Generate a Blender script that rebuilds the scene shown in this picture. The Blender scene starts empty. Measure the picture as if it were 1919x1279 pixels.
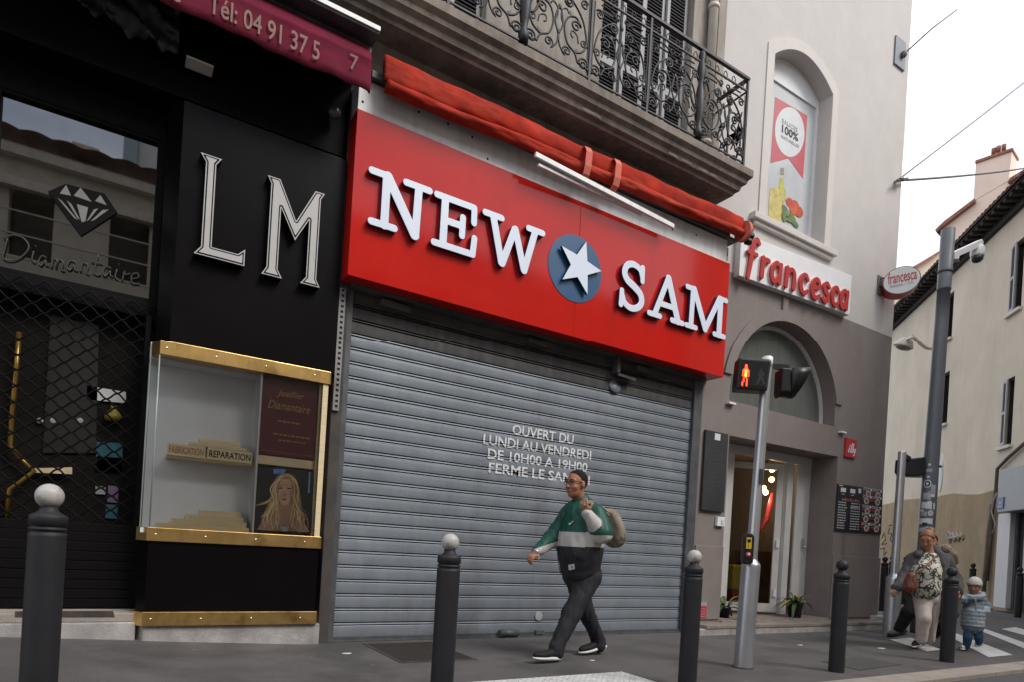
import bpy, bmesh, math, random
import numpy as np
from mathutils import Vector, Matrix
random.seed(7); rng = np.random.default_rng(5)
SC = bpy.context.scene
COL = SC.collection
# ------------------------------------------------------------------ camera
FPX, TH, ROLL, PX0, PY0, CH, CD = 1200., math.radians(31.5), .06, 959.5, 1022., 1.04, 6.122
FW = np.array([math.sin(TH), math.cos(TH), 0]); RT = np.array([math.cos(TH), -math.sin(TH), 0]); UP = np.array([0, 0, 1.])
CX = RT*math.cos(ROLL)+UP*math.sin(ROLL); CY = -RT*math.sin(ROLL)+UP*math.cos(ROLL)
CAM = np.array([0, -CD, CH])
cd = bpy.data.cameras.new('camera'); cam = bpy.data.objects.new('camera', cd); COL.objects.link(cam)
cd.sensor_width = 36; cd.lens = FPX/1919*36; cd.shift_x = 0; cd.shift_y = (PY0-639.5)/1919
cd.clip_start = .05; cd.clip_end = 2000
cam.matrix_world = Matrix(((CX[0], CY[0], -FW[0], CAM[0]), (CX[1], CY[1], -FW[1], CAM[1]), (CX[2], CY[2], -FW[2], CAM[2]), (0, 0, 0, 1)))
SC.camera = cam
# ------------------------------------------------------------------ sky, sun, exposure
SUN_EL, SUN_AZ = math.radians(47), math.radians(150)      # azimuth from +y towards +x: behind the viewer, to the right
w = bpy.data.worlds.new('World'); SC.world = w; w.use_nodes = True
nt = w.node_tree; nt.nodes.clear()
N = nt.nodes.new; Lk = nt.links.new
tc = N('ShaderNodeTexCoord'); sky = N('ShaderNodeTexSky'); sky.sky_type = 'NISHITA'; sky.sun_disc = False
sky.sun_elevation = SUN_EL; sky.sun_rotation = SUN_AZ; sky.air_density = 1; sky.dust_density = 1
nz = N('ShaderNodeTexNoise'); nz.inputs['Scale'].default_value = 2.6; nz.inputs['Detail'].default_value = 7; nz.inputs['Roughness'].default_value = .55
mp = N('ShaderNodeMapping'); mp.inputs['Scale'].default_value = (1, 1, 1.8)
mp.inputs['Location'].default_value = (3.1, 1.4, .3)
rp = N('ShaderNodeValToRGB'); rp.color_ramp.elements[0].position = .27; rp.color_ramp.elements[1].position = .52
mx = N('ShaderNodeMix'); mx.data_type = 'RGBA'; mx.inputs[7].default_value = (9.3, 9.6, 10.0, 1)
bg = N('ShaderNodeBackground'); bg.inputs['Strength'].default_value = .088; ow = N('ShaderNodeOutputWorld')
Lk(tc.outputs['Generated'], mp.inputs['Vector']); Lk(mp.outputs[0], nz.inputs['Vector']); Lk(nz.outputs['Fac'], rp.inputs[0])
Lk(rp.outputs[0], mx.inputs[0]); Lk(sky.outputs[0], mx.inputs[6]); Lk(mx.outputs[2], bg.inputs['Color']); Lk(bg.outputs[0], ow.inputs[0])
sd = bpy.data.lights.new('sun', 'SUN'); sd.energy = 1.5; sd.angle = math.radians(25); sd.color = (1, .96, .9)
sun = bpy.data.objects.new('sun', sd); COL.objects.link(sun)
dv = Vector((math.sin(SUN_AZ)*math.cos(SUN_EL), math.cos(SUN_AZ)*math.cos(SUN_EL), math.sin(SUN_EL)))
sun.rotation_euler = dv.to_track_quat('Z', 'Y').to_euler()
SC.view_settings.view_transform = 'Standard'; SC.view_settings.look = 'None'
SC.view_settings.exposure = 0.95; SC.view_settings.gamma = 1; SC.view_settings.use_curve_mapping = False

# ------------------------------------------------------------------ measuring
def ray(px, py): return FW+CX*(px-PX0)/FPX-CY*(py-PY0)/FPX
def at(px, py, y=0.):                      # the point of the plane y = const seen at a pixel of the photograph
    d = ray(px, py); t = (y-CAM[1])/d[1]; return CAM+d*t
def gz(x, y=0.):                           # the gentle fall of the pavement
    a = max(0., 1.8-x)
    return .055*a*a/(a+.25)+.012*max(0., x-11.3)
def gat(px, py, dz=0.):
    d = ray(px, py); z = 0.
    for _ in range(8):
        t = (z-CAM[2])/d[2]; p = CAM+d*t; z = gz(p[0], p[1])+dz
    return p
def dat(px, py, depth): return CAM+ray(px, py)*depth
# ------------------------------------------------------------------ materials
def mat(name, col, rough=.6, metal=0., var=.12, scale=6., bump=0., bscale=60., spec=.5, streak=0., scol=None, fine=0., ior=1.5, emit=None, es=0., trans=0., alpha=1., coat=0., vscale=None):
    m = bpy.data.materials.new(name); m.use_nodes = True; t = m.node_tree; b = t.nodes['Principled BSDF']
    n = t.nodes.new; l = t.links.new
    c = tuple(col)+(1,) if len(col) == 3 else col
    co = n('ShaderNodeTexCoord')
    a = n('ShaderNodeTexNoise'); a.inputs['Scale'].default_value = scale; a.inputs['Detail'].default_value = 6; a.inputs['Roughness'].default_value = .6
    src = co.outputs['Object']
    if vscale:
        vm = n('ShaderNodeMapping'); vm.inputs['Scale'].default_value = vscale; l(src, vm.inputs[0]); l(vm.outputs[0], a.inputs['Vector'])
    else: l(src, a.inputs['Vector'])
    mr = n('ShaderNodeMapRange'); mr.inputs[1].default_value = .3; mr.inputs[2].default_value = .7; l(a.outputs['Fac'], mr.inputs[0])
    k = n('ShaderNodeMix'); k.data_type = 'RGBA'
    k.inputs[6].default_value = tuple(x*(1-var) for x in c[:3])+(1,); k.inputs[7].default_value = tuple(min(1, x*(1+var)) for x in c[:3])+(1,)
    l(mr.outputs[0], k.inputs[0]); out = k.outputs[2]
    if streak:
        vm = n('ShaderNodeMapping'); vm.inputs['Scale'].default_value = (9, 9, .55); l(src, vm.inputs[0])
        s = n('ShaderNodeTexNoise'); s.inputs['Scale'].default_value = 1.6; s.inputs['Detail'].default_value = 5; l(vm.outputs[0], s.inputs['Vector'])
        m2 = n('ShaderNodeMapRange'); m2.inputs[1].default_value = .45; m2.inputs[2].default_value = .8; m2.inputs[4].default_value = streak; l(s.outputs['Fac'], m2.inputs[0])
        k2 = n('ShaderNodeMix'); k2.data_type = 'RGBA'; k2.inputs[7].default_value = tuple(scol or tuple(x*.35 for x in c[:3]))+(1,)
        l(m2.outputs[0], k2.inputs[0]); l(out, k2.inputs[6]); out = k2.outputs[2]
    if fine:
        f = n('ShaderNodeTexNoise'); f.inputs['Scale'].default_value = 160; f.inputs['Detail'].default_value = 3; l(src, f.inputs['Vector'])
        m3 = n('ShaderNodeMapRange'); m3.inputs[1].default_value = .35; m3.inputs[2].default_value = .65; m3.inputs[3].default_value = 1-fine; m3.inputs[4].default_value = 1+fine; l(f.outputs['Fac'], m3.inputs[0])
        k3 = n('ShaderNodeMix'); k3.data_type = 'RGBA'; k3.blend_type = 'MULTIPLY'; k3.inputs[0].default_value = 1
        l(out, k3.inputs[6]); l(m3.outputs[0], k3.inputs[7]); out = k3.outputs[2]
    l(out, b.inputs['Base Color'])
    b.inputs['Metallic'].default_value = metal; b.inputs['IOR'].default_value = ior
    b.inputs['Specular IOR Level'].default_value = spec
    rr = n('ShaderNodeMapRange'); rr.inputs[3].default_value = max(0, rough*.85); rr.inputs[4].default_value = min(1, rough*1.15); l(a.outputs['Fac'], rr.inputs[0]); l(rr.outputs[0], b.inputs['Roughness'])
    if bump:
        q = n('ShaderNodeTexNoise'); q.inputs['Scale'].default_value = bscale; q.inputs['Detail'].default_value = 5; l(src, q.inputs['Vector'])
        bm = n('ShaderNodeBump'); bm.inputs['Strength'].default_value = bump; bm.inputs['Distance'].default_value = .01; l(q.outputs['Fac'], bm.inputs['Height']); l(bm.outputs[0], b.inputs['Normal'])
    if emit: b.inputs['Emission Color'].default_value = tuple(emit)+(1,); b.inputs['Emission Strength'].default_value = es
    if trans: b.inputs['Transmission Weight'].default_value = trans
    if alpha < 1: b.inputs['Alpha'].default_value = alpha
    if coat: b.inputs['Coat Weight'].default_value = coat; b.inputs['Coat Roughness'].default_value = .05
    return m
def glass_mat(name, tint=(1, 1, 1), refl=1.5, rough=.01):   # thin pane: see-through with a Fresnel reflection
    m = bpy.data.materials.new(name); m.use_nodes = True; t = m.node_tree; t.nodes.clear(); n = t.nodes.new; l = t.links.new
    o = n('ShaderNodeOutputMaterial'); s = n('ShaderNodeMixShader'); tr = n('ShaderNodeBsdfTransparent'); g = n('ShaderNodeBsdfGlossy'); f = n('ShaderNodeFresnel')
    tr.inputs[0].default_value = tuple(tint)+(1,); g.inputs['Roughness'].default_value = rough; f.inputs[0].default_value = refl
    no = n('ShaderNodeTexNoise'); no.inputs['Scale'].default_value = 1.3; bp = n('ShaderNodeBump'); bp.inputs['Strength'].default_value = .02; bp.inputs['Distance'].default_value = .02
    l(no.outputs[0], bp.inputs['Height']); l(bp.outputs[0], g.inputs['Normal'])
    l(f.outputs[0], s.inputs[0]); l(tr.outputs[0], s.inputs[1]); l(g.outputs[0], s.inputs[2]); l(s.outputs[0], o.inputs[0]); return m
def stains(m, col, scale=.55, lo=.52, hi=.62, amt=.55, spots=None, sscale=9., stretch=None):   # blotches with a shape of their own, and small spots
    t = m.node_tree; b = t.nodes['Principled BSDF']; n = t.nodes.new; l = t.links.new; src = b.inputs['Base Color'].links[0].from_socket
    co = n('ShaderNodeTexCoord'); vec = co.outputs['Object']
    if stretch: mp_ = n('ShaderNodeMapping'); mp_.inputs['Scale'].default_value = stretch; l(vec, mp_.inputs[0]); vec = mp_.outputs[0]
    a = n('ShaderNodeTexNoise'); a.inputs['Scale'].default_value = scale; a.inputs['Detail'].default_value = 8; a.inputs['Roughness'].default_value = .65; l(vec, a.inputs['Vector'])
    r = n('ShaderNodeMapRange'); r.inputs[1].default_value = lo; r.inputs[2].default_value = hi; r.inputs[4].default_value = amt; l(a.outputs['Fac'], r.inputs[0])
    k = n('ShaderNodeMix'); k.data_type = 'RGBA'; k.inputs[7].default_value = tuple(col)+(1,); l(r.outputs[0], k.inputs[0]); l(src, k.inputs[6]); out = k.outputs[2]
    if spots:
        v = n('ShaderNodeTexVoronoi'); v.inputs['Scale'].default_value = sscale; l(co.outputs['Object'], v.inputs['Vector'])
        q = n('ShaderNodeMapRange'); q.inputs[1].default_value = .10; q.inputs[2].default_value = .07; q.inputs[4].default_value = .7; l(v.outputs['Distance'], q.inputs[0])
        s = n('ShaderNodeSeparateColor'); l(v.outputs['Color'], s.inputs[0]); g = n('ShaderNodeMath'); g.operation = 'GREATER_THAN'; g.inputs[1].default_value = .72; l(s.outputs[0], g.inputs[0])
        mu_ = n('ShaderNodeMath'); mu_.operation = 'MULTIPLY'; l(g.outputs[0], mu_.inputs[0]); l(q.outputs[0], mu_.inputs[1])
        k2 = n('ShaderNodeMix'); k2.data_type = 'RGBA'; k2.inputs[7].default_value = tuple(spots)+(1,); l(mu_.outputs[0], k2.inputs[0]); l(out, k2.inputs[6]); out = k2.outputs[2]
    l(out, b.inputs['Base Color']); return m
# ------------------------------------------------------------------ mesh building
WL = {}                                     # world place of every object's origin
def tag(o, label=None, cat=None, group=None, kind=None):
    if label: o['label'] = label
    if cat: o['category'] = cat
    if group: o['group'] = group
    if kind: o['kind'] = kind
    return o
def empty(name, loc, label=None, cat=None, group=None):
    o = bpy.data.objects.new(name, None); COL.objects.link(o); o.location = Vector(loc); o.empty_display_size = .1
    WL[o.name] = Vector(loc); return tag(o, label, cat, group)
class MB:
    def __init__(s): s.v = []; s.f = []; s.m = []; s.sm = []
    def add(s, vs, fs, mi=0, smooth=False):
        b = len(s.v); s.v += [tuple(float(c) for c in p) for p in vs]; s.f += [tuple(b+i for i in q) for q in fs]
        s.m += ([mi]*len(fs) if isinstance(mi, int) else list(mi)); s.sm += [smooth]*len(fs); return s
    def box(s, x0, x1, y0, y1, z0, z1, mi=0, rz=0, c=None):
        vs = [(x, y, z) for z in (z0, z1) for x, y in ((x0, y0), (x1, y0), (x1, y1), (x0, y1))]
        if rz:
            cx, cy = c if c else ((x0+x1)/2, (y0+y1)/2); ca, sa = math.cos(rz), math.sin(rz)
            vs = [(cx+(x-cx)*ca-(y-cy)*sa, cy+(x-cx)*sa+(y-cy)*ca, z) for x, y, z in vs]
        return s.add(vs, [(3, 2, 1, 0), (4, 5, 6, 7), (0, 1, 5, 4), (1, 2, 6, 5), (2, 3, 7, 6), (3, 0, 4, 7)], mi)
    def obox(s, o, ax, ay, az, mi=0):       # box from a corner and three edge vectors
        o, ax, ay, az = [np.array(q, float) for q in (o, ax, ay, az)]
        vs = [o, o+ax, o+ax+ay, o+ay, o+az, o+ax+az, o+ax+ay+az, o+ay+az]
        return s.add(vs, [(3, 2, 1, 0), (4, 5, 6, 7), (0, 1, 5, 4), (1, 2, 6, 5), (2, 3, 7, 6), (3, 0, 4, 7)], mi)
    def quad(s, a, b, c, d, mi=0): return s.add([a, b, c, d], [(0, 1, 2, 3)], mi)
    def prism(s, pts, vec, mi=0):           # polygon (3-D points, in order) pushed along vec
        n = len(pts); vec = np.array(vec, float); vs = [np.array(p, float) for p in pts]; vs += [p+vec for p in vs[:n]]
        return s.add(vs, [tuple(range(n-1, -1, -1)), tuple(range(n, 2*n))]+[(i, (i+1) % n, n+(i+1) % n, n+i) for i in range(n)], mi)
    def tube(s, pts, r, seg=8, mi=0, caps=True, smooth=True):
        pts = [np.array(p, float) for p in pts]; n = len(pts); rs = r if hasattr(r, '__len__') else [r]*n
        vs = []; prev = None
        for i, p in enumerate(pts):
            t = pts[min(i+1, n-1)]-pts[max(i-1, 0)]; t = t/(np.linalg.norm(t)+1e-9)
            if prev is None: a = np.cross(t, (0, 0, 1)) if abs(t[2]) < .9 else np.cross(t, (1, 0, 0))
            else: a = prev-t*np.dot(prev, t)
            a = a/(np.linalg.norm(a)+1e-9); prev = a; b = np.cross(t, a)
            vs += [p+rs[i]*(math.cos(k*2*math.pi/seg)*a+math.sin(k*2*math.pi/seg)*b) for k in range(seg)]
        fs = [(i*seg+k, i*seg+(k+1) % seg, (i+1)*seg+(k+1) % seg, (i+1)*seg+k) for i in range(n-1) for k in range(seg)]
        s.add(vs, fs, mi, smooth)
        if caps:
            b = len(s.v)-n*seg
            s.f += [tuple(b+k for k in range(seg-1, -1, -1)), tuple(b+(n-1)*seg+k for k in range(seg))]; s.m += [mi, mi]; s.sm += [False, False]
        return s
    def bar(s, a, b, w, d=None, mi=0, up=(0, 0, 1)):   # rectangular bar
        a = np.array(a, float); b = np.array(b, float); t = b-a; t = t/np.linalg.norm(t); u = np.array(up, float)
        sd_ = np.cross(t, u); sd_ = sd_/np.linalg.norm(sd_); u = np.cross(sd_, t); d = d or w
        return s.obox(a-sd_*w/2-u*d/2, sd_*w, u*d, b-a, mi)
    def lathe(s, prof, c, seg=24, mi=0, axis=None, smooth=True):   # prof: (radius, height along axis)
        c = np.array(c, float); ax = np.array(axis if axis is not None else (0, 0, 1), float); ax = ax/np.linalg.norm(ax)
        a = np.cross(ax, (0, 1, 0)) if abs(ax[1]) < .9 else np.cross(ax, (1, 0, 0)); a = a/np.linalg.norm(a); b = np.cross(ax, a)
        vs = []; n = len(prof)
        for r_, h_ in prof: vs += [c+ax*h_+max(r_, 1e-4)*(math.cos(k*2*math.pi/seg)*a+math.sin(k*2*math.pi/seg)*b) for k in range(seg)]
        fs = [(i*seg+k, i*seg+(k+1) % seg, (i+1)*seg+(k+1) % seg, (i+1)*seg+k) for i in range(n-1) for k in range(seg)]
        mi_ = mi if isinstance(mi, int) else [mi[i] for i in range(n-1) for k in range(seg)]
        s.add(vs, fs, mi_, smooth); bse = len(s.v)-n*seg
        s.f += [tuple(bse+k for k in range(seg-1, -1, -1)), tuple(bse+(n-1)*seg+k for k in range(seg))]
        s.m += [mi_ if isinstance(mi_, int) else mi_[0], mi_ if isinstance(mi_, int) else mi_[-1]]; s.sm += [False]*2; return s
    def ball(s, c, r, seg=16, mi=0, n=10):
        r = r if hasattr(r, '__len__') else (r, r, r); c = np.array(c, float); vs = []
        for i in range(n+1):
            ph = math.pi*i/n-math.pi/2; q = max(math.cos(ph), 1e-3)
            vs += [c+np.array((r[0]*q*math.cos(k*2*math.pi/seg), r[1]*q*math.sin(k*2*math.pi/seg), r[2]*math.sin(ph))) for k in range(seg)]
        return s.add(vs, [(i*seg+k, i*seg+(k+1) % seg, (i+1)*seg+(k+1) % seg, (i+1)*seg+k) for i in range(n) for k in range(seg)], mi, True)
    def build(s, name, mats, parent=None, bevel=0., fix=True, loc=None):
        me = bpy.data.meshes.new(name); o = bpy.data.objects.new(name, me); COL.objects.link(o)
        if parent is not None: org = WL[parent.name]
        elif loc is not None: org = Vector(loc); o.location = org
        else: org = Vector((0, 0, 0))
        WL[o.name] = Vector(org)
        me.from_pydata([(x-org[0], y-org[1], z-org[2]) for x, y, z in s.v], [], s.f)
        for m in (mats if isinstance(mats, (list, tuple)) else [mats]): me.materials.append(m)
        for p, mi, sm in zip(me.polygons, s.m, s.sm): p.material_index = mi; p.use_smooth = sm
        if fix or bevel:
            bm = bmesh.new(); bm.from_mesh(me)
            if fix: bmesh.ops.recalc_face_normals(bm, faces=bm.faces)
            if bevel:
                ed = [e for e in bm.edges if len(e.link_faces) == 2 and e.calc_face_angle(0) > .6]
                bmesh.ops.bevel(bm, geom=ed, offset=bevel, segments=2, affect='EDGES', profile=.6, clamp_overlap=True)
            bm.to_mesh(me); bm.free()
        if parent is not None: o.parent = parent
        return o
def copy_tree(o, parent=None):
    c = o.copy(); COL.objects.link(c)
    if parent is not None: c.parent = parent
    for ch in list(o.children): copy_tree(ch, c)
    return c
# ---- flat shapes with holes, pushed out: loops are lists of (x, z)
def fill(loops, depth, bevel=0.):
    cu = bpy.data.curves.new('shape', 'CURVE'); cu.dimensions = '2D'; cu.fill_mode = 'BOTH'; cu.extrude = depth/2; cu.bevel_depth = bevel; cu.bevel_resolution = 1
    for lp in loops:
        sp = cu.splines.new('POLY'); sp.points.add(len(lp)-1)
        for p, (x, z) in zip(sp.points, lp): p.co = (x, z, 0, 1)
        sp.use_cyclic_u = True
    ob = bpy.data.objects.new('shape', cu); COL.objects.link(ob)
    dg = bpy.context.evaluated_depsgraph_get(); me = bpy.data.meshes.new_from_object(ob.evaluated_get(dg))
    vs = [tuple(v.co) for v in me.vertices]; fs = [tuple(p.vertices) for p in me.polygons]
    bpy.data.objects.remove(ob); bpy.data.curves.remove(cu); bpy.data.meshes.remove(me); return vs, fs
def plate(mb, loops, y0, y1, mi=0, side=None, bevel=0., frame=None):
    """loops in (x, z) at front y0, back y1; side = material index of all but the front"""
    vs, fs = fill(loops, abs(y1-y0), bevel); yc = (y0+y1)/2
    if frame is None: P = [(x, yc-z, y) for x, y, z in vs]
    else:
        o, ux, uz, un = frame; P = [o+ux*x+uz*y-un*(yc-z) for x, y, z in vs]
    if side is None: mm = mi
    else:
        mm = []
        for f in fs:
            a, b, c = [np.array(vs[i]) for i in f[:3]]; nn = np.cross(b-a, c-a); zz = np.mean([vs[i][2] for i in f])
            mm.append(mi if abs(nn[2]) > .8*np.linalg.norm(nn)+1e-12 and zz > 0 else side)
    return mb.add(P, [f for f in fs], mm)
def msq(F, x0, z0, g):                      # marching squares, returns closed loops
    nx, nz_ = F.shape; ins = F < 0; segs = {}
    def pt(i, j, k, l):
        a, b = F[i, j], F[k, l]; t = a/(a-b); return (x0+g*(i+(k-i)*t), z0+g*(j+(l-j)*t))
    P = {}
    cc = ins[:-1, :-1].astype(int)+ins[1:, :-1]+ins[1:, 1:]+ins[:-1, 1:]
    for i, j in zip(*np.nonzero((cc > 0) & (cc < 4))):
        c = [(i, j), (i+1, j), (i+1, j+1), (i, j+1)]; s = [bool(ins[q]) for q in c]; ex = []
        for e in range(4):
            a, b = c[e], c[(e+1) % 4]
            if s[e] != s[(e+1) % 4]:
                key = (min(a, b), max(a, b)); P[key] = pt(*key[0], *key[1]); ex.append((key, s[e]))
        if len(ex) == 2:
            (k1, s1), (k2, s2) = ex
            if s1: segs[k1] = k2
            else: segs[k2] = k1
        else:
            for q in range(4):
                if ex[q][1]: segs[ex[q][0]] = ex[(q+1) % 4][0] if False else ex[(q-1) % 4][0]
    loops = []
    while segs:
        k0 = next(iter(segs)); k = k0; lp = []
        while k in segs: lp.append(P[k]); k = segs.pop(k)
        if len(lp) > 3:
            out = [lp[0]]
            for p in lp[1:]:
                if math.hypot(p[0]-out[-1][0], p[1]-out[-1][1]) > g*.15: out.append(p)
            if len(out) > 3: loops.append(out)
    return loops
def smooth_path(pts, n=8):                  # Catmull-Rom
    pts = [np.array(p, float) for p in pts]; q = [2*pts[0]-pts[1]]+pts+[2*pts[-1]-pts[-2]]; out = []
    for i in range(1, len(q)-2):
        for t in np.linspace(0, 1, n, endpoint=False):
            a, b, c, d = q[i-1:i+3]; out.append(.5*(2*b+(c-a)*t+(2*a-5*b+4*c-d)*t*t+(3*b-a-3*c+d)*t**3))
    return out+[pts[-1]]
def glyph(strokes, g=.007):                 # strokes: (points, radius or (r0, r1)) -> loops
    allp = np.array([p for s in strokes for p in s[0]]); rm = max(np.max(s[1]) for s in strokes)+3*g
    x0, z0 = allp.min(0)-rm; x1, z1 = allp.max(0)+rm
    X, Z = np.meshgrid(np.arange(x0, x1, g), np.arange(z0, z1, g), indexing='ij'); D = np.full(X.shape, 9.)
    for pts, r in strokes:
        n = len(pts)
        for i in range(n-1):
            a, b = np.array(pts[i]), np.array(pts[i+1]); ab = b-a
            t = np.clip(((X-a[0])*ab[0]+(Z-a[1])*ab[1])/max(ab@ab, 1e-9), 0, 1)
            if hasattr(r, '__len__'):
                f0 = i/(n-1); f1 = (i+1)/(n-1); rr = np.interp(f0+(f1-f0)*t, np.linspace(0, 1, len(r)), r)
            else: rr = r
            D = np.minimum(D, np.hypot(X-a[0]-ab[0]*t, Z-a[1]-ab[1]*t)-rr)
    return msq(D+1e-6, x0, z0, g)
def inset(poly, d, g=.005):                 # the contour of a polygon moved inwards by d
    P = np.array(poly); x0, z0 = P.min(0)-.05; x1, z1 = P.max(0)+.05
    X, Z = np.meshgrid(np.arange(x0, x1, g), np.arange(z0, z1, g), indexing='ij'); D = np.full(X.shape, 9.); ins = np.zeros(X.shape, bool)
    for i in range(len(P)):
        a, b = P[i], P[(i+1) % len(P)]; ab = b-a
        t = np.clip(((X-a[0])*ab[0]+(Z-a[1])*ab[1])/(ab@ab), 0, 1); D = np.minimum(D, np.hypot(X-a[0]-ab[0]*t, Z-a[1]-ab[1]*t))
        cr = ((a[1] > Z) != (b[1] > Z)) & (X < (b[0]-a[0])*(Z-a[1])/((b[1]-a[1]) or 1e-9)+a[0]); ins ^= cr
    return msq(np.where(ins, -D, D)+d+1e-6, x0, z0, g)
def text_mesh(s, size, bold=0., shear=0., depth=.002, align='LEFT', spacing=1., line=1.):
    cu = bpy.data.curves.new('txt', 'FONT'); cu.body = s; cu.size = size; cu.offset = bold; cu.shear = shear; cu.extrude = depth/2; cu.align_x = align
    cu.space_character = spacing; cu.space_line = line; cu.resolution_u = 3
    ob = bpy.data.objects.new('txt', cu); COL.objects.link(ob); dg = bpy.context.evaluated_depsgraph_get()
    me = bpy.data.meshes.new_from_object(ob.evaluated_get(dg)); vs = np.array([tuple(v.co) for v in me.vertices]).reshape(-1, 3); fs = [tuple(p.vertices) for p in me.polygons]
    bpy.data.objects.remove(ob); bpy.data.curves.remove(cu); bpy.data.meshes.remove(me); return vs, fs
def text_box(mb, s, o, ux, uz, w=None, h=None, mi=0, **kw):
    """text with its lower left corner at o, fitted to width w / height h along the unit vectors ux, uz"""
    vs, fs = text_mesh(s, 1., **kw)
    lo, hi = vs.min(0), vs.max(0); sx = w/(hi[0]-lo[0]) if w else None; sz = h/(hi[1]-lo[1]) if h else None
    sx = sx or sz; sz = sz or sx; o, ux, uz = [np.array(q, float) for q in (o, ux, uz)]; un = np.cross(ux, uz)
    mb.add([o+ux*(x-lo[0])*sx+uz*(y-lo[1])*sz+un*z for x, y, z in vs], fs, mi); return mb
UX = np.array([1., 0, 0]); UZ = np.array([0, 0, 1.])
# ---- solids from distance fields (people, cloth): smooth unions meshed by surface nets
def V(*a): return np.array(a, float)
def unit(v): v = np.array(v, float); return v/np.linalg.norm(v)
class SDF:
    def __init__(s): s.p = []
    def cap(s, a, b, ra, rb=None, k=.02, mi=0, sub=False): s.p.append(('c', V(*a), V(*b), ra, ra if rb is None else rb, k, mi, sub, None)); return s
    def chain(s, pts, rs, k=.02, mi=0):
        for i in range(len(pts)-1): s.cap(pts[i], pts[i+1], rs[i], rs[i+1], k, mi)
        return s
    def ell(s, c, r, k=.02, mi=0, axes=None, sub=False): s.p.append(('e', V(*c), np.array(r, float), 0, 0, k, mi, sub, axes)); return s
    def flat(s, a, b, ra, rb, lat, kl, k=.03, mi=0):   # capsule widened by kl along the unit vector lat
        s.p.append(('f', V(*a), V(*b), ra, rb, k, mi, False, (unit(lat), kl))); return s
    def bounds(s):
        lo, hi = V(9e9, 9e9, 9e9), -V(9e9, 9e9, 9e9)
        for t, a, b, ra, rb, k, mi, sub, ax in s.p:
            if sub: continue
            if t == 'e': q = max(a.max() if False else b.max(), 0); l, h = a-b.max(), a+b.max()
            else:
                r = max(ra, rb)*(ax[1] if t == 'f' else 1); l, h = np.minimum(a, b)-r, np.maximum(a, b)+r
            lo = np.minimum(lo, l); hi = np.maximum(hi, h)
        return lo, hi
    def dist(s, P, pr):
        t, a, b, ra, rb, k, mi, sub, ax = pr
        if t == 'e':
            q = P-a
            if ax is not None: q = np.stack([q@u for u in ax], -1)
            n0 = np.linalg.norm(q/b, axis=-1); n1 = np.linalg.norm(q/(b*b), axis=-1); return n0*(n0-1)/np.maximum(n1, 1e-6)
        ab = b-a; q = P-a
        if t == 'f':
            l, kl = ax; q = q-np.multiply.outer(q@l, l)*(1-1/kl); ab = ab-l*(ab@l)*(1-1/kl)
        tt = np.clip((q@ab)/max(ab@ab, 1e-9), 0, 1); return np.linalg.norm(q-tt[..., None]*ab, axis=-1)-(ra+(rb-ra)*tt)
    def mesh(s, h, disp=None, cut=None):
        lo, hi = s.bounds(); lo = lo-4*h-.01; hi = hi+4*h+.01; n = np.ceil((hi-lo)/h).astype(int)+1
        ax = [lo[i]+h*np.arange(n[i]) for i in range(3)]; D = np.full(n, .2, np.float32); I = np.zeros(n, np.int16); B = np.full(n, .2, np.float32)
        for j, pr in enumerate(s.p):
            t, a, b, ra, rb, k, mi, sub, e = pr
            if t == 'e': l, u = a-b.max(), a+b.max()
            else:
                r = max(ra, rb)*(e[1] if t == 'f' else 1); l, u = np.minimum(a, b)-r, np.maximum(a, b)+r
            m = k*1.5+.06; i0 = np.maximum(((l-m-lo)/h).astype(int), 0); i1 = np.minimum(((u+m-lo)/h).astype(int)+2, n)
            if (i1 <= i0).any(): continue
            sl = tuple(slice(p_, q_) for p_, q_ in zip(i0, i1))
            G = np.stack(np.meshgrid(*[ax[i][sl[i]] for i in range(3)], indexing='ij'), -1); d = s.dist(G, pr).astype(np.float32)
            o = D[sl]
            if sub:
                hh = np.maximum(k-np.abs(-d-o), 0)/k; D[sl] = np.maximum(o, -d)+hh*hh*k*.25
            else:
                hh = np.maximum(k-np.abs(d-o), 0)/k; D[sl] = np.minimum(o, d)-hh*hh*k*.25
                bb = B[sl]; w_ = d < bb; I[sl] = np.where(w_, mi, I[sl]); B[sl] = np.where(w_, d, bb)
        if disp is not None or cut is not None:
            G = np.stack(np.meshgrid(*ax, indexing='ij'), -1)
            if disp is not None: D = D+disp(G, I).astype(np.float32)
            if cut is not None: D = np.maximum(D, cut(G).astype(np.float32))
        return surf_net(D, I, lo, h)
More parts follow.
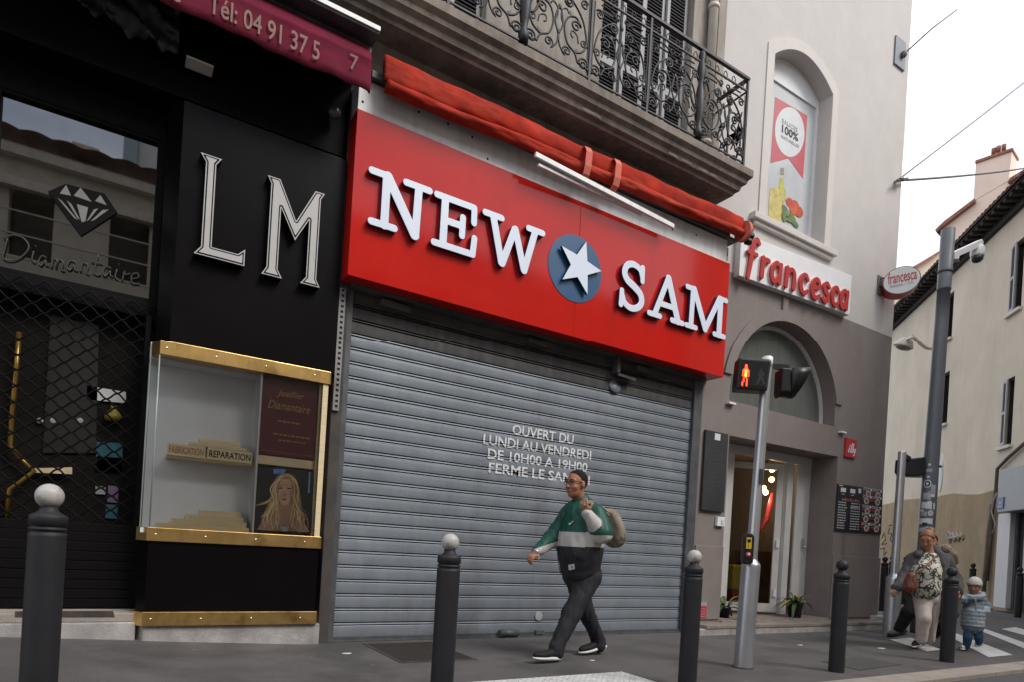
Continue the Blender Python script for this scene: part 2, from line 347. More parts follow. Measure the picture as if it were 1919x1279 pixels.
def surf_net(D, I, lo, h):
    ins = D < 0; nx, ny, nz_ = D.shape; cnt = np.zeros((nx-1, ny-1, nz_-1), np.int8)
    offs = [(a, b, c) for a in (0, 1) for b in (0, 1) for c in (0, 1)]
    S = lambda A, o: A[o[0]:nx-1+o[0], o[1]:ny-1+o[1], o[2]:nz_-1+o[2]]
    for o in offs: cnt += S(ins, o)
    cells = np.argwhere((cnt > 0) & (cnt < 8)); idx = np.full(cnt.shape, -1, np.int64); idx[tuple(cells.T)] = np.arange(len(cells))
    acc = np.zeros((len(cells), 3)); num = np.zeros(len(cells))
    for o in offs:
        for a in range(3):
            if o[a]: continue
            o2 = list(o); o2[a] = 1; c1 = cells+o; c2 = cells+o2; d1 = D[tuple(c1.T)]; d2 = D[tuple(c2.T)]; m = (d1 < 0) != (d2 < 0)
            t = np.where(m, d1/np.where(m, d1-d2, 1), 0); p = np.array(o, float)+np.zeros((len(cells), 3)); p[:, a] += t
            acc[m] += p[m]; num[m] += 1
    vs = lo+h*(cells+acc/np.maximum(num, 1)[:, None]); mi = I[tuple(cells.T)]; fs = []
    for a in range(3):
        b, c = (a+1) % 3, (a+2) % 3; sl1 = [slice(1, -1)]*3; sl1[a] = slice(0, -1); sl2 = list(sl1); sl2[a] = slice(1, None)
        e = np.argwhere(ins[tuple(sl1)] != ins[tuple(sl2)]); add = np.ones(3, int); add[a] = 0; e = e+add
        q = []
        for db, dc in ((-1, -1), (0, -1), (0, 0), (-1, 0)):
            o = np.zeros(3, int); o[b] = db; o[c] = dc; q.append(idx[tuple((e+o).T)])
        q = np.stack(q, 1); fl = ~ins[tuple(e.T)]; q[fl] = q[fl][:, ::-1]; fs.append(q)
    return vs, np.concatenate(fs), mi
def skin_obj(name, sdf, h, mats, parent=None, disp=None, cut=None, choose=None, loc=None):
    vs, fs, mi = sdf.mesh(h, disp, cut)
    for _ in range(1):                       # one light Laplacian pass
        nb = np.zeros_like(vs); n = np.zeros(len(vs))
        for i in range(4):
            a, b = fs[:, i], fs[:, (i+1) % 4]; np.add.at(nb, a, vs[b]); np.add.at(nb, b, vs[a]); np.add.at(n, a, 1); np.add.at(n, b, 1)
        vs = vs*.5+.5*nb/np.maximum(n, 1)[:, None]
    me = bpy.data.meshes.new(name); o = bpy.data.objects.new(name, me); COL.objects.link(o)
    org = WL[parent.name] if parent is not None else Vector(loc if loc is not None else (0, 0, 0))
    if parent is None: o.location = org
    else: o.parent = parent
    WL[o.name] = Vector(org); me.from_pydata((vs-np.array(org)).tolist(), [], fs.tolist())
    for m in (mats if isinstance(mats, (list, tuple)) else [mats]): me.materials.append(m)
    fc = vs[fs].mean(1); fm = mi[fs[:, 0]]
    if choose is not None: fm = choose(fc, fm)
    me.polygons.foreach_set('material_index', np.asarray(fm, np.int32)); me.polygons.foreach_set('use_smooth', np.ones(len(fs), bool)); me.update()
    return o
# ------------------------------------------------------------------ materials
M = dict(
 asphalt=mat('asphalt', (.078, .070, .070), .85, var=.22, scale=1.3, bump=.25, bscale=140, fine=.25),
 road=mat('road asphalt', (.062, .060, .062), .85, var=.2, scale=1.1, bump=.3, bscale=120, fine=.3),
 kerb=mat('kerb stone', (.27, .235, .205), .8, var=.18, scale=5, bump=.2, fine=.15),
 paint=mat('road paint', (.5, .49, .48), .7, var=.2, scale=9, bump=.1, fine=.15),
 stone=mat('soot-stained limestone', (.27, .235, .205), .85, var=.28, scale=2.5, bump=.25, bscale=40, streak=.55, scol=(.09, .07, .06), fine=.1),
 slab=mat('balcony stone', (.20, .165, .135), .9, var=.4, scale=3.2, bump=.4, bscale=35, streak=.5, scol=(.055, .042, .034)),
 plinth=mat('plinth stone', (.33, .31, .3), .85, var=.25, scale=6, bump=.35, bscale=40, fine=.15),
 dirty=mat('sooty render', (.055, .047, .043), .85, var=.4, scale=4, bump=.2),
 cream=mat('cream render', (.50, .465, .445), .85, var=.06, scale=2.2, bump=.22, bscale=22, streak=.12, scol=(.42, .38, .36), fine=.05),
 trim=mat('pale window trim', (.56, .515, .48), .8, var=.05, scale=3, bump=.05),
 grey=mat('grey masonry paint', (.195, .163, .152), .75, var=.1, scale=2.5, bump=.2, bscale=26, streak=.12, scol=(.07, .06, .056), fine=.06),
 white=mat('white enamel', (.72, .72, .73), .35, var=.05, scale=4),
 offwhite=mat('dusty white metal', (.72, .71, .70), .45, var=.1, scale=2.5, streak=.35, scol=(.35, .33, .31)),
 frame=mat('door frame white', (.58, .56, .54), .4, var=.06, scale=5, streak=.15),
 red=mat('red acrylic sheet', (.46, .0125, .008), .10, var=.07, scale=1.2, spec=.35, streak=.1, scol=(.3, .008, .008)),
 navy=mat('navy letter return', (.008, .010, .045), .4, var=.1),
 letter=mat('pale letter face', (.62, .67, .77), .3, var=.03, scale=3),
 blue=mat('blue vinyl', (.010, .068, .165), .3, var=.05),
 black=mat('black satin panel', (.0035, .0027, .0032), .30, var=.2, scale=2, spec=.10),
 blackm=mat('black paint', (.0038, .003, .0034), .55, var=.25, scale=3, spec=.10),
 dark=mat('dark interior', (.012, .010, .009), .8, var=.3, spec=.1),
 glassdark=mat('dark shop glass', (.006, .005, .004), .015, var=.2, spec=.5, ior=2.3),
 brass=mat('polished brass', (.72, .47, .18), .30, 1, var=.16, scale=4, streak=.25, scol=(.33, .17, .04)),
 brass2=mat('brass chamfer', (.72, .50, .22), .2, 1, var=.05),
 chrome=mat('bright rivet', (.85, .78, .6), .15, 1),
 galv=mat('galvanised slats', (.172, .190, .217), .45, .15, var=.13, scale=3, streak=.28, scol=(.12, .13, .15), fine=.06, bump=.05),
 galvd=mat('weathered guide rail', (.075, .077, .085), .55, .2, var=.3, scale=5, streak=.4, scol=(.03, .03, .03)),
 rail=mat('perforated steel', (.2, .2, .2), .5, .4, var=.2),
 iron=mat('wrought iron', (.016, .014, .017), .55, var=.3, scale=12, bump=.15, spec=.4),
 louvre=mat('grey louvre slats', (.095, .088, .095), .7, var=.2, streak=.2),
 stile=mat('pale shutter stile', (.27, .26, .27), .6, var=.12, streak=.2),
 pipe=mat('cream pipe', (.5, .44, .38), .5, var=.1, streak=.15),
 awnred=mat('faded red canvas', (.33, .026, .014), .85, var=.35, scale=3.5, bump=.3, bscale=18, fine=.06, spec=.12),
 awnpale=mat('faded orange strap', (.58, .14, .095), .8, var=.15),
 burg=mat('burgundy canvas', (.125, .012, .028), .85, var=.22, scale=4, bump=.3, bscale=16, fine=.06, spec=.12),
 gold=mat('faded gilt lettering', (.20, .105, .085), .7, var=.2),
 signred=mat('red raised lettering', (.40, .022, .022), .35, var=.05),
 halo=mat('clear acrylic edge', (.80, .56, .55), .3, var=.03),
 chalk=mat('slate board', (.020, .020, .024), .6, var=.25, scale=5),
 menu=mat('menu print black', (.018, .017, .022), .35, var=.1),
 print=mat('white print', (.6, .6, .6), .5, var=.05),
 printg=mat('grey print', (.30, .29, .30), .5, var=.1),
 printr=mat('red print', (.42, .03, .04), .5, var=.1),
 printb=mat('food print', (.30, .15, .08), .5, var=.4, scale=30),
 skyblue=mat('turquoise print', (.02, .10, .12), .4, var=.3, scale=12),
 yellow=mat('yellow plastic', (.62, .42, .02), .4, var=.08),
 steel=mat('brushed aluminium pole', (.47, .47, .49), .32, .75, var=.1, scale=3, streak=.2, scol=(.25, .25, .27)),
 greypole=mat('grey painted pole', (.115, .122, .138), .45, var=.08, streak=.15),
 bollard=mat('dark grey bollard paint', (.019, .0185, .0215), .55, var=.12, scale=6, bump=.04, spec=.3),
 ballw=mat('scuffed white ball', (.40, .38, .365), .5, var=.14, scale=14, bump=.1),
 plastic=mat('black plastic', (.010, .010, .011), .4, var=.1, spec=.4),
 beige=mat('beige house render', (.53, .47, .39), .9, var=.12, scale=.7, bump=.2, bscale=18, streak=.18, scol=(.30, .26, .21), fine=.05),
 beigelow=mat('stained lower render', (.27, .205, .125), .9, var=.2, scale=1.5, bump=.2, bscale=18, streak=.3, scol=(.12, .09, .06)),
 pink=mat('pale pink render', (.64, .50, .42), .9, var=.08, scale=.8, bump=.1, bscale=15),
 tile=mat('roof tile', (.10, .065, .055), .9, var=.35, scale=4, bump=.3),
 tiler=mat('red roof tile', (.24, .10, .07), .9, var=.35, scale=4, bump=.3),
 eave=mat('dark eave timber', (.022, .017, .015), .8, var=.3),
 shopgrey=mat('grey shop fascia', (.27, .28, .30), .5, var=.06),
 glassd=mat('dark window pane', (.012, .014, .015), .05, var=.1, spec=.6),
 archglass=mat('dusty arch pane', (.105, .112, .102), .18, var=.14, scale=1.5, spec=.4, vscale=(6, 1, .6)),
 terracotta=mat('plant pot black', (.012, .011, .011), .5, var=.1),
 leaf=mat('strap leaf green', (.045, .085, .018), .5, var=.35, scale=9),
 leafy=mat('yellowed leaf', (.26, .19, .05), .55, var=.3, scale=9),
 tiles=mat('step tiles', (.23, .195, .17), .4, var=.22, scale=7, fine=.1),
 tan=mat('pale timber', (.62, .50, .31), .6, var=.12, scale=6, vscale=(1, 1, 14)),
 casegrey=mat('display back board', (.56, .56, .575), .7, var=.07, scale=2),
 maroon=mat('maroon card', (.085, .009, .014), .3, var=.2, spec=.5),
 lampw=mat('pale lamp diffuser', (.55, .53, .5), .4, var=.05),
 rust=mat('rusty drain', (.045, .035, .03), .7, var=.4, scale=12),
 wire=mat('grey cable', (.12, .12, .125), .6),
)
stains(M['asphalt'], (.040, .037, .037), .8, .50, .62, .75, (.15, .145, .14), 5.); stains(M['asphalt'], (.115, .108, .105), 2.3, .56, .72, .35)
stains(M['galv'], (.085, .085, .09), .9, .52, .75, .5, stretch=(2.2, 1, .35)); stains(M['galv'], (.30, .31, .33), 1.6, .58, .72, .4); stains(M['cream'], (.38, .345, .32), .6, .54, .78, .30, stretch=(1.6, 1, .4))
stains(M['grey'], (.15, .135, .125), 1.1, .56, .74, .35); stains(M['beige'], (.33, .28, .22), .28, .5, .72, .4, stretch=(1, 1, .6)); stains(M['plinth'], (.14, .13, .12), 2.2, .5, .68, .6); stains(M['bollard'], (.036, .034, .034), 9., .60, .72, .4); stains(M['ballw'], (.16, .15, .14), 16., .52, .62, .5)
stains(M['red'], (.30, .012, .010), 1.1, .55, .8, .4, stretch=(2.5, 1, .4)); stains(M['slab'], (.24, .205, .175), 1.6, .52, .64, .6, stretch=(.7, 3, 3)); stains(M['awnred'], (.50, .10, .06), 2.5, .5, .7, .5, stretch=(.5, 3, 3))
stains(M['brass'], (.26, .14, .04), 4.5, .52, .66, .6)
GL = glass_mat('shop window glass', (.93, .94, .93), 1.36)
GLD = glass_mat('door glass', (.85, .86, .85), 1.4)
# ------------------------------------------------------------------ ground
def sheet(name, xs, ys, zf, m):
    mb = MB(); vs = [(x, y, zf(x, y)) for x in xs for y in ys]; n = len(ys)
    mb.add(vs, [(i*n+j, (i+1)*n+j, (i+1)*n+j+1, i*n+j+1) for i in range(len(xs)-1) for j in range(n-1)], 0, True)
    return tag(mb.build(name, m, fix=False), kind='structure')
xs = [-60, -20, -8]+list(np.arange(-4, 2.4, .25))+[4, 7, 10, 11.3]+[12, 14, 18, 24, 30, 45, 70, 120]
gzc = lambda x: gz(max(x, -6), 0)
PAVE = sheet('pavement', xs, [-2.8, -1, 0, 1, 5, 20, 60, 140], lambda x, y: gzc(x), M['asphalt'])
sheet('road', xs, [-70, -20, -8, -3.07], lambda x, y: gzc(x)-.035, M['road'])
mb = MB(); x = -6.
while x < 30:
    z = max(gz(x), gz(x+1.2)); L = 1.05+random.random()*.25
    mb.box(x, x+L-.008, -3.08, -2.795, -.2+gz(x), gz(x+L/2)+.006+random.random()*.003); x += L
tag(mb.build('kerb', M['kerb'], bevel=.006), kind='structure')
def stripe(pix):
    mb = MB(); mb.prism([gat(*p, .004) for p in pix], (0, 0, .003)); return mb.build('crossing_stripe', M['paint'], PAVE)
for pix in ([(1667, 1200), (1707, 1197), (1764, 1219), (1737, 1222)], [(1758, 1183), (1775, 1182), (1898, 1229), (1852, 1233)],
            [(1833, 1182), (1846, 1180), (1925, 1208), (1925, 1219)], [(1877, 1180), (1903, 1177), (1960, 1192), (1960, 1203)]): stripe(pix)
mb = MB(); a = gat(870, 1278)
x0, x1, y0, y1 = 2.2, 3.74, -2.45, -1.95; gzz = gz(3)
mb.box(x0, x1, y0, y1, gzz-.02, gzz+.006)
nx_, ny_ = 26, 8
for i in range(nx_):
    for j in range(ny_): mb.lathe([(.016, 0), (.015, .004), (.010, .006)], (x0+(i+.5)*(x1-x0)/nx_, y0+(j+.5)*(y1-y0)/ny_, gzz+.006), 8)
mb.build('tactile_paving', M['paint'], PAVE)
mb = MB()
for q in ([(1540, 1241), (1598, 1233), (1690, 1247), (1612, 1258)],):
    mb.prism([gat(*p, .002) for p in q], (0, 0, .003))
mb.build('asphalt_patch', mat('darker asphalt patch', (.050, .046, .046), .85, var=.2, scale=4, bump=.3, bscale=120, fine=.2), PAVE)
e = empty('drain_grate', (2.4, -.65, gz(2.4)), 'rusty rectangular drain grate set in the pavement before the roller shutter', 'grate')
mb = MB(); g0 = gz(2.1)+.002
for a, b, c, d in ((2.04, 2.76, -1.14, -1.11), (2.04, 2.76, -.19, -.16), (2.04, 2.07, -1.11, -.19), (2.73, 2.76, -1.11, -.19)): mb.box(a, b, c, d, g0-.03, g0+.004)
mb.build('frame', M['rust'], e)
mb = MB()
for i in range(22): mb.box(2.08+i*.0295, 2.094+i*.0295, -1.11, -.19, g0-.03, g0+.003)
mb.build('bars', M['rust'], e)
mb = MB(); mb.box(2.07, 2.73, -1.11, -.19, g0-.05, g0-.0045+.005); mb.build('pit', M['dark'], e)
# ground litter
for k, (px, py, s) in enumerate([(1652, 1217, .045), (1500, 1211, .03), (1110, 1240, .02), (650, 1227, .03)]):
    p = gat(px, py); mb = MB()
    pts = [(p[0]+s*math.cos(a)*(1+.3*math.sin(3*a))*1.4, p[1]+s*math.sin(a)*.8, p[2]+.003) for a in np.linspace(0, 2*math.pi, 9)[:-1]]
    mb.prism(pts, (0, 0, .004)); o = mb.build('paper_scrap', M['print'])
    tag(o, ['white torn paper scrap on the pavement beside the crossing stripe', 'small pale scrap on the pavement between the aluminium signal pole and the black ball bollard', 'tiny pale scrap on the pavement behind the heel of the walking man', 'pale scrap on the pavement between the drain grate and the jewellery plinth'][k], 'litter', 'scraps of paper on the pavement')
# ------------------------------------------------------------------ stone apartment building
apt = empty('apartment_building', (2.5, .2, 0), 'old stone apartment building with wrought iron balcony above the red shop sign', 'building')
mb = MB()
plate(mb, [[(-7, 5.3), (6.6, 5.3), (6.6, 15), (-7, 15)], [(4.55, 6.0), (6.0, 6.0), (6.0, 9.3), (4.55, 9.3)], [(1.55, 6.0), (3.0, 6.0), (3.0, 9.3), (1.55, 9.3)], [(-1.6, 6), (-.2, 6), (-.2, 9.3), (-1.6, 9.3)]], 0, .35)
mb.build('wall', M['stone'], apt)
mb = MB()      # courses and surrounds of the upper wall
for xa, xb in ((4.4, 4.54), (6.01, 6.14), (1.4, 1.54), (3.01, 3.15)): mb.box(xa, xb, -.045, .02, 5.99, 9.3)
for xa in (6.45,): mb.box(xa, 6.6, -.06, .02, 5.99, 15)
mb.build('window_surround', M['stone'], apt, bevel=.008)
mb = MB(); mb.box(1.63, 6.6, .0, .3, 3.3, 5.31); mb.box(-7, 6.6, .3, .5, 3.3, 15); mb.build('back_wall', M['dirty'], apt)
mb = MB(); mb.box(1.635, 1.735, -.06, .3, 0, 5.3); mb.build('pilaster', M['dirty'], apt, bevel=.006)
def shutters(xa, xb, n):
    wd = (xb-xa)/n
    for i in range(n):
        a = xa+i*wd; y = .05 if i % 2 else .09
        f = MB()
        f.box(a+.004, a+.05, y, y+.04, 6.02, 9.28); f.box(a+wd-.05, a+wd-.004, y, y+.04, 6.02, 9.28)
        for z in (6.02, 6.95, 9.2): f.box(a+.05, a+wd-.05, y+.002, y+.038, z, z+.09)
        fo = f.build('window_shutter', M['stile'], apt, bevel=.003)
        for za_, zb_ in ((6.12, 6.92), (7.05, 9.18)):
            s = MB()
            for z in np.arange(za_, zb_, .042): s.obox((a+.05, y+.002, z), (wd-.1, 0, 0), (0, .034, .024), (0, -.004, .009))
            s.build('louvres', M['louvre'], fo)
        b = MB(); b.box(a+.05, a+wd-.05, y+.045, y+.05, 6.05, 9.25); b.build('backing', M['dark'], fo)
shutters(4.56, 5.99, 4); shutters(1.56, 2.99, 4)
mb = MB(); mb.tube([(6.33, -.075, 5.99), (6.33, -.075, 14)], .062, 14)
for z in (6.5, 8.3, 10.1): mb.lathe([(.062, -.03), (.075, -.025), (.075, .025), (.062, .03)], (6.33, -.075, z), 14)
mb.build('drainpipe', M['pipe'], apt)
# balcony slab: moulded profile swept along the wall with a return at its end
prof = [(0, 5.42), (-.10, 5.46), (-.13, 5.52), (-.20, 5.60), (-.22, 5.66), (-.46, 5.69), (-.47, 5.725), (-.515, 5.74), (-.53, 5.79), (-.575, 5.82), (-.585, 5.86), (-.63, 5.90), (-.63, 5.985), (0, 5.985)]
mb = MB(); vs = []; XE = 6.63
for y, z in prof: vs += [(-7, y, z), (XE-(.63+y)*.9, y, z)]
n = len(prof); fs = [(2*i, 2*i+1, 2*(i+1)+1, 2*(i+1)) for i in range(n-1)]
mb.add(vs, fs+[tuple(range(0, 2*n, 2))])
# the end return: same profile turned through the corner
rv = []; 
for y, z in prof: rv += [(XE-(.63+y)*.9, y, z), (XE-(.63+y)*.9, 0, z)]
mb.add(rv, [(2*i, 2*i+1, 2*(i+1)+1, 2*(i+1)) for i in range(n-1)])
bal = mb.build('balcony', M['slab'], apt, fix=True)
mb = MB()       # pale patches where the soot has come off the moulding
for px, py, L in ((1105, 190, .13), (1118, 196, .1), (1265, 268, .1), (1290, 280, .12), (1322, 296, .13), (1340, 305, .1)):
    p = at(px, py, -.535); mb.ball((p[0], -.514, 5.765), (L, .014, .026), 12)
mb.build('bare_stone', mat('bare stone', (.27, .225, .19), .9, var=.25, scale=14), bal)
# ---- railing
ri = MB(); RY = -.565; RX1 = 6.5; ZB, ZT = 6.06, 7.13
xposts = [6.5-.83*i for i in range(12)]
ri.box(-3, RX1+.02, RY-.022, RY+.022, ZT-.012, ZT+.018); ri.box(-3, RX1, RY-.01, RY+.01, ZT-.16, ZT-.145); ri.box(-3, RX1, RY-.01, RY+.01, ZB, ZB+.016)
ri.box(RX1-.022, RX1+.022, RY+.022, 0, ZT-.012, ZT+.018); ri.box(RX1-.01, RX1+.01, RY, 0, ZT-.16, ZT-.145); ri.box(RX1-.01, RX1+.01, RY+.01, 0, ZB, ZB+.016)
def spir(c, r0, r1, a0, turns, n=22):
    return [(c[0]+(r0+(r1-r0)*t)*math.cos(a0+2*math.pi*turns*t), c[1]+(r0+(r1-r0)*t)*math.sin(a0+2*math.pi*turns*t)) for t in np.linspace(0, 1, n)]
def put(pts, r, f): ri.tube([f(p) for p in pts], r*1.4, 5)
def panel(f, W):       # one panel of scrolls in local (u, v): u from 0 to W, v from 0 to 1
    for mir in (0, 1):
        g = lambda p, m=mir: f(((W-p[0]) if m else p[0], p[1]))
        put(spir((.085, .115), .015, .075, 0, 1.6)+smooth_path([(.16, .10), (.20, .19), (.30, .26), (.345, .42), (.30, .56), (.20, .60), (.135, .52)], 5)+spir((.20, .50), .065, .015, 2.9, -1.3), .008, g)
        put(smooth_path([(.20, .19), (.10, .25), (.055, .36), (.075, .50), (.12, .62), (.20, .72), (.30, .80)], 5)+spir((.30, .735), .065, .012, 1.57, -1.7), .008, g)
        put(spir((.30, .16), .012, .06, 2, -1.5)+smooth_path([(.35, .12), (.40, .20), (W/2, .32)], 5), .007, g)
        put(spir((.10, .80), .012, .055, 0, 1.4)+smooth_path([(.12, .86), (.20, .865), (.28, .86)], 4), .007, g)
        put(smooth_path([(.16, .32), (.18, .40), (.24, .43), (.26, .38), (.23, .35)], 5), .006, g)
        put(smooth_path([(.03, .05), (.03, .30), (.03, .60), (.035, .93)], 3), .006, g); put(spir((.355, .90), .012, .045, 3.1, 1.3)+smooth_path([(.30, .90), (.22, .93), (.12, .93)], 4), .006, g)
        put(smooth_path([(.345, .42), (.39, .50), (.385, .60), (.33, .64), (.30, .60)], 5), .006, g); put(spir((.09, .34), .010, .05, 1.0, 1.4), .006, g)
    put(smooth_path([(W/2, .3), (W/2-.05, .45), (W/2, .62), (W/2+.05, .45), (W/2, .3)], 6), .007, f)
    for v in (.33, .62, .8): ri.ball(f((W/2, v)), (.022, .012, .03), 8, n=6)
def leafy(f, u, v, s, a):      # a small iron leaf
    d = (math.cos(a), math.sin(a)); q = (-d[1], d[0])
    P = [(u+d[0]*s*t+q[0]*s*w_, v+d[1]*s*t+q[1]*s*w_) for t, w_ in ((0, 0), (.35, .28), (1, 0), (.35, -.28))]
    ri.prism([np.array(f(p))+V(0, -.004, 0) for p in P], (0, .008, 0))
for i, xp in enumerate(xposts):
    ri.box(xp-.014, xp+.014, RY-.014, RY+.014, 5.98, ZT-.012)
    if i+1 < len(xposts):
        x0 = xposts[i+1]; W = .83
        f = lambda p, x0=x0: (x0+p[0], RY, ZB+.016+p[1]*.895)
        panel(f, W)
        for k in range(4): leafy(f, [.2, .63, .26, .57][k], [.2, .2, .58, .58][k], .07, [2.2, .9, 1.2, 2.0][k])
        for k in range(5):             # frieze of little rings and bars under the handrail
            u = .12+k*.15; ri.tube([f((u+.03*math.cos(a), 1.04+.055*math.sin(a)/1)) for a in np.linspace(0, 2*math.pi, 13)], .006, 5)
    if i in (1, 4, 7):                 # the thick cast baluster
        c = (xp, RY, 0)
        ri.lathe([(.05, 6.06), (.055, 6.15), (.03, 6.2), (.045, 6.28), (.062, 6.42), (.05, 6.6), (.028, 6.72), (.04, 6.78), (.05, 6.9), (.03, 6.98), (.045, 7.05), (.03, 7.1)], c, 12)
        for sx in (-1, 1):
            put(smooth_path([(xp+sx*.05, 6.4), (xp+sx*.12, 6.45), (xp+sx*.17, 6.62), (xp+sx*.10, 6.8), (xp+sx*.04, 6.75)], 5), .01, lambda p: (p[0], RY, p[1]))
fs_ = lambda p: (RX1, -p[0], ZB+.016+p[1]*.895)
for (b, e_) in ((.06, .3), (.3, .55)):
    put(spir((b+.08, .13), .015, .07, 0, 1.6)+smooth_path([(b+.14, .1), (b+.2, .3), (b+.12, .5), (b+.05, .62), (b+.1, .75)], 5)+spir((b+.12, .72), .06, .012, 2.6, -1.5), .008, fs_)
    put(spir((b+.17, .45), .012, .06, 0, -1.6)+smooth_path([(b+.1, .4), (b+.05, .3)], 4), .007, fs_)
ri.box(RX1-.011, RX1+.011, -.30, -.28, 5.98, ZT-.012)
put(smooth_path([(.55-.10, .15), (.5, .35), (.45, .55), (.5, .75)], 4), .007, fs_)
for a in range(6): leafy(fs_, .45, .45, .16, a*math.pi/3+.5)
ri.build('railing', M['iron'], bal, fix=False)
# ---- roller shutter
sh = MB(); X0, X1 = 1.735, 6.5; pitch = .1405
zb = .05; k = 0; P = []
z = zb
while z < 3.5:                                 # bowed slat, groove, thin ridge, groove
    zt = z+.104
    for t in np.linspace(0, 1, 5): P.append((.0150-.0030*math.sin(math.pi*t)**.6, z+(zt-.006-z)*t))
    P += [(.0195, zt), (.06, zt+.001), (.06, zt+.010), (.010, zt+.011), (.0115, zt+.018), (.017, zt+.0235), (.06, zt+.0245), (.06, zt+.035)]
    z += pitch
segx = 24; vs = []; fs = []
for i in range(segx+1):
    x = X0+(X1-X0)*i/segx
    for y, z in P: vs.append((x, y+.003*math.sin(x*3.1+z*1.7)*math.sin(z*2.3+x), z+.003*math.sin(x*1.3)*(1 if z > .3 else .4)))
n = len(P); fs = [(i*n+j, (i+1)*n+j, (i+1)*n+j+1, i*n+j+1) for i in range(segx) for j in range(n-1)]
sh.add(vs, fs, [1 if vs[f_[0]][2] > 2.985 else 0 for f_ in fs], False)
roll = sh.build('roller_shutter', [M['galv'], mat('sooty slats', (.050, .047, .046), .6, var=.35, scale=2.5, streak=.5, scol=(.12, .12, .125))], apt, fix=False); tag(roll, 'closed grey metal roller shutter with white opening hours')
mb = MB()
for xa, xb, yy in ((1.735, 1.79, -.035), (6.455, 6.52, -.03)): MB().box(xa, xb, yy, .05, 0, 3.42).build('guide_rail', M['galvd'], roll, bevel=.004)
MB().box(6.52, 6.62, -.02, .3, 0, 5.1).build('side_pier', M['galvd'], apt, bevel=.004)
mb = MB(); mb.box(1.64, 1.70, -.085, -.065, 2.2, 3.36)
for z in np.arange(2.23, 3.34, .05): mb.box(1.66, 1.685, -.0865, -.0846, z, z+.022, 1)
mb.build('perforated_strip', [M['rail'], M['dark']], roll)
mb = MB(); mb.box(1.79, 6.455, -.005, .05, .012, .052); mb.box(1.79, 6.455, -.02, .0, .0, .014); mb.build('bottom_bar', M['galvd'], roll, bevel=.003)
mb = MB(); mb.box(1.735, 6.55, -.12, .12, 3.385, 3.55); mb.build('shutter_box', M['dirty'], roll, bevel=.01)
mb = MB()
for cx_, L_ in ((2.05, .3), (3.75, .25), (5.35, .26)):
    MB().obox((cx_, -.10, 3.30), (L_, 0, -.015), (0, .10, 0), (0, 0, .06)).build('bracket', M['dirty'], roll, bevel=.004)
mb.obox((5.05, -.10, 3.17), (.30, 0, -.02), (0, .08, .04), (0, .01, .035)); mb.obox((5.02, -.12, 3.2), (.05, 0, 0), (0, .1, 0), (0, 0, .2))
mb.build('bent_bracket', M['dirty'], roll, bevel=.004)
mb = MB(); mb.lathe([(.09, 0), (.085, .02), (.0, .03)], (5.1, .015, 3.06), 18, axis=(0, -1, .3)); mb.build('dusty_lamp', M['galv'], roll)
# opening hours: painted letters, split by the grooves of the slats
STEN = mat('worn white stencil', (.58, .58, .60), .6, var=.25, scale=30)
lines = [('OUVERT DU', 3.672, 4.525, 2.268), ('LUNDI AU VENDREDI', 3.312, 4.80, 2.112), ('DE 10H00 A 19H00', 3.378, 4.755, 1.962), ('FERME LE SAMEDI', 3.40, 4.80, 1.812)]
for s_, xa, xb, zz in lines:
    ext = lambda q: (lambda v: (v[:, 0].min(), v[:, 0].max()))(text_mesh(q, 1., bold=.018)[0]); e0, e1 = ext(s_); k_ = (xb-xa)/(e1-e0); pre = ''
    for wd_ in s_.split(' '):
        pre = (pre+' '+wd_).strip(); a_, b_ = ext(wd_); x1_ = xa+(ext(pre)[1]-e0)*k_; mb = MB()
        text_box(mb, wd_, (x1_-(b_-a_)*k_, .0085, zz), UX, UZ, w=(b_-a_)*k_, h=.112, bold=.018, depth=.003); lo_ = mb.build('lettering', STEN, roll); bm = bmesh.new(); bm.from_mesh(lo_.data); gaps = []
        for k_2 in range(26):
            zt = .05+k_2*.1405+.104
            if zt < zz-.05 or zt > zz+.15: continue
            gaps += [(zt+.0025, zt+.0085), (zt+.027, zt+.033)]
        for g_ in gaps:
            for z_ in g_: bmesh.ops.bisect_plane(bm, geom=bm.verts[:]+bm.edges[:]+bm.faces[:], plane_co=(0, 0, z_), plane_no=(0, 0, 1))
        bmesh.ops.delete(bm, geom=[f_ for f_ in bm.faces if any(a_ < f_.calc_center_median().z < b_ for a_, b_ in gaps)], context='FACES'); bm.to_mesh(lo_.data); bm.free()
mb = MB()
for px, py, a, b in ((1010, 1156, .05, .035),):
    p = at(px, py, 0); mb.lathe([(.055, 0), (.05, .006)], (p[0], .004, p[2]), 14, axis=(0, -1, 0))
mb.build('lock_plate', mat('dull lock plate', (.30, .30, .30), .5), roll)
p = at(1010, 1185, 0); mb = MB(); mb.box(p[0]-.06, p[0]+.06, -.03, 0, p[2]-.03, p[2]+.02); mb.build('latch', M['galvd'], roll, bevel=.004)
p = at(950, 1196, 0); mb = MB(); mb.tube([(p[0]-.12, -.03, .05), (p[0]+.12, -.03, .05)], .04, 10); mb.build('lock', M['galvd'], roll)
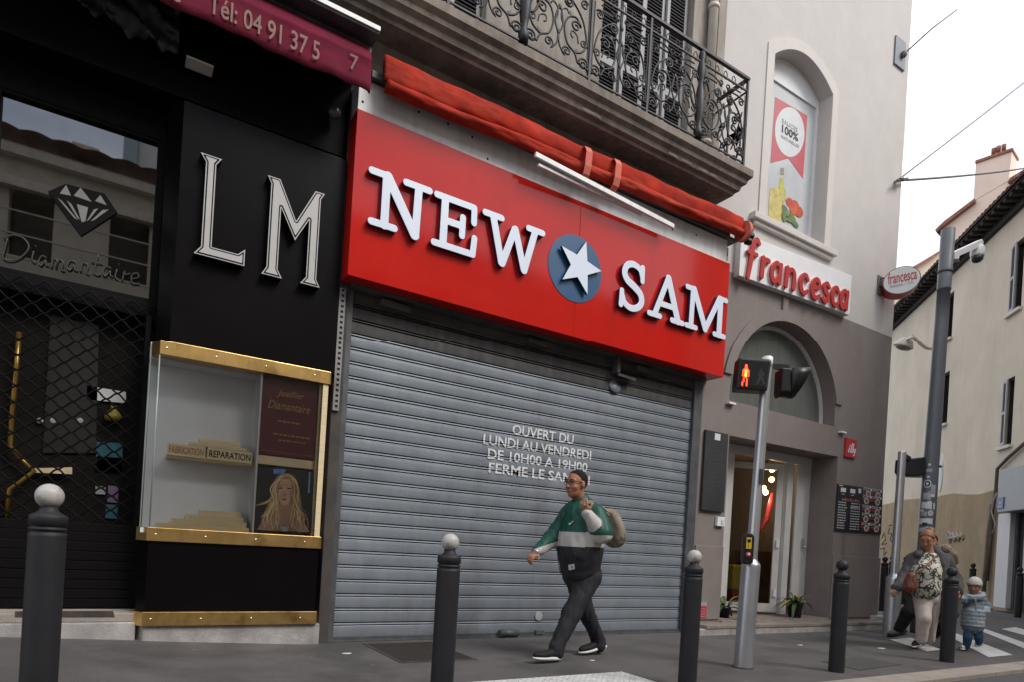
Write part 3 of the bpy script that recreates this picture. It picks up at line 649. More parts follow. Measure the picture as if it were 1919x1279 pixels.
# ------------------------------------------------------------------ red shop sign
SY = -.28
sg = empty('shop_sign', (4.18, -.14, 3.42), 'long red shop sign with raised white letters NEW SAM around a star', 'sign')
mb = MB(); mb.box(1.65, 4.22, SY, 0, 3.42, 4.94); mb.box(4.2225, 6.7, SY, 0, 3.42, 4.94); mb.build('panel', M['red'], sg, bevel=.004)
mb = MB(); mb.box(1.655, 6.64, SY+.012, -.004, 4.943, 5.235); mb.build('upper_trim', M['offwhite'], sg, bevel=.004)
mb = MB()
for px, py in ((785, 209), (840, 231), (885, 256), (914, 297), (680, 190), (1260, 430), (1305, 440)):
    p = at(px, py, SY+.01); MB().ball((p[0], SY+.012, min(p[2], 5.22)), (.012, .006, .012), 8, n=6).build('screw', M['dark'], sg)
mb = MB(); mb.lathe([(.37, 0), (.37, .006)], (4.19, SY, 4.175), 64, axis=(0, -1, 0), smooth=False); mb.build('badge', M['blue'], sg)
star = []
for i in range(10):
    a = math.radians(90+36*i-12); r_ = .305 if i % 2 == 0 else .128; star.append((4.215+r_*math.cos(a), 4.19+r_*math.sin(a)))
mb = MB(); plate(mb, [star], SY-.058, SY-.02, 0, 1); mb.build('star', [M['letter'], M['navy']], sg)
s, q = .0365, .030
GLY = dict(
 N=[([(1.80, 4.40), (1.94, 4.40)], q), ([(1.945, 4.39), (1.945, 3.94)], s), ([(1.82, 3.94), (2.045, 3.94)], q), ([(1.955, 4.395), (2.25, 3.94)], .044), ([(2.265, 4.39), (2.255, 3.945)], s), ([(2.135, 4.405), (2.375, 4.405)], q)],
 E=[([(2.455, 4.40), (2.865, 4.40)], q), ([(2.865, 4.40), (2.87, 4.25)], .03), ([(2.545, 4.39), (2.545, 3.94)], s), ([(2.45, 3.935), (2.875, 3.935)], q), ([(2.875, 3.94), (2.885, 4.10)], .03), ([(2.545, 4.18), (2.745, 4.18)], .032), ([(2.745, 4.265), (2.745, 4.085)], .03)],
 W=[([(2.99, 4.40), (3.185, 4.40)], q), ([(3.085, 4.39), (3.21, 3.95)], s), ([(3.22, 3.945), (3.345, 4.33)], .036), ([(3.355, 4.335), (3.485, 3.95)], s), ([(3.49, 3.945), (3.60, 4.39)], .036), ([(3.515, 4.40), (3.695, 4.40)], q)],
 S=[(smooth_path([(5.135, 4.32), (5.09, 4.40), (4.985, 4.43), (4.89, 4.39), (4.86, 4.30), (4.91, 4.225), (5.02, 4.175), (5.12, 4.11), (5.145, 4.02), (5.09, 3.945), (4.985, 3.915), (4.885, 3.955), (4.84, 4.04)], 6), [.032, .036, .043, .036, .032]), ([(5.135, 4.43), (5.14, 4.27)], .03), ([(4.835, 4.085), (4.83, 3.92)], .03)],
 A=[([(5.555, 4.415), (5.365, 3.94)], .036), ([(5.56, 4.415), (5.755, 3.94)], .045), ([(5.275, 3.93), (5.455, 3.93)], q), ([(5.655, 3.93), (5.84, 3.93)], q), ([(5.43, 4.085), (5.69, 4.085)], .032)],
 M=[([(5.885, 4.405), (5.99, 4.405)], q), ([(5.99, 4.395), (5.985, 3.94)], .038), ([(5.905, 3.93), (6.075, 3.93)], q), ([(6.01, 4.40), (6.245, 3.955)], .042), ([(6.245, 3.955), (6.475, 4.40)], .038), ([(6.50, 4.395), (6.50, 3.94)], .044), ([(6.50, 4.405), (6.605, 4.405)], q), ([(6.415, 3.93), (6.60, 3.93)], q)])
for L_ in 'NEWSAM':
    mb = MB(); plate(mb, glyph(GLY[L_]), SY-.056, SY-.014, 0, 1, bevel=.004); mb.build('letter', [M['letter'], M['navy']], sg)
# ------------------------------------------------------------------ red awning, rolled up under the balcony
def roll_mesh(mb, x0, x1, c0, c1, ry, rz, seed, amp=.18, sag=.02, nx=260, na=40, mi=0):
    r_ = np.random.default_rng(seed); ph = r_.uniform(0, 6.3, 8); vs = []
    for i in range(nx+1):
        t = i/nx; x = x0+(x1-x0)*t
        for k in range(na):
            a = 2*math.pi*k/na; d = 1+amp*(.35*math.sin(3*a+5*t*3+ph[0])*math.sin(7*t+ph[1])+.3*math.sin(2*a-9*t+ph[2])+.55*(abs(math.sin(1.5*a+17*t+ph[3]+1.5*math.sin(9*t)))-.5)+.4*(abs(math.sin(2*a-37*t+ph[4]))-.5)+.12*(abs(math.sin(a+53*t+ph[6]))-.5))
            y = c0[0]+(c1[0]-c0[0])*t; z = c0[1]+(c1[1]-c0[1])*t-sag*math.sin(math.pi*t)+.008*math.sin(19*t+ph[5])
            vs.append((x, y+ry*d*math.cos(a), z+rz*d*math.sin(a)))
    mb.add(vs, [(i*na+k, i*na+(k+1) % na, (i+1)*na+(k+1) % na, (i+1)*na+k) for i in range(nx) for k in range(na)]+[tuple(range(na)), tuple(nx*na+k for k in range(na))], mi, True)
aw = empty('rolled_awning', (4.2, -.4, 5.2), 'faded red canvas awning rolled up above the red sign', 'awning')
mb = MB(); roll_mesh(mb, 1.83, 6.72, (-.42, 5.315), (-.42, 5.385), .040, .105, 3, .15, .0); mb.build('upper_fold', M['awnred'], aw)
mb = MB(); roll_mesh(mb, 1.86, 6.76, (-.43, 5.14), (-.43, 5.29), .058, .054, 8, .22, .0); mb.build('lower_fold', M['awnred'], aw)
mb = MB(); mb.box(1.75, 6.6, -.34, -.30, 5.24, 5.30); mb.box(1.78, 6.8, -.30, -.02, 5.25, 5.28); mb.build('support_bar', M['galvd'], aw)
p0, p1 = at(1003, 289, -.50), at(1262, 424, -.42); mb = MB(); mb.bar(p0, p1, .032, .05); mb.bar(p0+V(.06, .03, -.07), p1+V(-.5, .03, .0), .028, .03)
mb.build('folding_arm', M['offwhite'], aw, bevel=.004)
for px, py in ((1101, 283), (1156, 306)):
    p = at(px, py, -.50); mb = MB(); w_ = .085
    L2 = [(-.36, .05), (-.50, .045), (-.535, -.02), (-.525, -.17), (-.50, -.25), (-.44, -.29), (-.40, -.27)]
    vs = []
    for y, dz in L2: vs += [(p[0]-w_/2, y, p[2]+dz-.0), (p[0]+w_/2, y+.002, p[2]+dz+.004), (p[0]+w_/2, y-.006, p[2]+dz-.002), (p[0]-w_/2, y-.008, p[2]+dz-.006)]
    fs = []
    for i in range(len(L2)-1): fs += [(4*i+j, 4*i+(j+1) % 4, 4*(i+1)+(j+1) % 4, 4*(i+1)+j) for j in range(4)]
    mb.add(vs, fs, 0, False); mb.build('strap', M['awnpale'], aw)
mb = MB(); p = at(1390, 432, -.43)
mb.lathe([(.13, -.02), (.13, .03), (.1, .05)], (6.74, -.43, 5.32), 16, axis=(1, 0, 0)); mb.build('end_band', M['awnpale'], aw)
mb = MB()
for dx, dz in ((.06, .05), (.09, -.02), (.05, -.1)): mb.lathe([(.035, 0), (.05, .02), (.035, .05), (.05, .07), (.02, .09)], (6.75+dx, -.43, 5.32+dz), 10, axis=(1, 0, .1))
mb.build('gear', M['plastic'], aw)
al = empty('alarm_box', at(1354, 472, -.15), 'small cream alarm siren box at the right end of the red sign', 'alarm')
p = at(1354, 474, -.17); mb = MB(); mb.box(p[0]-.09, p[0]+.09, -.2, -.06, p[2]-.085, p[2]+.09); mb.build('housing', M['pipe'], al, bevel=.02)
mb = MB(); mb.lathe([(.045, 0), (.04, .02), (.015, .022)], (p[0]+.01, -.2, p[2]-.02), 14, axis=(0, -1, 0)); mb.build('grille', M['plastic'], al)
# ------------------------------------------------------------------ jeweller's shopfront
jw = empty('jewellery_shop', (.3, .2, .05), 'black jewellery shopfront with brass trimmed display window and big white L and M letters', 'shopfront')
mb = MB(); PY_ = -.10     # the lettered panel, its left edge chamfered back to the doorway
def chamf(x0, x1, yf, z0, z1, c=.10, d=.16): return [(x0-c, yf+d, z0), (x0, yf, z0), (x1, yf, z0), (x1, .28, z0), (x0-c, .28, z0)]
mb.prism(chamf(.272, 1.632, PY_, 2.525, 4.56), (0, 0, 2.02)); mb.build('letter_panel', M['black'], jw, bevel=.004)
mb = MB(); mb.box(-6, 1.63, -.06, .4, 4.58, 5.42); mb.box(-6, -1.0, .26, .4, 0, 4.58); mb.box(-1.0, .17, .24, .4, 4.33, 4.58); mb.box(-1.0, .17, .24, .34, 2.80, 2.93)
mb.build('fascia', M['blackm'], jw, bevel=.006)
mb = MB()
for a, b, c, d in ((-1.0, -.945, 2.93, 4.33), (.11, .172, 2.93, 4.33), (-.945, .11, 2.93, 2.965), (-.945, .11, 4.30, 4.33)): mb.box(a, b, .245, .33, c, d)
tf = mb.build('transom_window', M['blackm'], jw, bevel=.004)
mb = MB(); mb.box(-.945, .11, .285, .295, 2.965, 4.30); mb.build('pane', M['glassdark'], tf)
# L and M: white outline, dark inline, white core, on dark returns
Lp = [(.408, 4.122), (.57, 4.122), (.530, 4.06), (.530, 3.375), (.735, 3.375), (.79, 3.43), (.79, 3.288), (.40, 3.288), (.452, 3.36), (.452, 4.06)]
Mp = [(.936, 4.12), (1.04, 4.12), (1.192, 3.80), (1.345, 4.12), (1.428, 4.12), (1.395, 4.06), (1.395, 3.335), (1.43, 3.27), (1.258, 3.27), (1.305, 3.335), (1.305, 3.85), (1.192, 3.63), (1.060, 3.88), (1.060, 3.335), (1.10, 3.265), (.93, 3.265), (.968, 3.335), (.968, 4.06)]
LMF = mat('aged white letter', (.40, .385, .375), .4, var=.05)
for poly in (Lp, Mp):
    mb = MB(); plate(mb, [poly], -.185, -.10, 0, 1)
    plate(mb, inset(poly, .009), -.187, -.18, 1, 1); plate(mb, inset(poly, .019), -.189, -.181, 0, 1)
    mb.build('letter', [LMF, M['blackm']], jw)
# diamond emblem on the transom
em = empty('diamond_emblem', (-.38, .27, 3.6))
em.parent = jw; em.location = Vector((-.38, .27, 3.6))-Vector(WL[jw.name])
tl = MB(); hexa = [at(*p, .262)[[0, 2]] for p in ((90, 358), (123, 344), (196, 362), (220, 397), (152, 441))]
plate(tl, [[tuple(q) for q in hexa]], .262, .282); dm = tl.build('dark_plate', M['blackm'], jw)
tri = MB()
for q in (((112, 362), (124, 346), (133, 366)), ((138, 366), (151, 351), (172, 378)), ((178, 376), (188, 365), (200, 384)), ((107, 369), (117, 377), (146, 412), (139, 408)), ((125, 375), (134, 382), (150, 411), (145, 408)), ((144, 382), (165, 388), (160, 414), (153, 416)), ((176, 392), (184, 390), (166, 412), (162, 414)), ((192, 393), (204, 392), (176, 412), (170, 414))):
    tri.prism([at(*p, .259) for p in q], (0, .004, 0))
tri.build('diamond_facets', mat('dim facet grey', (.20, .19, .18), .5), dm)
mb = MB()
scr = lambda *pts: smooth_path([tuple(at(*p, .262)) for p in pts], 6)
sa = lambda x, y: ((x+15, y-12), (x+6, y-15), (x, y-4), (x+5, y+3), (x+13, y-7), (x+14, y+2), (x+20, y+4))
for pts in (((14, 446), (8, 470), (6, 484), (24, 488), (44, 478), (54, 462), (44, 446), (24, 440), (6, 446)), ((63, 470), (60, 486), (66, 493)), sa(72, 494), ((96, 502), (100, 485), (107, 489), (105, 503), (110, 487), (118, 491), (115, 505), (122, 507)),
            sa(126, 503), ((151, 509), (155, 493), (165, 497), (162, 511), (168, 514)), ((184, 476), (177, 507), (182, 515), (189, 513)), ((171, 490), (193, 494)), sa(193, 514), ((219, 504), (216, 518), (222, 524)), ((229, 526), (233, 508), (235, 514), (244, 512)), ((248, 522), (260, 519), (256, 511), (247, 516), (248, 530), (262, 531)), ((66, 460), (67, 461)), ((222, 494), (223, 495))):
    mb.tube(scr(*pts), .0062, 5)
mb.build('script_lettering', mat('dim script', (.040, .037, .034), .5, var=.1), jw)
COL.objects.unlink(em); bpy.data.objects.remove(em)
# display window
mb = MB(); CYF = -.16
def band(z0, z1, xl=.203, grow=0.):
    b = MB(); b.prism([(xl-.055-grow, CYF+.11, z0), (xl, CYF, z0), (1.585, CYF, z0), (1.60, CYF+.03, z0), (1.60, -.02, z0), (xl-.055-grow, -.02, z0)], (0, 0, z1-z0)); return b
dw = None
bs = [band(2.415, 2.53), band(.895, 1.005, .19, .02), band(.20, .315, .19, .03)]
case = MB(); case.prism([(.14, -.03, .315), (.205, -.14, .315), (1.575, -.14, .315), (1.575, .3, .315), (.14, .3, .315)], (0, 0, .58)); dw = case.build('display_case', M['black'], jw, bevel=.004)
for b in bs: b.build('brass_band', M['brass'], dw, bevel=.003)
mb = MB()
for z in (2.472, .95, .257):
    for x in (.25, .62, 1.02, 1.44): mb.ball((x, CYF, z), (.009, .006, .009), 8, n=6)
mb.build('rivet', M['chrome'], dw)
mb = MB(); mb.box(.14, 1.6, .17, .20, .9, 2.53); mb.box(.99, 1.005, -.12, .28, 1.005, 2.415); mb.box(.14, 1.59, -.02, .3, 2.40, 2.53); mb.box(.14, 1.59, -.12, .3, .96, 1.0)
mb.build('back_board', M['casegrey'], dw)
mb = MB(); mb.box(1.525, 1.575, -.145, -.05, 1.005, 2.415); mb.box(1.505, 1.525, -.10, .28, 1.005, 2.415); mb.build('corner_post', M['tan'], dw, bevel=.003)
mb = MB(); mb.box(1.005, 1.52, -.06, .0, 1.625, 1.705); mb.box(.75, .97, -.02, .02, 1.63, 1.69); mb.build('cross_bar', M['tan'], dw, bevel=.003)
mb = MB(); mb.quad((.205, -.146, 1.005), (1.525, -.146, 1.005), (1.525, -.146, 2.415), (.205, -.146, 2.415)); mb.quad((.145, -.045, 1.005), (.203, -.146, 1.005), (.203, -.146, 2.415), (.145, -.045, 2.415)); mb.build('glass', GL, dw, fix=False)
mb = MB()
for x, y in ((.204, -.146), (.146, -.046)): mb.tube([(x, y, 1.0), (x, y, 2.42)], .006, 6)
mb.build('glass_edge', mat('glass edge', (.25, .30, .28), .2, var=.05), dw)
# goods in the window
st = empty('step_display', (.6, .1, 1.0), 'pale wooden step display on the floor of the jewellery window', 'display stand')
mb = MB()
for i in range(4): mb.box(.26+.11*i, .97-.015*i, -.10+.06*i, .165, 1.002 if i == 0 else 1.0+.045*i, 1.045+.045*i)
mb.build('steps', M['tan'], st, bevel=.002)
st = empty('shelf_stack', (.65, .1, 1.6), 'pale stacked shelf with the words FABRICATION REPARATION in the jewellery window', 'shelf')
mb = MB(); mb.box(.30, .975, -.04, .165, 1.60, 1.63); mb.box(.47, .93, -.0, .165, 1.722, 1.752); mb.box(.55, .88, .05, .165, 1.752, 1.80); mb.build('boards', M['tan'], st, bevel=.002)
for s_, xa, xb, a in (('FABRICATION', .30, .59, M['tan']), ('REPARATION', .605, .968, M['tan'])):
    mb = MB(); mb.box(xa, xb, -.055, -.04, 1.615, 1.715); pl = mb.build('name_plate', a, st, bevel=.002)
    mb = MB(); text_box(mb, s_, (xa+.015, -.0565, 1.637), UX, UZ, w=xb-xa-.03, h=.058, bold=.012); mb.build('lettering', M['dark'] if s_[0] == 'R' else M['printb'], pl)
pc = empty('maroon_card', (1.25, -.06, 2.05), 'dark maroon card with faint gold script in the upper jewellery window', 'poster')
mb = MB(); mb.box(1.012, 1.50, -.07, -.06, 1.712, 2.405); mb.build('card', M['maroon'], pc)
gd = mat('dull gold script', (.32, .19, .055), .5, var=.3, scale=20)
for s_, x, z, w_, h_ in (('Joaillier', 1.14, 2.235, .24, .075), ('Diamantaire', 1.07, 2.13, .37, .075)):
    mb = MB(); text_box(mb, s_, (x, -.0715, z), UX, UZ, w=w_, h=h_, shear=.35); mb.build('lettering', gd, pc)
mb = MB()
for z, xa, xb in ((2.02, 1.16, 1.33), (1.90, 1.13, 1.44), (1.85, 1.18, 1.40)):
    x = xa
    while x < xb: l_ = .012+random.random()*.03; mb.box(x, x+l_, -.0715, -.07, z, z+.012); x += l_+.01
for a, b, c, d in ((1.03, 1.485, 1.745, 1.748),): mb.box(a, b, -.0715, -.07, c, d)
mb.build('small_print', gd, pc)
pp = empty('portrait_poster', (1.25, -.08, 1.3), 'poster of a long haired blond woman on black in the lower jewellery window', 'poster')
F = lambda px, py, dy=0.: at(px, py, -.10-dy)
mb = MB(); mb.prism([F(482, 877), (F(588, 884)), F(584, 1000), F(474, 997)], (0, .012, 0)); mb.build('board', mat('poster black', (.012, .012, .015), .3, var=.3, scale=10), pp)
skinp = mat('poster skin', (.52, .30, .21), .5, var=.25, scale=18); hairp = mat('poster hair', (.55, .38, .19), .6, var=.45, scale=30, vscale=(1, 1, .12)); hairs = mat('poster hair dark', (.25, .155, .075), .6, var=.4, scale=30, vscale=(1, 1, .15))
def flat(name, m, pix, dy):
    b = MB(); b.prism([F(x, y, dy) for x, y in pix], (0, .0012, 0)); return b.build(name, m, pp)
flat('hair', hairs, [(520, 893), (512, 905), (509, 925), (500, 950), (490, 975), (486, 994), (512, 996), (560, 997), (572, 985), (566, 955), (562, 925), (558, 905), (550, 892), (535, 888)], .001)
flat('hair', hairp, [(525, 892), (513, 908), (511, 930), (503, 952), (488, 972), (497, 968), (512, 952), (522, 962), (523, 935), (519, 915), (527, 900), (537, 893), (546, 900), (552, 918), (553, 945), (551, 965), (558, 985), (565, 975), (560, 945), (561, 918), (555, 900), (541, 889)], .004)
flat('hair', hairp, [(512, 930), (500, 940), (478, 949), (495, 947), (512, 938)], .004)
rs_ = random.Random(11); HT = [mat('strand tone %d' % i, c_, .6, var=.2) for i, c_ in enumerate(((.60, .43, .23), (.40, .26, .12), (.22, .13, .06), (.70, .52, .30)))]
for k in range(44):
    sd = -1 if k % 2 else 1; t0 = rs_.random(); x0_, y0_ = 534+sd*(3+9*t0), 891+7*t0; sp_ = (12+24*rs_.random())*sd
    path = smooth_path([(x0_, y0_), (x0_+sp_*.45, y0_+20), (533+sd*(13+.25*abs(sp_))+rs_.uniform(-2, 2), y0_+48), (533+sp_*1.1+rs_.uniform(-4, 4), y0_+75), (533+sp_*1.15+rs_.uniform(-6, 6), min(993, y0_+rs_.uniform(84, 104)))], 5); wd = rs_.uniform(.7, 1.6)
    L_ = [(q[0]-wd*(1-.7*i/len(path)), q[1]) for i, q in enumerate(path)]; R2 = [(q[0]+wd*(1-.7*i/len(path)), q[1]) for i, q in enumerate(path)]
    flat('hair', HT[k % 4], L_+R2[::-1], .0045+.00003*k)
flat('neck', mat('poster neck', (.32, .18, .13), .5, var=.2), [(524, 938), (544, 938), (546, 960), (558, 972), (556, 985), (516, 985), (511, 972), (523, 960)], .002)
flat('face', skinp, [(521, 905), (527, 899), (540, 899), (547, 908), (548, 922), (546, 936), (540, 946), (533, 949), (526, 944), (520, 931), (519, 915)], .006)
for q in ([(522, 915.5), (529, 914.5), (530, 917), (523, 917.5)], [(538, 915), (545.5, 916), (545, 918), (538, 917.5)]): flat('eye', M['dark'], q, .0065)
for q in ([(521, 911.5), (530, 910), (530.5, 911.5), (521, 913)], [(537.5, 910.5), (547, 912), (547, 913.5), (537.5, 912)]): flat('eyebrow', hairs, q, .0065)
for q in ([(521, 905), (527, 900), (524, 912), (521, 930), (524, 941), (519, 929), (518, 914)], [(547, 908), (549, 922), (546, 936), (540, 946), (543, 934), (544, 922)]): flat('face_shade', mat('poster skin shade', (.33, .18, .12), .5, var=.2, scale=20), q, .0062)
flat('mouth', mat('poster lips', (.22, .06, .05), .5), [(527, 937), (531, 935.6), (533, 936.2), (535, 935.6), (539, 937), (533, 940)], .0065)
flat('nose_shade', hairs, [(530.5, 929), (536.5, 928.5), (535, 930.5), (531.5, 930.8)], .0065)
for q in ([(482, 994), (490, 980), (508, 973), (520, 979), (521, 987), (508, 996)], [(580, 998), (572, 984), (556, 975), (545, 981), (547, 990), (560, 999)]): flat('hand', mat('poster hands', (.36, .21, .155), .5, var=.3, scale=40), q, .004)
flat('collar', M['printg'], [(525, 987), (542, 988), (538, 997), (529, 997)], .005)
flat('blue_light', mat('poster blue', (.10, .22, .50), .5, var=.4, scale=20), [(512, 880), (536, 881), (532, 890), (513, 889)], .0015)
flat('blue_light', mat('poster blue', (.12, .30, .55), .5, var=.4, scale=20), [(579, 886), (582, 887), (580, 925), (577, 925)], .0015)
# doorway: grille before a dark door
gr = MB()
for i in range(31):                    # expanding lattice: rows of waved bars meeting in lens-shaped cells
    z0 = 1.03+i*.0615; pts = []
    for k in range(64):
        x = -.99+k*.0185; pts.append((x, .205+.003*math.sin(i), z0+.029*math.cos(2*math.pi*x/.150+math.pi*(i % 2))+.004*math.sin(x*5+i)))
    gr.tube(pts, .0078, 5, caps=False)
go = gr.build('security_grille', M['blackm'], jw, fix=False)
mb = MB()
for k in range(9): mb.box(-1.0, .165, .20, .225, .31+k*.078, .31+k*.078+.073)
mb.build('lower_slats', M['blackm'], go, bevel=.004)
mb = MB(); mb.box(.10, .14, .18, .24, .31, 2.8); mb.build('grille_post', M['blackm'], go)
MB().box(-6, 1.62, .5, .6, 0, 5.4).build('back_wall', M['dark'], jw); dr = MB(); dr.box(-1.0, .17, .42, .45, .3, 2.95); do = dr.build('shop_door', M['dark'], jw)
gm = mat('tarnished gold tube', (.24, .145, .03), .3, .7, var=.3, scale=14)
mb = MB(); mb.tube([tuple(at(*p, .34)) for p in ((36, 622), (30, 700), (22, 780), (19, 838), (40, 862), (64, 884), (38, 905), (18, 918), (12, 985))], .019, 10); mb.build('door_handle', gm, do)
mb = MB(); mb.prism([at(*p, .36) for p in ((62, 879), (135, 877), (135, 890), (66, 887))], (0, .02, 0)); mb.build('push_bar', M['tan'], do)
DOORP = lambda nm, m, *q: MB().prism([at(*p, .40) for p in q], (0, .004, 0)).build(nm, m, do)
DOORP('paper_notice', M['print'], (163, 724), (236, 736), (236, 757), (163, 750)); DOORP('poster', M['skyblue'], (181, 829), (230, 832), (229, 886), (180, 884))
DOORP('poster', mat('violet print', (.15, .13, .25), .5, var=.3, scale=15), (180, 856), (229, 860), (229, 886), (180, 884))
DOORP('sticker', M['printg'], (179, 912), (198, 913), (197, 928), (179, 927)); DOORP('sticker', mat('pink print', (.16, .10, .17), .5, var=.3, scale=20), (203, 911), (222, 913), (221, 944), (201, 942)); DOORP('sticker', M['skyblue'], (199, 946), (221, 948), (219, 974), (197, 972))
DOORP('grey_panel', mat('dim reflection board', (.014, .013, .0125), .4, var=.3, scale=2), (95, 590), (185, 610), (180, 850), (80, 850))
for px in (75, 100, 150): p = at(px, 790, .40); MB().lathe([(.022, 0), (.024, .004), (.016, .006)], (p[0], .40, p[2]), 14, axis=(0, -1, 0)).build('sticker', M['printg'], do)
p = at(213, 775, .38); MB().lathe([(.0, -.075), (.06, -.07), (.07, -.03), (.05, .0), (.022, .03), (.025, .06), (.0, .065)], p, 16).build('yellow_bell', mat('yellow print', (.20, .155, .012), .5, var=.15), do)
p = at(130, 800, .41); MB().prism([at(*q, .41) for q in ((112, 800), (128, 780), (140, 795), (133, 815), (118, 818))], (0, .003, 0)).build('sticker', mat('deep blue print', (.015, .018, .08), .5), do)
# plinth, threshold and step
mb = MB(); mb.prism([(.15, -.02, 0), (.20, -.13, 0), (1.63, -.13, 0), (1.63, .3, 0), (.15, .3, 0)], (0, 0, .198)); mb.box(-6, .149, -.10, .5, 0, .225)
mb.build('plinth', M['plinth'], jw, bevel=.012)
mb = MB(); mb.box(-6, .15, -.085, .42, .226, .298); mb.build('threshold', M['kerb'], jw, bevel=.008)
mt = MB(); mt.prism([at(28, 1147, -.09)*V(1, 0, 1)+V(0, -.088, 0), at(212, 1146, -.09)*V(1, 0, 1)+V(0, -.088, 0), at(215, 1158, -.09)*V(1, 0, 1)+V(0, -.088, 0), at(28, 1158, -.09)*V(1, 0, 1)+V(0, -.088, 0)], (0, .003, 0)); mt.build('brown_strip', M['rust'], jw)
for px, py, nm in ((378, 118, 'soffit_lamp'),):
    p = at(px, py, -.20); lp = empty(nm, p, 'small pale rectangular lamp under the burgundy awning', 'lamp')
    MB().box(p[0]-.14, p[0]+.11, -.26, -.06, p[2]-.02, p[2]+.06).build('housing', M['blackm'], lp, bevel=.008)
    MB().box(p[0]-.115, p[0]+.085, -.264, -.12, p[2]-.036, p[2]-.0205).build('diffuser', M['lampw'], lp, bevel=.004)
p = at(627, 210, -.16); lp = empty('round_lamp', p, 'round dark floodlight on the black fascia beside the red sign', 'lamp')
MB().ball(p, (.06, .05, .06)).build('globe', mat('dim globe', (.06, .06, .065), .2, var=.2), lp); MB().tube([p, p+V(0, .1, .1)], .02, 8).build('bracket', M['blackm'], lp)
# burgundy awning
ba = empty('burgundy_awning', (-.5, -.4, 5.2), 'burgundy canvas awning with faded gilt telephone number above the jewellery shop', 'awning')
mb = MB(); nx = 160; vs = []; rows = ((-.44, 5.40), (-.50, 5.34), (-.56, 5.26), (-.585, 5.20), (-.60, 5.185), (-.592, 5.17), (-.596, 5.08), (-.60, 4.98), (-.60, 4.90))
for i in range(nx+1):
    x = -5+6.66*i/nx
    for j, (y, z) in enumerate(rows):
        a = max(0, j-4)/4
        vs.append((x, y+a*(.006*math.sin(x*19+j*.6)+.009*(abs(math.sin(x*14-j*.8))-.5)+.008*math.sin(x*8)), z+a*.006*math.sin(x*5)+(.003*math.sin(x*21) if j > 2 else 0)))
nr = len(rows); mb.add(vs, [(i*nr+j, (i+1)*nr+j, (i+1)*nr+j+1, i*nr+j+1) for i in range(nx) for j in range(nr-1)], 0, True)
co = mb.build('canvas', M['burg'], ba, fix=False); md = co.modifiers.new('thick', 'SOLIDIFY'); md.thickness = .006
mb = MB(); mb.prism([(1.655, -.44, 5.40), (1.655, -.585, 5.2), (1.655, -.595, 4.89), (1.655, -.55, 4.93), (1.655, -.42, 5.1), (1.655, -.3, 5.3)], (.005, 0, 0)); mb.build('end_flap', M['burg'], ba)
mb = MB(); mb.box(-5, 1.70, -.64, -.05, 5.405, 5.455); mb.box(-5, 1.69, -.47, -.06, 5.34, 5.404); mb.build('cover_box', M['galvd'], ba, bevel=.006)
mb = MB(); mb.box(-5, 1.702, -.655, -.642, 5.425, 5.462); mb.build('cover_edge', M['offwhite'], ba)
tx = MB(); text_box(tx, 'Tél: 04 91 37 5', at(390, 22, -.622), UX, UZ, w=.84, h=.155, bold=.01); 
tx.build('lettering', M['gold'], ba)
tx = MB(); text_box(tx, 'st', at(298, -12, -.622), UX, UZ, w=.14, h=.13, bold=.01); tx.build('lettering', M['gold'], ba)
tx = MB(); text_box(tx, '7', at(655, 128, -.622), UX, UZ, w=.07, h=.13, bold=.004); tx.build('lettering', mat('worn gilt', (.19, .07, .07), .7), ba)
mb = MB(); mb.box(-5, 1.6, -.50, -.06, 5.30, 5.335); mb.build('soffit', M['blackm'], ba)
tp = MB(); vs = []
for i in range(40):
    for j in range(10):
        x = -.55+.75*i/39; vs.append((x, -.25-.03*math.sin(j*1.3+i*.2)-.03*j*.3, 4.78+.3*j/9+.03*math.sin(i*.5+j)+.02*math.sin(i*1.1-j*2)+(.1-.1*i/39)))
tp.add(vs, [(i*10+j, (i+1)*10+j, (i+1)*10+j+1, i*10+j+1) for i in range(39) for j in range(9)], 0, True)
tpo = tp.build('folded_tarpaulin', mat('slate tarpaulin', (.022, .023, .029), .45, var=.2, scale=5), loc=(-.2, -.25, 4.85), fix=False); tag(tpo, 'crumpled dark grey plastic sheet hanging under the burgundy awning', 'sheet')
tpo.modifiers.new('thick', 'SOLIDIFY').thickness = .004
# ------------------------------------------------------------------ corner building with the cafe
cb = empty('corner_building', (8.9, .2, 0), 'cream rendered corner building with dark grey ground floor and arched cafe door', 'building')
XL, XR, ZG = 6.62, 11.19, 5.02
ac, ar, aR = (8.42, 3.36), 1.25, 1.42
arch = [(9.67, 3.24)]+[(ac[0]+ar*math.cos(a), ac[1]+ar*math.sin(a)) for a in np.linspace(0, math.pi, 40)]+[(7.17, 3.24)]
door = [(7.22, .165), (9.82, .165), (9.82, 2.775), (7.22, 2.755)]
mb = MB(); plate(mb, [[(XL, .0), (XR, .0), (XR, ZG), (XL, ZG)], arch, door], 0, .45); mb.build('ground_floor_wall', M['grey'], cb)
ring = [(ac[0]+aR*math.cos(a), ac[1]+aR*math.sin(a)) for a in np.linspace(.17, math.pi-.17, 40)]+[(ac[0]+(ar+.01)*math.cos(a), ac[1]+(ar+.01)*math.sin(a)) for a in np.linspace(math.pi-.19, .19, 40)]
mb = MB(); plate(mb, [ring], -.03, .0); mb.box(8.18, 8.30, -.032, .0, 4.62, 4.95); mb.build('arch_band', M['grey'], cb, bevel=.006)
mb = MB()
for xa, xb in ((6.66, 7.215), (9.83, 11.215)): MB().box(xa, xb, -.02, .0, .17, 1.185).build('base_course', M['grey'], cb, bevel=.006)
mb.box(11.19, 11.215, .001, 2.5, .17, 1.185); mb.build('base_course', M['grey'], cb, bevel=.006)
SQ = 5.95; xa, xb = 7.68, 9.10
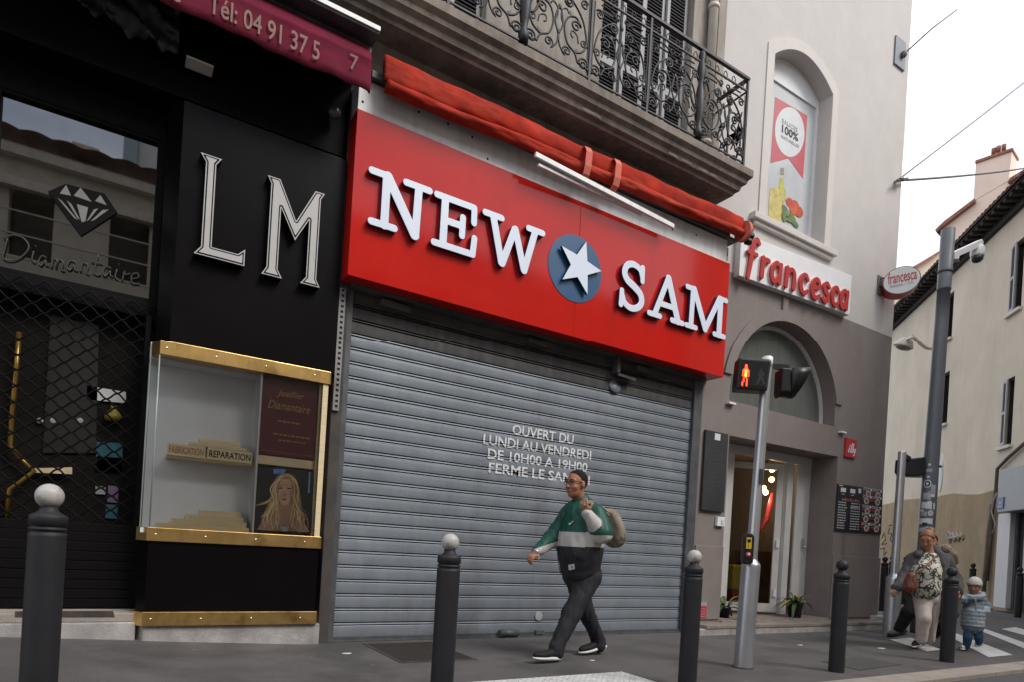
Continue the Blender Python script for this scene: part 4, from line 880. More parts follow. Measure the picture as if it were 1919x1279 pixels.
wo = [(xa, SQ), (xb, SQ), (xb, 8.34)]+[(xb+(xa-xb)*t, 8.34+.30*(1-(2*t-1)**2)) for t in np.linspace(.04, .96, 22)]+[(xa, 8.34)]
mb = MB(); plate(mb, [[(XL, ZG), (XR, ZG), (XR, 14), (XL, 14)], wo], 0, .45); mb.box(XL, XR, .0, .0001, 14, 14.001); mb.build('upper_wall', M['cream'], cb)
mb = MB(); mb.box(XR-.4, XR, .45, 14, 0, 14); mb.box(XL, XR-.4, 6, 14, 0, 14); mb.build('side_wall', M['cream'], cb)
def grow(lp, d):
    c = np.mean(lp, 0); return [tuple(c+(np.array(p)-c)*(1+d/np.abs(np.array(p)-c).max())) for p in lp]
so = [(xa-.15, SQ), (xb+.15, SQ), (xb+.15, 8.44)]+[(xb+.15+(xa-xb-.30)*t, 8.44+.36*(1-(2*t-1)**2)) for t in np.linspace(.04, .96, 22)]+[(xa-.15, 8.44)]
wi = [(x+(.004 if x < 8.4 else -.004), z if z > SQ+.01 else SQ) for x, z in wo]
uw = MB(); plate(uw, [so, wo], -.018, -.0005); uw = uw.build('upper_window', M['trim'], cb, bevel=.005)
mb = MB(); mb.box(7.36, 9.34, -.10, .0, 5.86, 5.948); mb.box(7.42, 9.28, -.06, .0, 5.80, 5.86); mb.build('sill', M['trim'], uw, bevel=.01)
fr = [(xa, SQ), (xb, SQ), (xb, 8.9), (xa, 8.9)]
mb = MB(); plate(mb, [fr, [(xa+.13, SQ+.09), (9.04, SQ+.09), (9.04, 8.24), (xa+.13, 8.24)]], .22, .28); mb.build('frame', M['white'], uw)
mb = MB(); mb.box(xa+.12, 9.05, .245, .255, SQ+.08, 8.25); mb.build('pane', mat('window poster white', (.50, .51, .53), .12, var=.05), uw)
Wp = lambda px, py, d=0: at(px, py, .242-d)
def film(name, m, pix, d): return MB().prism([Wp(*p, d) for p in pix], (0, .0012, 0)).build(name, m, uw)
film('red_pennant', mat('poster red', (.46, .07, .09), .4, var=.06), [(1453, 181), (1513, 216), (1505, 334), (1478, 296), (1444, 305)], .001)
mb = MB(); c = Wp(1480, 247, .003); mb.add([c]+[Wp(1480+27.5*math.cos(a)-3*math.sin(a), 247+46*math.sin(a)+8*math.cos(a), .003) for a in np.linspace(0, 2*math.pi, 40)[:-1]], [(0, 1+i, 1+(i+1) % 39) for i in range(39)]); mb.build('white_disc', mat('poster disc', (.56, .57, .58), .4, var=.04), uw, fix=False)
for s_, p, w_, h_, b in (('SAUCES', (1465.5, 229), .38, .065, .004), ('100%', (1465, 247), .40, .125, .03), ('NATURELLES', (1464, 257), .43, .045, .004)):
    mb = MB(); text_box(mb, s_, Wp(*p, .0055)+V(.0, 0, -.0), UX, UZ, w=w_, h=h_, bold=b); mb.build('lettering', M['printg'] if s_ != '100%' else M['chalk'], uw)
pv = lambda n_, col, pix, d: film(n_, mat(n_.replace('_', ' '), col, .4, var=.3, scale=14), pix, d)
pv('oil_bottle', (.42, .38, .06), [(1462, 333), (1468, 332), (1469, 350), (1473, 358), (1472, 376), (1457, 372), (1458, 354), (1461, 346)], .001)
pv('bottle_cap', (.22, .21, .17), [(1463, 314), (1469, 314), (1469, 327), (1462, 326)], .001)
pv('pasta_pile', (.50, .41, .13), [(1444, 352), (1455, 350), (1466, 362), (1470, 385), (1462, 418), (1440, 410), (1441, 375)], .002)
for k_, (tx_, ty_, tr_) in enumerate(((1480, 379, 7), (1490, 384, 7.5), (1497, 396, 8.5), (1487, 393, 7))): pv('tomato', (.48, .06+.01*k_, .03), [(tx_+tr_*math.cos(a), ty_+tr_*1.25*math.sin(a)+.3*tr_*math.cos(a)) for a in np.linspace(0, 2*math.pi, 15)[:-1]], .002+.0015*k_)
for k_, (tx_, ty_, aa) in enumerate(((1472, 392, .9), (1478, 402, .4), (1486, 408, 1.0), (1490, 418, .7), (1470, 404, 1.4), (1482, 412, .1))): pv('basil_leaf', (.10+.02*(k_ % 3), .17+.03*(k_ % 2), .07), [(tx_+9*math.cos(a)*math.cos(aa)-4*math.sin(a)*math.sin(aa), ty_+9*math.cos(a)*math.sin(aa)+4*math.sin(a)*math.cos(aa)+2*math.cos(a)) for a in np.linspace(0, 2*math.pi, 11)[:-1]], .008+.0014*k_)
# arched fanlight
fl = MB(); gz0 = .22; rimo = [(9.665, 3.245)]+[(ac[0]+1.245*math.cos(a), ac[1]+1.245*math.sin(a)) for a in np.linspace(0, math.pi, 40)]+[(7.175, 3.245)]
rimi = [(9.61, 3.29)]+[(ac[0]+1.19*math.cos(a), ac[1]+1.19*math.sin(a)) for a in np.linspace(0, math.pi, 40)]+[(7.23, 3.29)]
plate(fl, [rimo, rimi], .20, .26); fo = fl.build('fanlight', M['frame'], cb)
mb = MB(); plate(mb, [rimi], .235, .245); mb.build('pane', M['archglass'], fo)
# doorway joinery
DY = .45
df = MB()
for a, b in ((7.72, 7.90), (9.20, 9.35), (9.46, 9.50)): df.box(a, b, DY, DY+.07, .17, 2.64)
df.box(7.22, 10.2, DY, DY+.07, 2.64, 2.80); df.box(9.495, 10.2, DY+.01, DY+.06, .17, 2.64); df.box(7.22, 7.72, DY+.01, DY+.06, .17, 2.64)
dfo = df.build('door_frame', M['frame'], cb, bevel=.005)
MB().quad((9.35, DY+.03, .2), (9.46, DY+.03, .2), (9.46, DY+.03, 2.64), (9.35, DY+.03, 2.64)).build('side_pane', GLD, dfo)
hd = MB(); hd.box(9.66, 9.70, DY-.02, DY, 1.26, 1.42); hd.tube([(9.68, DY-.02, 1.30), (9.68, DY-.05, 1.29), (9.77, DY-.05, 1.285)], .01, 8); hd.build('door_handle', M['steel'], dfo)
ang = math.radians(28); h0 = np.array((9.17, DY+.05, 0)); ud = V(-math.cos(ang), math.sin(ang), 0); nd = V(math.sin(ang), math.cos(ang), 0); LW = 1.15
lf = MB()
for s0, s1, z0, z1 in ((0, .11, .19, 2.61), (LW-.11, LW, .19, 2.61), (.11, LW-.11, .19, .33), (.11, LW-.11, 2.51, 2.61)): lf.obox(h0+ud*s0+V(0, 0, z0), ud*(s1-s0), nd*.045, (0, 0, z1-z0))
lfo = lf.build('door_leaf', M['frame'], cb, bevel=.004)
a, b = h0+ud*.11+nd*.02, h0+ud*(LW-.11)+nd*.02; MB().quad(a+UZ*.33, b+UZ*.33, b+UZ*2.51, a+UZ*2.51).build('glass', GLD, lfo)
hd = MB(); q = h0+ud*.055; 
for z in (.45, 1.25): MB().obox(q+UZ*z-nd*.03+ud*-.03, ud*.05, nd*.03, (0, 0, .12)).build('lock', M['white'], lfo)
# interior of the cafe
wl = mat('cafe wall', (.15, .11, .08), .8, var=.2)
mb = MB(); mb.box(6.66, 12, 5.5, 5.6, .1, 3.2); mb.box(6.6, 6.7, .5, 5.5, .1, 3.2); mb.box(10.7, 10.76, .5, 5.5, .1, 3.2); mb.box(6.66, 10.7, .5, 5.5, 3.0, 3.2); mb.box(6.66, 10.7, .46, 5.5, .08, .15)
mb.build('interior', wl, cb)
mb = MB(); mb.box(10.62, 10.69, .6, 5.4, .15, 1.2); mb.box(9.4, 10.4, 2.4, 2.9, .15, 1.2); mb.box(8.0, 8.9, 3.4, 4.0, .15, 1.1); mb.build('counter', mat('brown counter', (.06, .035, .02), .5, var=.2), cb, bevel=.01)
warm = mat('warm bulb', (.9, .7, .4), .4, emit=(1, .70, .36), es=3.0)
for px, py, y in ((1447, 881, 1.05), (1446, 900, 1.15), (1431, 916, 1.35), (1435, 924, 1.45)):
    p = at(px, py, y); pl = empty('pendant_lamp', p, ['highest warm glowing pendant bulb inside the cafe door', 'second highest warm pendant bulb inside the cafe door', 'warm pendant bulb just right of the aluminium pole inside the cafe', 'lowest warm pendant bulb inside the cafe door'][[881, 900, 916, 924].index(py)], 'lamp', 'pendant lamps inside the cafe')
    bl_ = bpy.data.lights.new('bulb_light', 'POINT'); bl_.energy = 3.2; bl_.color = (1, .72, .42); bl_.shadow_soft_size = .06; bo_ = bpy.data.objects.new('bulb_light', bl_); COL.objects.link(bo_); bo_.parent = pl; bo_.location = (0, 0, -.12)
    MB().ball(p, (.05, .05, .05)).build('bulb', warm, pl); MB().tube([p+V(0, 0, .05), V(p[0], p[1], 3.0)], .006, 6).build('cord', M['dark'], pl)
ch = MB(); pts = [at(*p, 1.30) for p in ((1447, 925), (1443, 950), (1437, 975), (1427, 992), (1424, 1000))]; ch.tube(pts, [.02, .05, .05, .03, .01], 10); ch = ch.build('red_wall_figure', M['printr'], loc=tuple(pts[2])); tag(ch, 'long red chili shaped decoration hanging inside the cafe door', 'decoration')
yb = MB(); p = at(1386, 1065, 1.2); yb.box(p[0]-.22, p[0]+.22, 1.15, 1.5, .5, .92); yb = yb.build('yellow_crate', mat('dim yellow', (.33, .27, .03), .5, var=.2), bevel=.02, loc=(p[0], 1.3, .15)); tag(yb, 'yellow box standing inside the cafe behind the door glass', 'box')
bx = MB(); bx.box(p[0]-.2, p[0]+.25, 1.15, 1.5, .15, .5); bx = bx.build('red_crate', mat('dim red crate', (.25, .05, .03), .5, var=.3), bevel=.02, loc=(p[0], 1.3, .15)); tag(bx, 'red box under the yellow box inside the cafe', 'box')
# steps
mb = MB(); mb.box(6.5, 11.0, -.32, .0, -.1, .085); mb.build('step', M['plinth'], cb, bevel=.012)
mb = MB(); mb.box(7.23, 9.81, -.06, .45, .09, .155); mb.box(6.62, 11.0, -.33, .46, .0855, .132); mb.build('step_tread', M['tiles'], cb, bevel=.008)
mb = MB(); mb.box(11.0, 11.35, -.15, .8, -.1, .20); mb.build('corner_stone', M['plinth'], cb, bevel=.02)
# wall furniture
fs = empty('cafe_sign', (8.4, -.03, 5.3), 'white cafe sign with raised red francesca lettering', 'sign')
mb = MB(); mb.prism([(7.10, -.10, 4.955), (9.74, -.10, 5.035), (9.74, -.10, 5.67), (7.10, -.10, 5.545)], (0, .10, 0)); mb.build('board', M['white'], fs, bevel=.005)
FR = []
def place(px0, py0, px1): a = at(px0, py0, -.13); b = at(px1, py0, -.13); return a[0], a[2], b[0]-a[0]
base = lambda x: 5.035+.021*(x-7.4)         # baseline climbs a little
def let(x0, w_, strokes):
    out = []
    for pts, r in strokes: out.append(([(x0+u*w_+.05*(v)*.27, base(x0+u*w_)+v*.275) for u, v in pts], np.array(r)*FK if hasattr(r, '__len__') else r*FK))
    return out
R_ = .036; FK = .92
C_ = lambda: (smooth_path([(.86, .78), (.62, .97), (.32, .88), (.16, .5), (.32, .1), (.62, .0), (.90, .18)], 6), [.03, .036, .044, .036, .028])
A_ = lambda: [(smooth_path([(.80, .86), (.52, 1.0), (.26, .80), (.16, .44), (.30, .06), (.52, .06), (.72, .34)], 6), [.032, .036, .042, .036, .032]), ([(.86, .98), (.82, .42), (.84, .02)], [.034, .04, .036])]
LET = [('f', 7.19, .22, [(smooth_path([(1.0, 1.60), (.78, 1.74), (.52, 1.58), (.42, 1.15), (.34, .4), (.22, -.28)], 6), [.032, .04, .042, .04, .032]), ([(.08, 1.0), (.86, .98)], .030)]),
       ('r', 7.49, .17, [([(.22, .98), (.20, .02)], .038), (smooth_path([(.24, .60), (.5, .92), (.92, .92)], 6), [.03, .034, .036])]),
       ('a', 7.69, .27, A_()), ('n', 8.03, .26, [([(.16, .98), (.14, .02)], .038), (smooth_path([(.18, .64), (.44, .95), (.74, .88), (.82, .55), (.82, .02)], 6), [.03, .034, .038, .04])]),
       ('c', 8.36, .24, [C_()]), ('e', 8.64, .25, [(smooth_path([(.22, .48), (.55, .52), (.86, .62), (.76, .92), (.48, .98), (.24, .76), (.16, .42), (.32, .06), (.62, .0), (.92, .16)], 6), [.026, .03, .036, .042, .04, .028])]),
       ('s', 8.93, .19, [(smooth_path([(.92, .84), (.55, 1.0), (.20, .80), (.40, .56), (.72, .42), (.84, .18), (.50, -.02), (.08, .10)], 6), [.028, .038, .042, .038, .026])]),
       ('c', 9.16, .22, [C_()]), ('a', 9.385, .235, A_())]
for nm, x0, w_, stt in LET:
    S_ = let(x0, w_, stt); mb = MB(); plate(mb, glyph(S_, .006), -.143, -.118, 0, bevel=.003)
    lo = mb.build('letter', M['signred'], fs)
    mb = MB(); plate(mb, glyph([(p_, np.array(r_)+.009 if hasattr(r_, '__len__') else r_+.009) for p_, r_ in S_], .006), -.1175, -.1005); mb.build('acrylic_edge', M['halo'], lo)
il = empty('coffee_sign', (10.13, -.02, 2.95), 'small red illy plate on the grey wall above the menu board', 'sign')
mb = MB(); mb.box(9.97, 10.27, -.035, -.0, 2.79, 3.10); mb.build('plate', M['signred'], il, bevel=.004)
mb = MB(); sh_ = lambda pts: [(10.03+u*.19+.02*v, 2.875+v*.09) for u, v in pts]
for st_ in ([(.05, .0), (.08, .75)], [(.36, .0), (.40, 1.6)], [(.58, .0), (.62, 1.6)]): plate(mb, glyph([(sh_(st_), .012)], .004), -.040, -.036)
plate(mb, glyph([(sh_([(.78, .75), (.80, .15), (.95, .1), (1.02, .75)]), .011), (sh_([(1.02, .75), (.98, -.4), (.80, -.45)]), .010)], .004), -.040, -.036)
plate(mb, glyph([(sh_([(.1, 1.15), (.12, 1.2)]), .012)], .004), -.040, -.036); mb.build('lettering', M['print'], il)
bb = empty('chalkboard', (6.92, -.03, 2.2), 'tall black chalkboard with a white tag on the grey wall beside the shutter', 'board')
mb = MB(); mb.box(6.70, 7.15, -.045, -.001, 1.66, 2.76); mb.build('board', M['chalk'], bb, bevel=.012)
mb = MB(); mb.box(6.87, 6.98, -.05, -.0455, 2.64, 2.73); mb.build('tag', M['print'], bb)
mb = MB(); r2 = random.Random(3)
for z in np.arange(1.95, 2.5, .06):
    x = 6.78
    while x < 7.05: l_ = .02+.05*r2.random(); mb.box(x, x+l_, -.0462, -.0452, z, z+.008); x += l_+.02
mb.build('chalk_writing', mat('faint chalk', (.05, .05, .055), .8), bb)
mn = empty('menu_board', (10.48, -.02, 1.95), 'black illustrated menu board with white print and food pictures on the grey wall', 'menu board')
q = [at(*p, -.025) for p in ((1571, 908), (1655, 920), (1651, 1003), (1565, 996))]; MA, MBr, MC, MD = q
mb = MB(); mb.prism(q, (0, .022, 0)); mb.build('board', M['menu'], mn, bevel=.003)
mu = lambda u, v: MD*(1-u)*(1-v)+MC*u*(1-v)+MBr*u*v+MA*(1-u)*v+V(0, -.0015, 0)
W1, W2, W3 = MB(), MB(), MB()
def mrect(b, u0, u1, v0, v1, n=0, d=0.): b.prism([mu(u0, v0)-V(0, d, 0), mu(u1, v0)-V(0, d, 0), mu(u1, v1)-V(0, d, 0), mu(u0, v1)-V(0, d, 0)], (0, .0012, 0))
r2 = random.Random(4)
for v in np.arange(.06, .62, .055):
    for u0, u1 in ((.03, .18), (.30, .44)):
        u = u0
        while u < u1: l_ = .015+r2.random()*.03; mrect(W1, u, u+l_, v, v+.018); u += l_+.012
    mrect(W1, .465, .49, v, v+.018)
for u in (.06, .26): mrect(W1, u, u+.11, .84, .93); mrect(W1, u+.02, u+.09, .79, .80)
mrect(W1, .02, .10, .965, .98); mrect(W1, .44, .50, .86, .96); mrect(W1, .28, .48, .53, .545)
for k in range(7): mrect(W3, .10+k*.055, .135+k*.055, .66, .70+.02*(k % 2))
for v in (.12, .32, .50, .72, .88):
    mrect(W2, .53, .95, v, v+.03)
    for u0 in (.54, .76):
        for dv in (.06, .085, .11):
            u = u0
            while u < u0+.12: l_ = .015+r2.random()*.03; mrect(W1, u, u+l_, v+dv, v+dv+.012, d=.0015); u += l_+.012
    for u in (.62+.05*r2.random(), .88):
        c = mu(u, v-.01)-V(0, .003, 0); ux_ = unit(MC-MD); W1.add([c]+[c+.075*(ux_*math.cos(a)+UZ*.7*math.sin(a)) for a in np.linspace(0, 2*math.pi, 15)[:-1]], [(0, 1+i, 1+(i+1) % 14) for i in range(14)])
        c = c-V(0, .002, 0); W3.add([c]+[c+.052*(ux_*math.cos(a)+UZ*.7*math.sin(a)) for a in np.linspace(0, 2*math.pi, 15)[:-1]], [(0, 1+i, 1+(i+1) % 14) for i in range(14)])
    mrect(W1, .70, .745, v+.055, v+.115); mrect(W1, .93, .975, v+.055, v+.11)
BL_ = {}
for bi, fq in enumerate(W1.f):
    c = np.mean([W1.v[i] for i in fq], 0)-MD; u_ = c@unit(MC-MD)/np.linalg.norm(MC-MD); v_ = c[2]/(MA-MD)[2]; key = (0 if u_ < .23 else 1 if u_ < .455 else 2 if u_ < .51 else 3, (0 if v_ < .66 else 1+int(u_/.125)+(10 if v_ > .95 else 20 if v_ < .82 else 0)) if u_ < .51 else sum(v_ > t for t in (.305, .485, .705, .865)))
    BL_.setdefault(key, []).append(bi)
for key, ids in BL_.items():
    b_ = MB()
    for bi in ids: b_.add([W1.v[i] for i in W1.f[bi]], [tuple(range(len(W1.f[bi])))], 0)
    b_.build('white_print', M['print'], mn, fix=False)
W2.build('red_print', M['printr'], mn); W3.build('food_pictures', M['printb'], mn)
p = at(1349, 979, -.02); sw = empty('wall_switch', p, 'small square white switch box under the chalkboard', 'switch'); MB().box(p[0]-.075, p[0]+.075, -.045, 0, p[2]-.065, p[2]+.065).build('plate', M['offwhite'], sw, bevel=.008); MB().box(p[0]-.0, p[0]+.04, -.055, -.045, p[2]-.03, p[2]+.03).build('key', M['lampw'], sw, bevel=.004)
p = at(1317, 1146, -.025); st = empty('red_notice', p, 'red and grey notice low on the grey wall beside the shutter', 'notice'); MB().box(p[0]-.09, p[0]+.07, -.026, -.0215, p[2]-.10, p[2]+.06).build('plate', M['printr'], st); MB().box(p[0]-.09, p[0]+.07, -.026, -.0215, p[2]+.065, p[2]+.12).build('plate', M['printg'], st)
mb = MB()
for k in range(4): mb.box(p[0]-.07, p[0]+.05, -.0275, -.0262, p[2]-.08+k*.035, p[2]-.074+k*.035)
mb.build('print', M['printg'], st)
for px, py in ((1366, 758), (1575, 812)):
    p = at(px, py, 0); o = MB().box(p[0]-.06, p[0]+.08, -.06, .0, p[2]-.012, p[2]+.012).build('wall_bracket', M['offwhite'], loc=tuple(p)); tag(o, 'small metal bracket on the grey wall between the fanlight and the red sign' if px < 1500 else 'small pale bracket on the grey wall above the red coffee plate', 'bracket')
an = empty('anchor_plate', at(1685, 102), 'grey steel anchor plate with a hook high on the cream wall corner', 'bracket')
mb = MB(); mb.box(10.72, 11.03, -.03, 0, 9.55, 10.03); mb.build('plate', mat('zinc plate', (.17, .18, .20), .5, .3), an, bevel=.005); mb = MB(); mb.ball((10.92, -.06, 9.77), (.05, .05, .06)); mb.tube([(10.92, -.05, 9.77), (11.2, -.35, 10.15), (11.55, -.55, 10.5)], .012, 6); mb.build('hook', M['wire'], an)
p = at(1676, 341); tag(MB().tube([p, p+V(.0, -.12, .02), p+V(.1, -.16, .03), p+V(.13, -.1, .05), p+V(.05, -.06, .05)], .022, 8).build('cable_hook', M['steel'], loc=tuple(p)), 'small wall hook at the cream corner holding the overhead cables', 'hook')
# ------------------------------------------------------------------ house across the side street
DRV, NRM = V(.697, .717, 0), V(-.717, .697, 0)          # along its wall (away from us), out of its wall (towards us)
Q0 = dat(1860, 1127, 17.); Q0[2] = 0
def onw(px, py, off=0.):
    d = ray(px, py); q = Q0+NRM*off; t = ((q-CAM)@NRM)/(d@NRM); p = CAM+d*t; return ((p-Q0)@DRV, p[2])
Wl = lambda s, z, o=0.: Q0+DRV*s+UZ*z+NRM*o
hb = empty('beige_house', Wl(0, 0), 'beige rendered house with tiled eaves and grey shutters across the side street', 'house')
ze = onw(1860, 428)[1]
WF = (Q0, DRV, UZ, NRM)                                    # plate frame: x = s, z = height, y -> depth (back is +)
def wplate(mb, loops, o0, o1, mi=0, side=None):            # o0 nearest us, o1 deeper
    vs, fs = fill(loops, abs(o0-o1)); oc = (o0+o1)/2
    mb.add([Wl(x, y, oc+z) for x, y, z in vs], fs, mi); return mb
S0, S1 = -11., 26.
def hole(pix):
    q = [onw(*p) for p in pix]; s = [a for a, b in q]; z = [b for a, b in q]; return (min(s), max(s), min(z), max(z))
hA = hole([(1893, 612), (1893, 455)]); 
sL, zt = onw(1893, 470); sL2, zb_ = onw(1893, 590)
wins = []
# (left edge px, top y, bottom y, width in metres)
for px, yt, yb, wd in ((1897, 462, 585, .62), (1881, 716, 838, .56), (1768, 562, 642, .8), (1760, 708, 800, .8)):
    s, z1 = onw(px, yt); _, z0 = onw(px, yb); wins.append((s-wd, s, z0, z1))
low = [(S0, .0), (S1, .0), (S1, ze), (S0, ze)]
mb = MB(); wplate(mb, [low]+[[(a, c), (b, c), (b, d), (a, d)] for a, b, c, d in wins], 0, -.35); mb.build('wall', M['beige'], hb)
mb = MB(); mb.obox(Wl(S0, 0, -9), DRV*(S1-S0), NRM*8.6, UZ*ze); mb.build('inner_block', M['dark'], hb)
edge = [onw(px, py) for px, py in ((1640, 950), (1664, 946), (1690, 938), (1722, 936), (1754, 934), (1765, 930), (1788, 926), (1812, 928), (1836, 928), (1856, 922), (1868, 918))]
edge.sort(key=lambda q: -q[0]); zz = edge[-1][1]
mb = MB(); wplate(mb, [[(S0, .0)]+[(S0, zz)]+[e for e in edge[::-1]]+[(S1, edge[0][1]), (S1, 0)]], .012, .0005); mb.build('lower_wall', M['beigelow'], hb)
for i, (a, b, c, d) in enumerate(wins):
    wn = MB(); wn.obox(Wl(a, c, -.2), DRV*(b-a), NRM*.04, UZ*(d-c)); wo_ = wn.build('window', M['glassd'], hb)
    sl = MB(); sl.obox(Wl(a-.06, c-.09, 0), DRV*(b-a+.12), NRM*.09, UZ*.085); sl.build('sill', M['trim'], wo_, bevel=.01)
    for sd_, s0 in ((-1, b),):                 # the leaf farther from us stands nearly shut
        an_ = math.radians(9); dl = DRV*sd_*math.cos(an_)+NRM*math.sin(an_); nl = -DRV*sd_*math.sin(an_)+NRM*math.cos(an_); L = (b-a)*.58; o = Wl(s0, c+.02, -.02)
        lf = MB(); H = d-c-.04
        for u0, u1, v0, v1 in ((0, .07, 0, H), (L-.07, L, 0, H), (.07, L-.07, 0, .08), (.07, L-.07, H-.08, H), (.07, L-.07, H*.5-.04, H*.5+.04)): lf.obox(o+dl*u0+UZ*v0, dl*(u1-u0), nl*.035, UZ*(v1-v0))
        leaf = lf.build('shutter_leaf', mat('grey shutter paint', (.31, .31, .33), .6, var=.1), hb, bevel=.004)
        for va_, vb_ in ((.08, H/2-.04), (H/2+.04, H-.08)):
            sb = MB()
            for v in np.arange(va_+.01, vb_-.03, .05): sb.obox(o+dl*.07+UZ*v+nl*.004, dl*(L-.14), nl*.026+UZ*.028, UZ*.008+nl*-.004)
            sb.obox(o+dl*.07+nl*.001+UZ*va_, dl*(L-.14), nl*.004, UZ*(vb_-va_)); sb.build('slats', M['louvre'], leaf)
# eaves: dark boarded soffit, tile ends in a row
mb = MB(); mb.obox(Wl(S0, ze-.02, .0), DRV*(S1-S0), NRM*.50, UZ*.06); mb.obox(Wl(S0, ze-.25, .0), DRV*(S1-S0), NRM*.12, UZ*.22)
mb.build('eave_board', M['eave'], hb)
mb = MB()
for s in np.arange(S0, S1, .30): mb.obox(Wl(s, ze-.10, .12), DRV*.12, NRM*.36, UZ*.075)
mb.build('rafter_ends', M['eave'], hb)
rf = MB(); run, rise = 6., 2.0; vs = []; ss = np.arange(S0, S1, .055)
for s in ss:
    w_ = .045*abs(math.sin(s*math.pi/.22))+.015*math.sin(s*.9)
    for t in np.linspace(0, 1, 14): vs.append(Wl(s, ze+.07+rise*t+w_+(.012 if int(t*13) % 2 else 0), .58-run*t-.0))
    vs.append(Wl(s, ze+.03, .56))
nr = 15; rf.add(vs, [(i*nr+j, (i+1)*nr+j, (i+1)*nr+j+1, i*nr+j+1) for i in range(len(ss)-1) for j in range(13)]+[(i*nr, (i+1)*nr, (i+1)*nr+14, i*nr+14) for i in range(len(ss)-1)], 0, True)
rf.build('roof', M['tile'], hb, fix=False)
gp = [onw(*p, .1) for p in ((1758, 560), (1752, 575), (1748, 600), (1748, 760))]
# downpipe, conduit and cable on the wall
def wtube(name, pix, r, m, off=.08):
    b = MB(); b.tube([Wl(*onw(x, y, off), off) for x, y in pix], r, 8); return b.build(name, m, hb)
wtube('conduit', [(1925, 828), (1890, 858), (1869, 880), (1866, 920), (1860, 960), (1857, 1010), (1850, 1090)], .045, mat('brown conduit', (.09, .07, .06), .6, var=.2))
wtube('downpipe', [(1858, 946), (1852, 1000), (1848, 1050), (1843, 1120)], .055, mat('brown downpipe', (.13, .10, .08), .6, var=.2), .12)
wtube('cable', [(1868, 925), (1862, 940), (1858, 960), (1866, 985), (1860, 1000)], .02, M['printg'], .14)
b = MB()
for x0, pts in enumerate([[(1782, 1018), (1776, 1002), (1780, 998), (1783, 1012), (1786, 1000), (1790, 1015)], [(1792, 1015), (1794, 1000), (1798, 1014), (1802, 1001), (1806, 1012)], [(1778, 1010), (1806, 1006)]]):
    b.tube([Wl(*onw(x, y, .016), .016) for x, y in pts], .055, 5)
b.build('graffiti', mat('pale spray', (.33, .29, .24), .9, var=.25, scale=2), hb)
b = MB()
for pts in ([(1653, 1010), (1657, 1000), (1660, 1012), (1652, 1022), (1662, 1020)], [(1668, 990), (1664, 1000), (1672, 1002), (1668, 1012), (1673, 1018)], [(1650, 1030), (1658, 1028), (1656, 1042), (1662, 1035)], [(1671, 985), (1666, 986)]):
    b.tube([Wl(*onw(x, y, .016), .016) for x, y in pts], .022, 5)
b.build('graffiti', mat('thin black marker', (.08, .065, .05), .9), hb)
# grey shop at the right edge
shp = empty('grey_shopfront', Wl(*onw(1890, 1000)), 'pale grey shopfront with projecting fascia and dark door set into the beige house', 'shopfront')
s1, z1 = onw(1868, 884, .55); s0, z0 = onw(1868, 962, .55)
mb = MB(); mb.obox(Wl(s0-8, z0, .0), DRV*8, NRM*.55, UZ*(z1-z0)); mb.build('fascia', M['shopgrey'], shp, bevel=.015)
sa = onw(1866, 1050, .3)[0]; sb_ = onw(1889, 1050, .3)[0]
mb = MB(); mb.obox(Wl(sb_, .2, .0), DRV*(sa-sb_), NRM*.3, UZ*(z0-.2)); mb.build('pilaster', mat('white pilaster', (.50, .50, .52), .5, var=.05), shp, bevel=.01)
mb = MB(); mb.obox(Wl(sb_-5, .2, .04), DRV*4.99, NRM*.10, UZ*(z0-.2)); mb.build('door', M['glassd'], shp)
mb = MB(); mb.obox(Wl(sb_-.10, .2, .14), DRV*.095, NRM*.05, UZ*(z0-.2)); mb.obox(Wl(sb_-.9, .2, .14), DRV*.06, NRM*.05, UZ*(z0-.2)); mb.build('door_frame', M['galvd'], shp)
sp_, zp = onw(1876, 944, .56); mb = MB(); mb.obox(Wl(sp_-.13, zp-.14, .552), DRV*.30, NRM*.02, UZ*.28); pl = mb.build('blue_plaque', mat('blue plaque', (.02, .06, .20), .4, var=.1), shp)
mb = MB(); mb.obox(Wl(sp_-.06, zp-.03, .573), DRV*.14, NRM*.003, UZ*.07); mb.obox(Wl(sp_-.1, zp-.10, .573), DRV*.24, NRM*.003, UZ*.03); mb.build('print', M['printg'], pl)
# wall-mounted street lamp
lp = empty('wall_lamp', Wl(*onw(1748, 655), .05), 'old cream street lamp on a curved bracket on the beige house wall', 'street lamp')
O1 = 1.1
P_ = lambda px, py, o: Wl(*onw(px, py, o), o)
b = MB(); b.tube(smooth_path([P_(1748, 655, .05), P_(1738, 654, .3), P_(1728, 648, .6), P_(1718, 638, .9), P_(1710, 632, O1), P_(1700, 636, O1)], 6), .05, 8); b.tube([P_(1709, 634, O1), P_(1710, 627, O1)], .04, 6); b.build('bracket', M['pipe'], lp)
b = MB(); c = P_(1696, 643, O1); axv = unit(V(.10, -.30, .9)); b.lathe([(.05, .30), (.14, .26), (.24, .14), (.30, .0), (.31, -.05), (.29, -.06)], c-axv*.1, 20, axis=axv); b.build('shade', mat('cream lamp shade', (.48, .43, .37), .5, var=.1), lp)
b = MB(); b.lathe([(.27, -.05), (.22, -.12), (.05, -.16)], c-axv*.1, 20, axis=axv); b.build('lens', mat('dull lamp lens', (.13, .12, .10), .25, var=.2), lp)
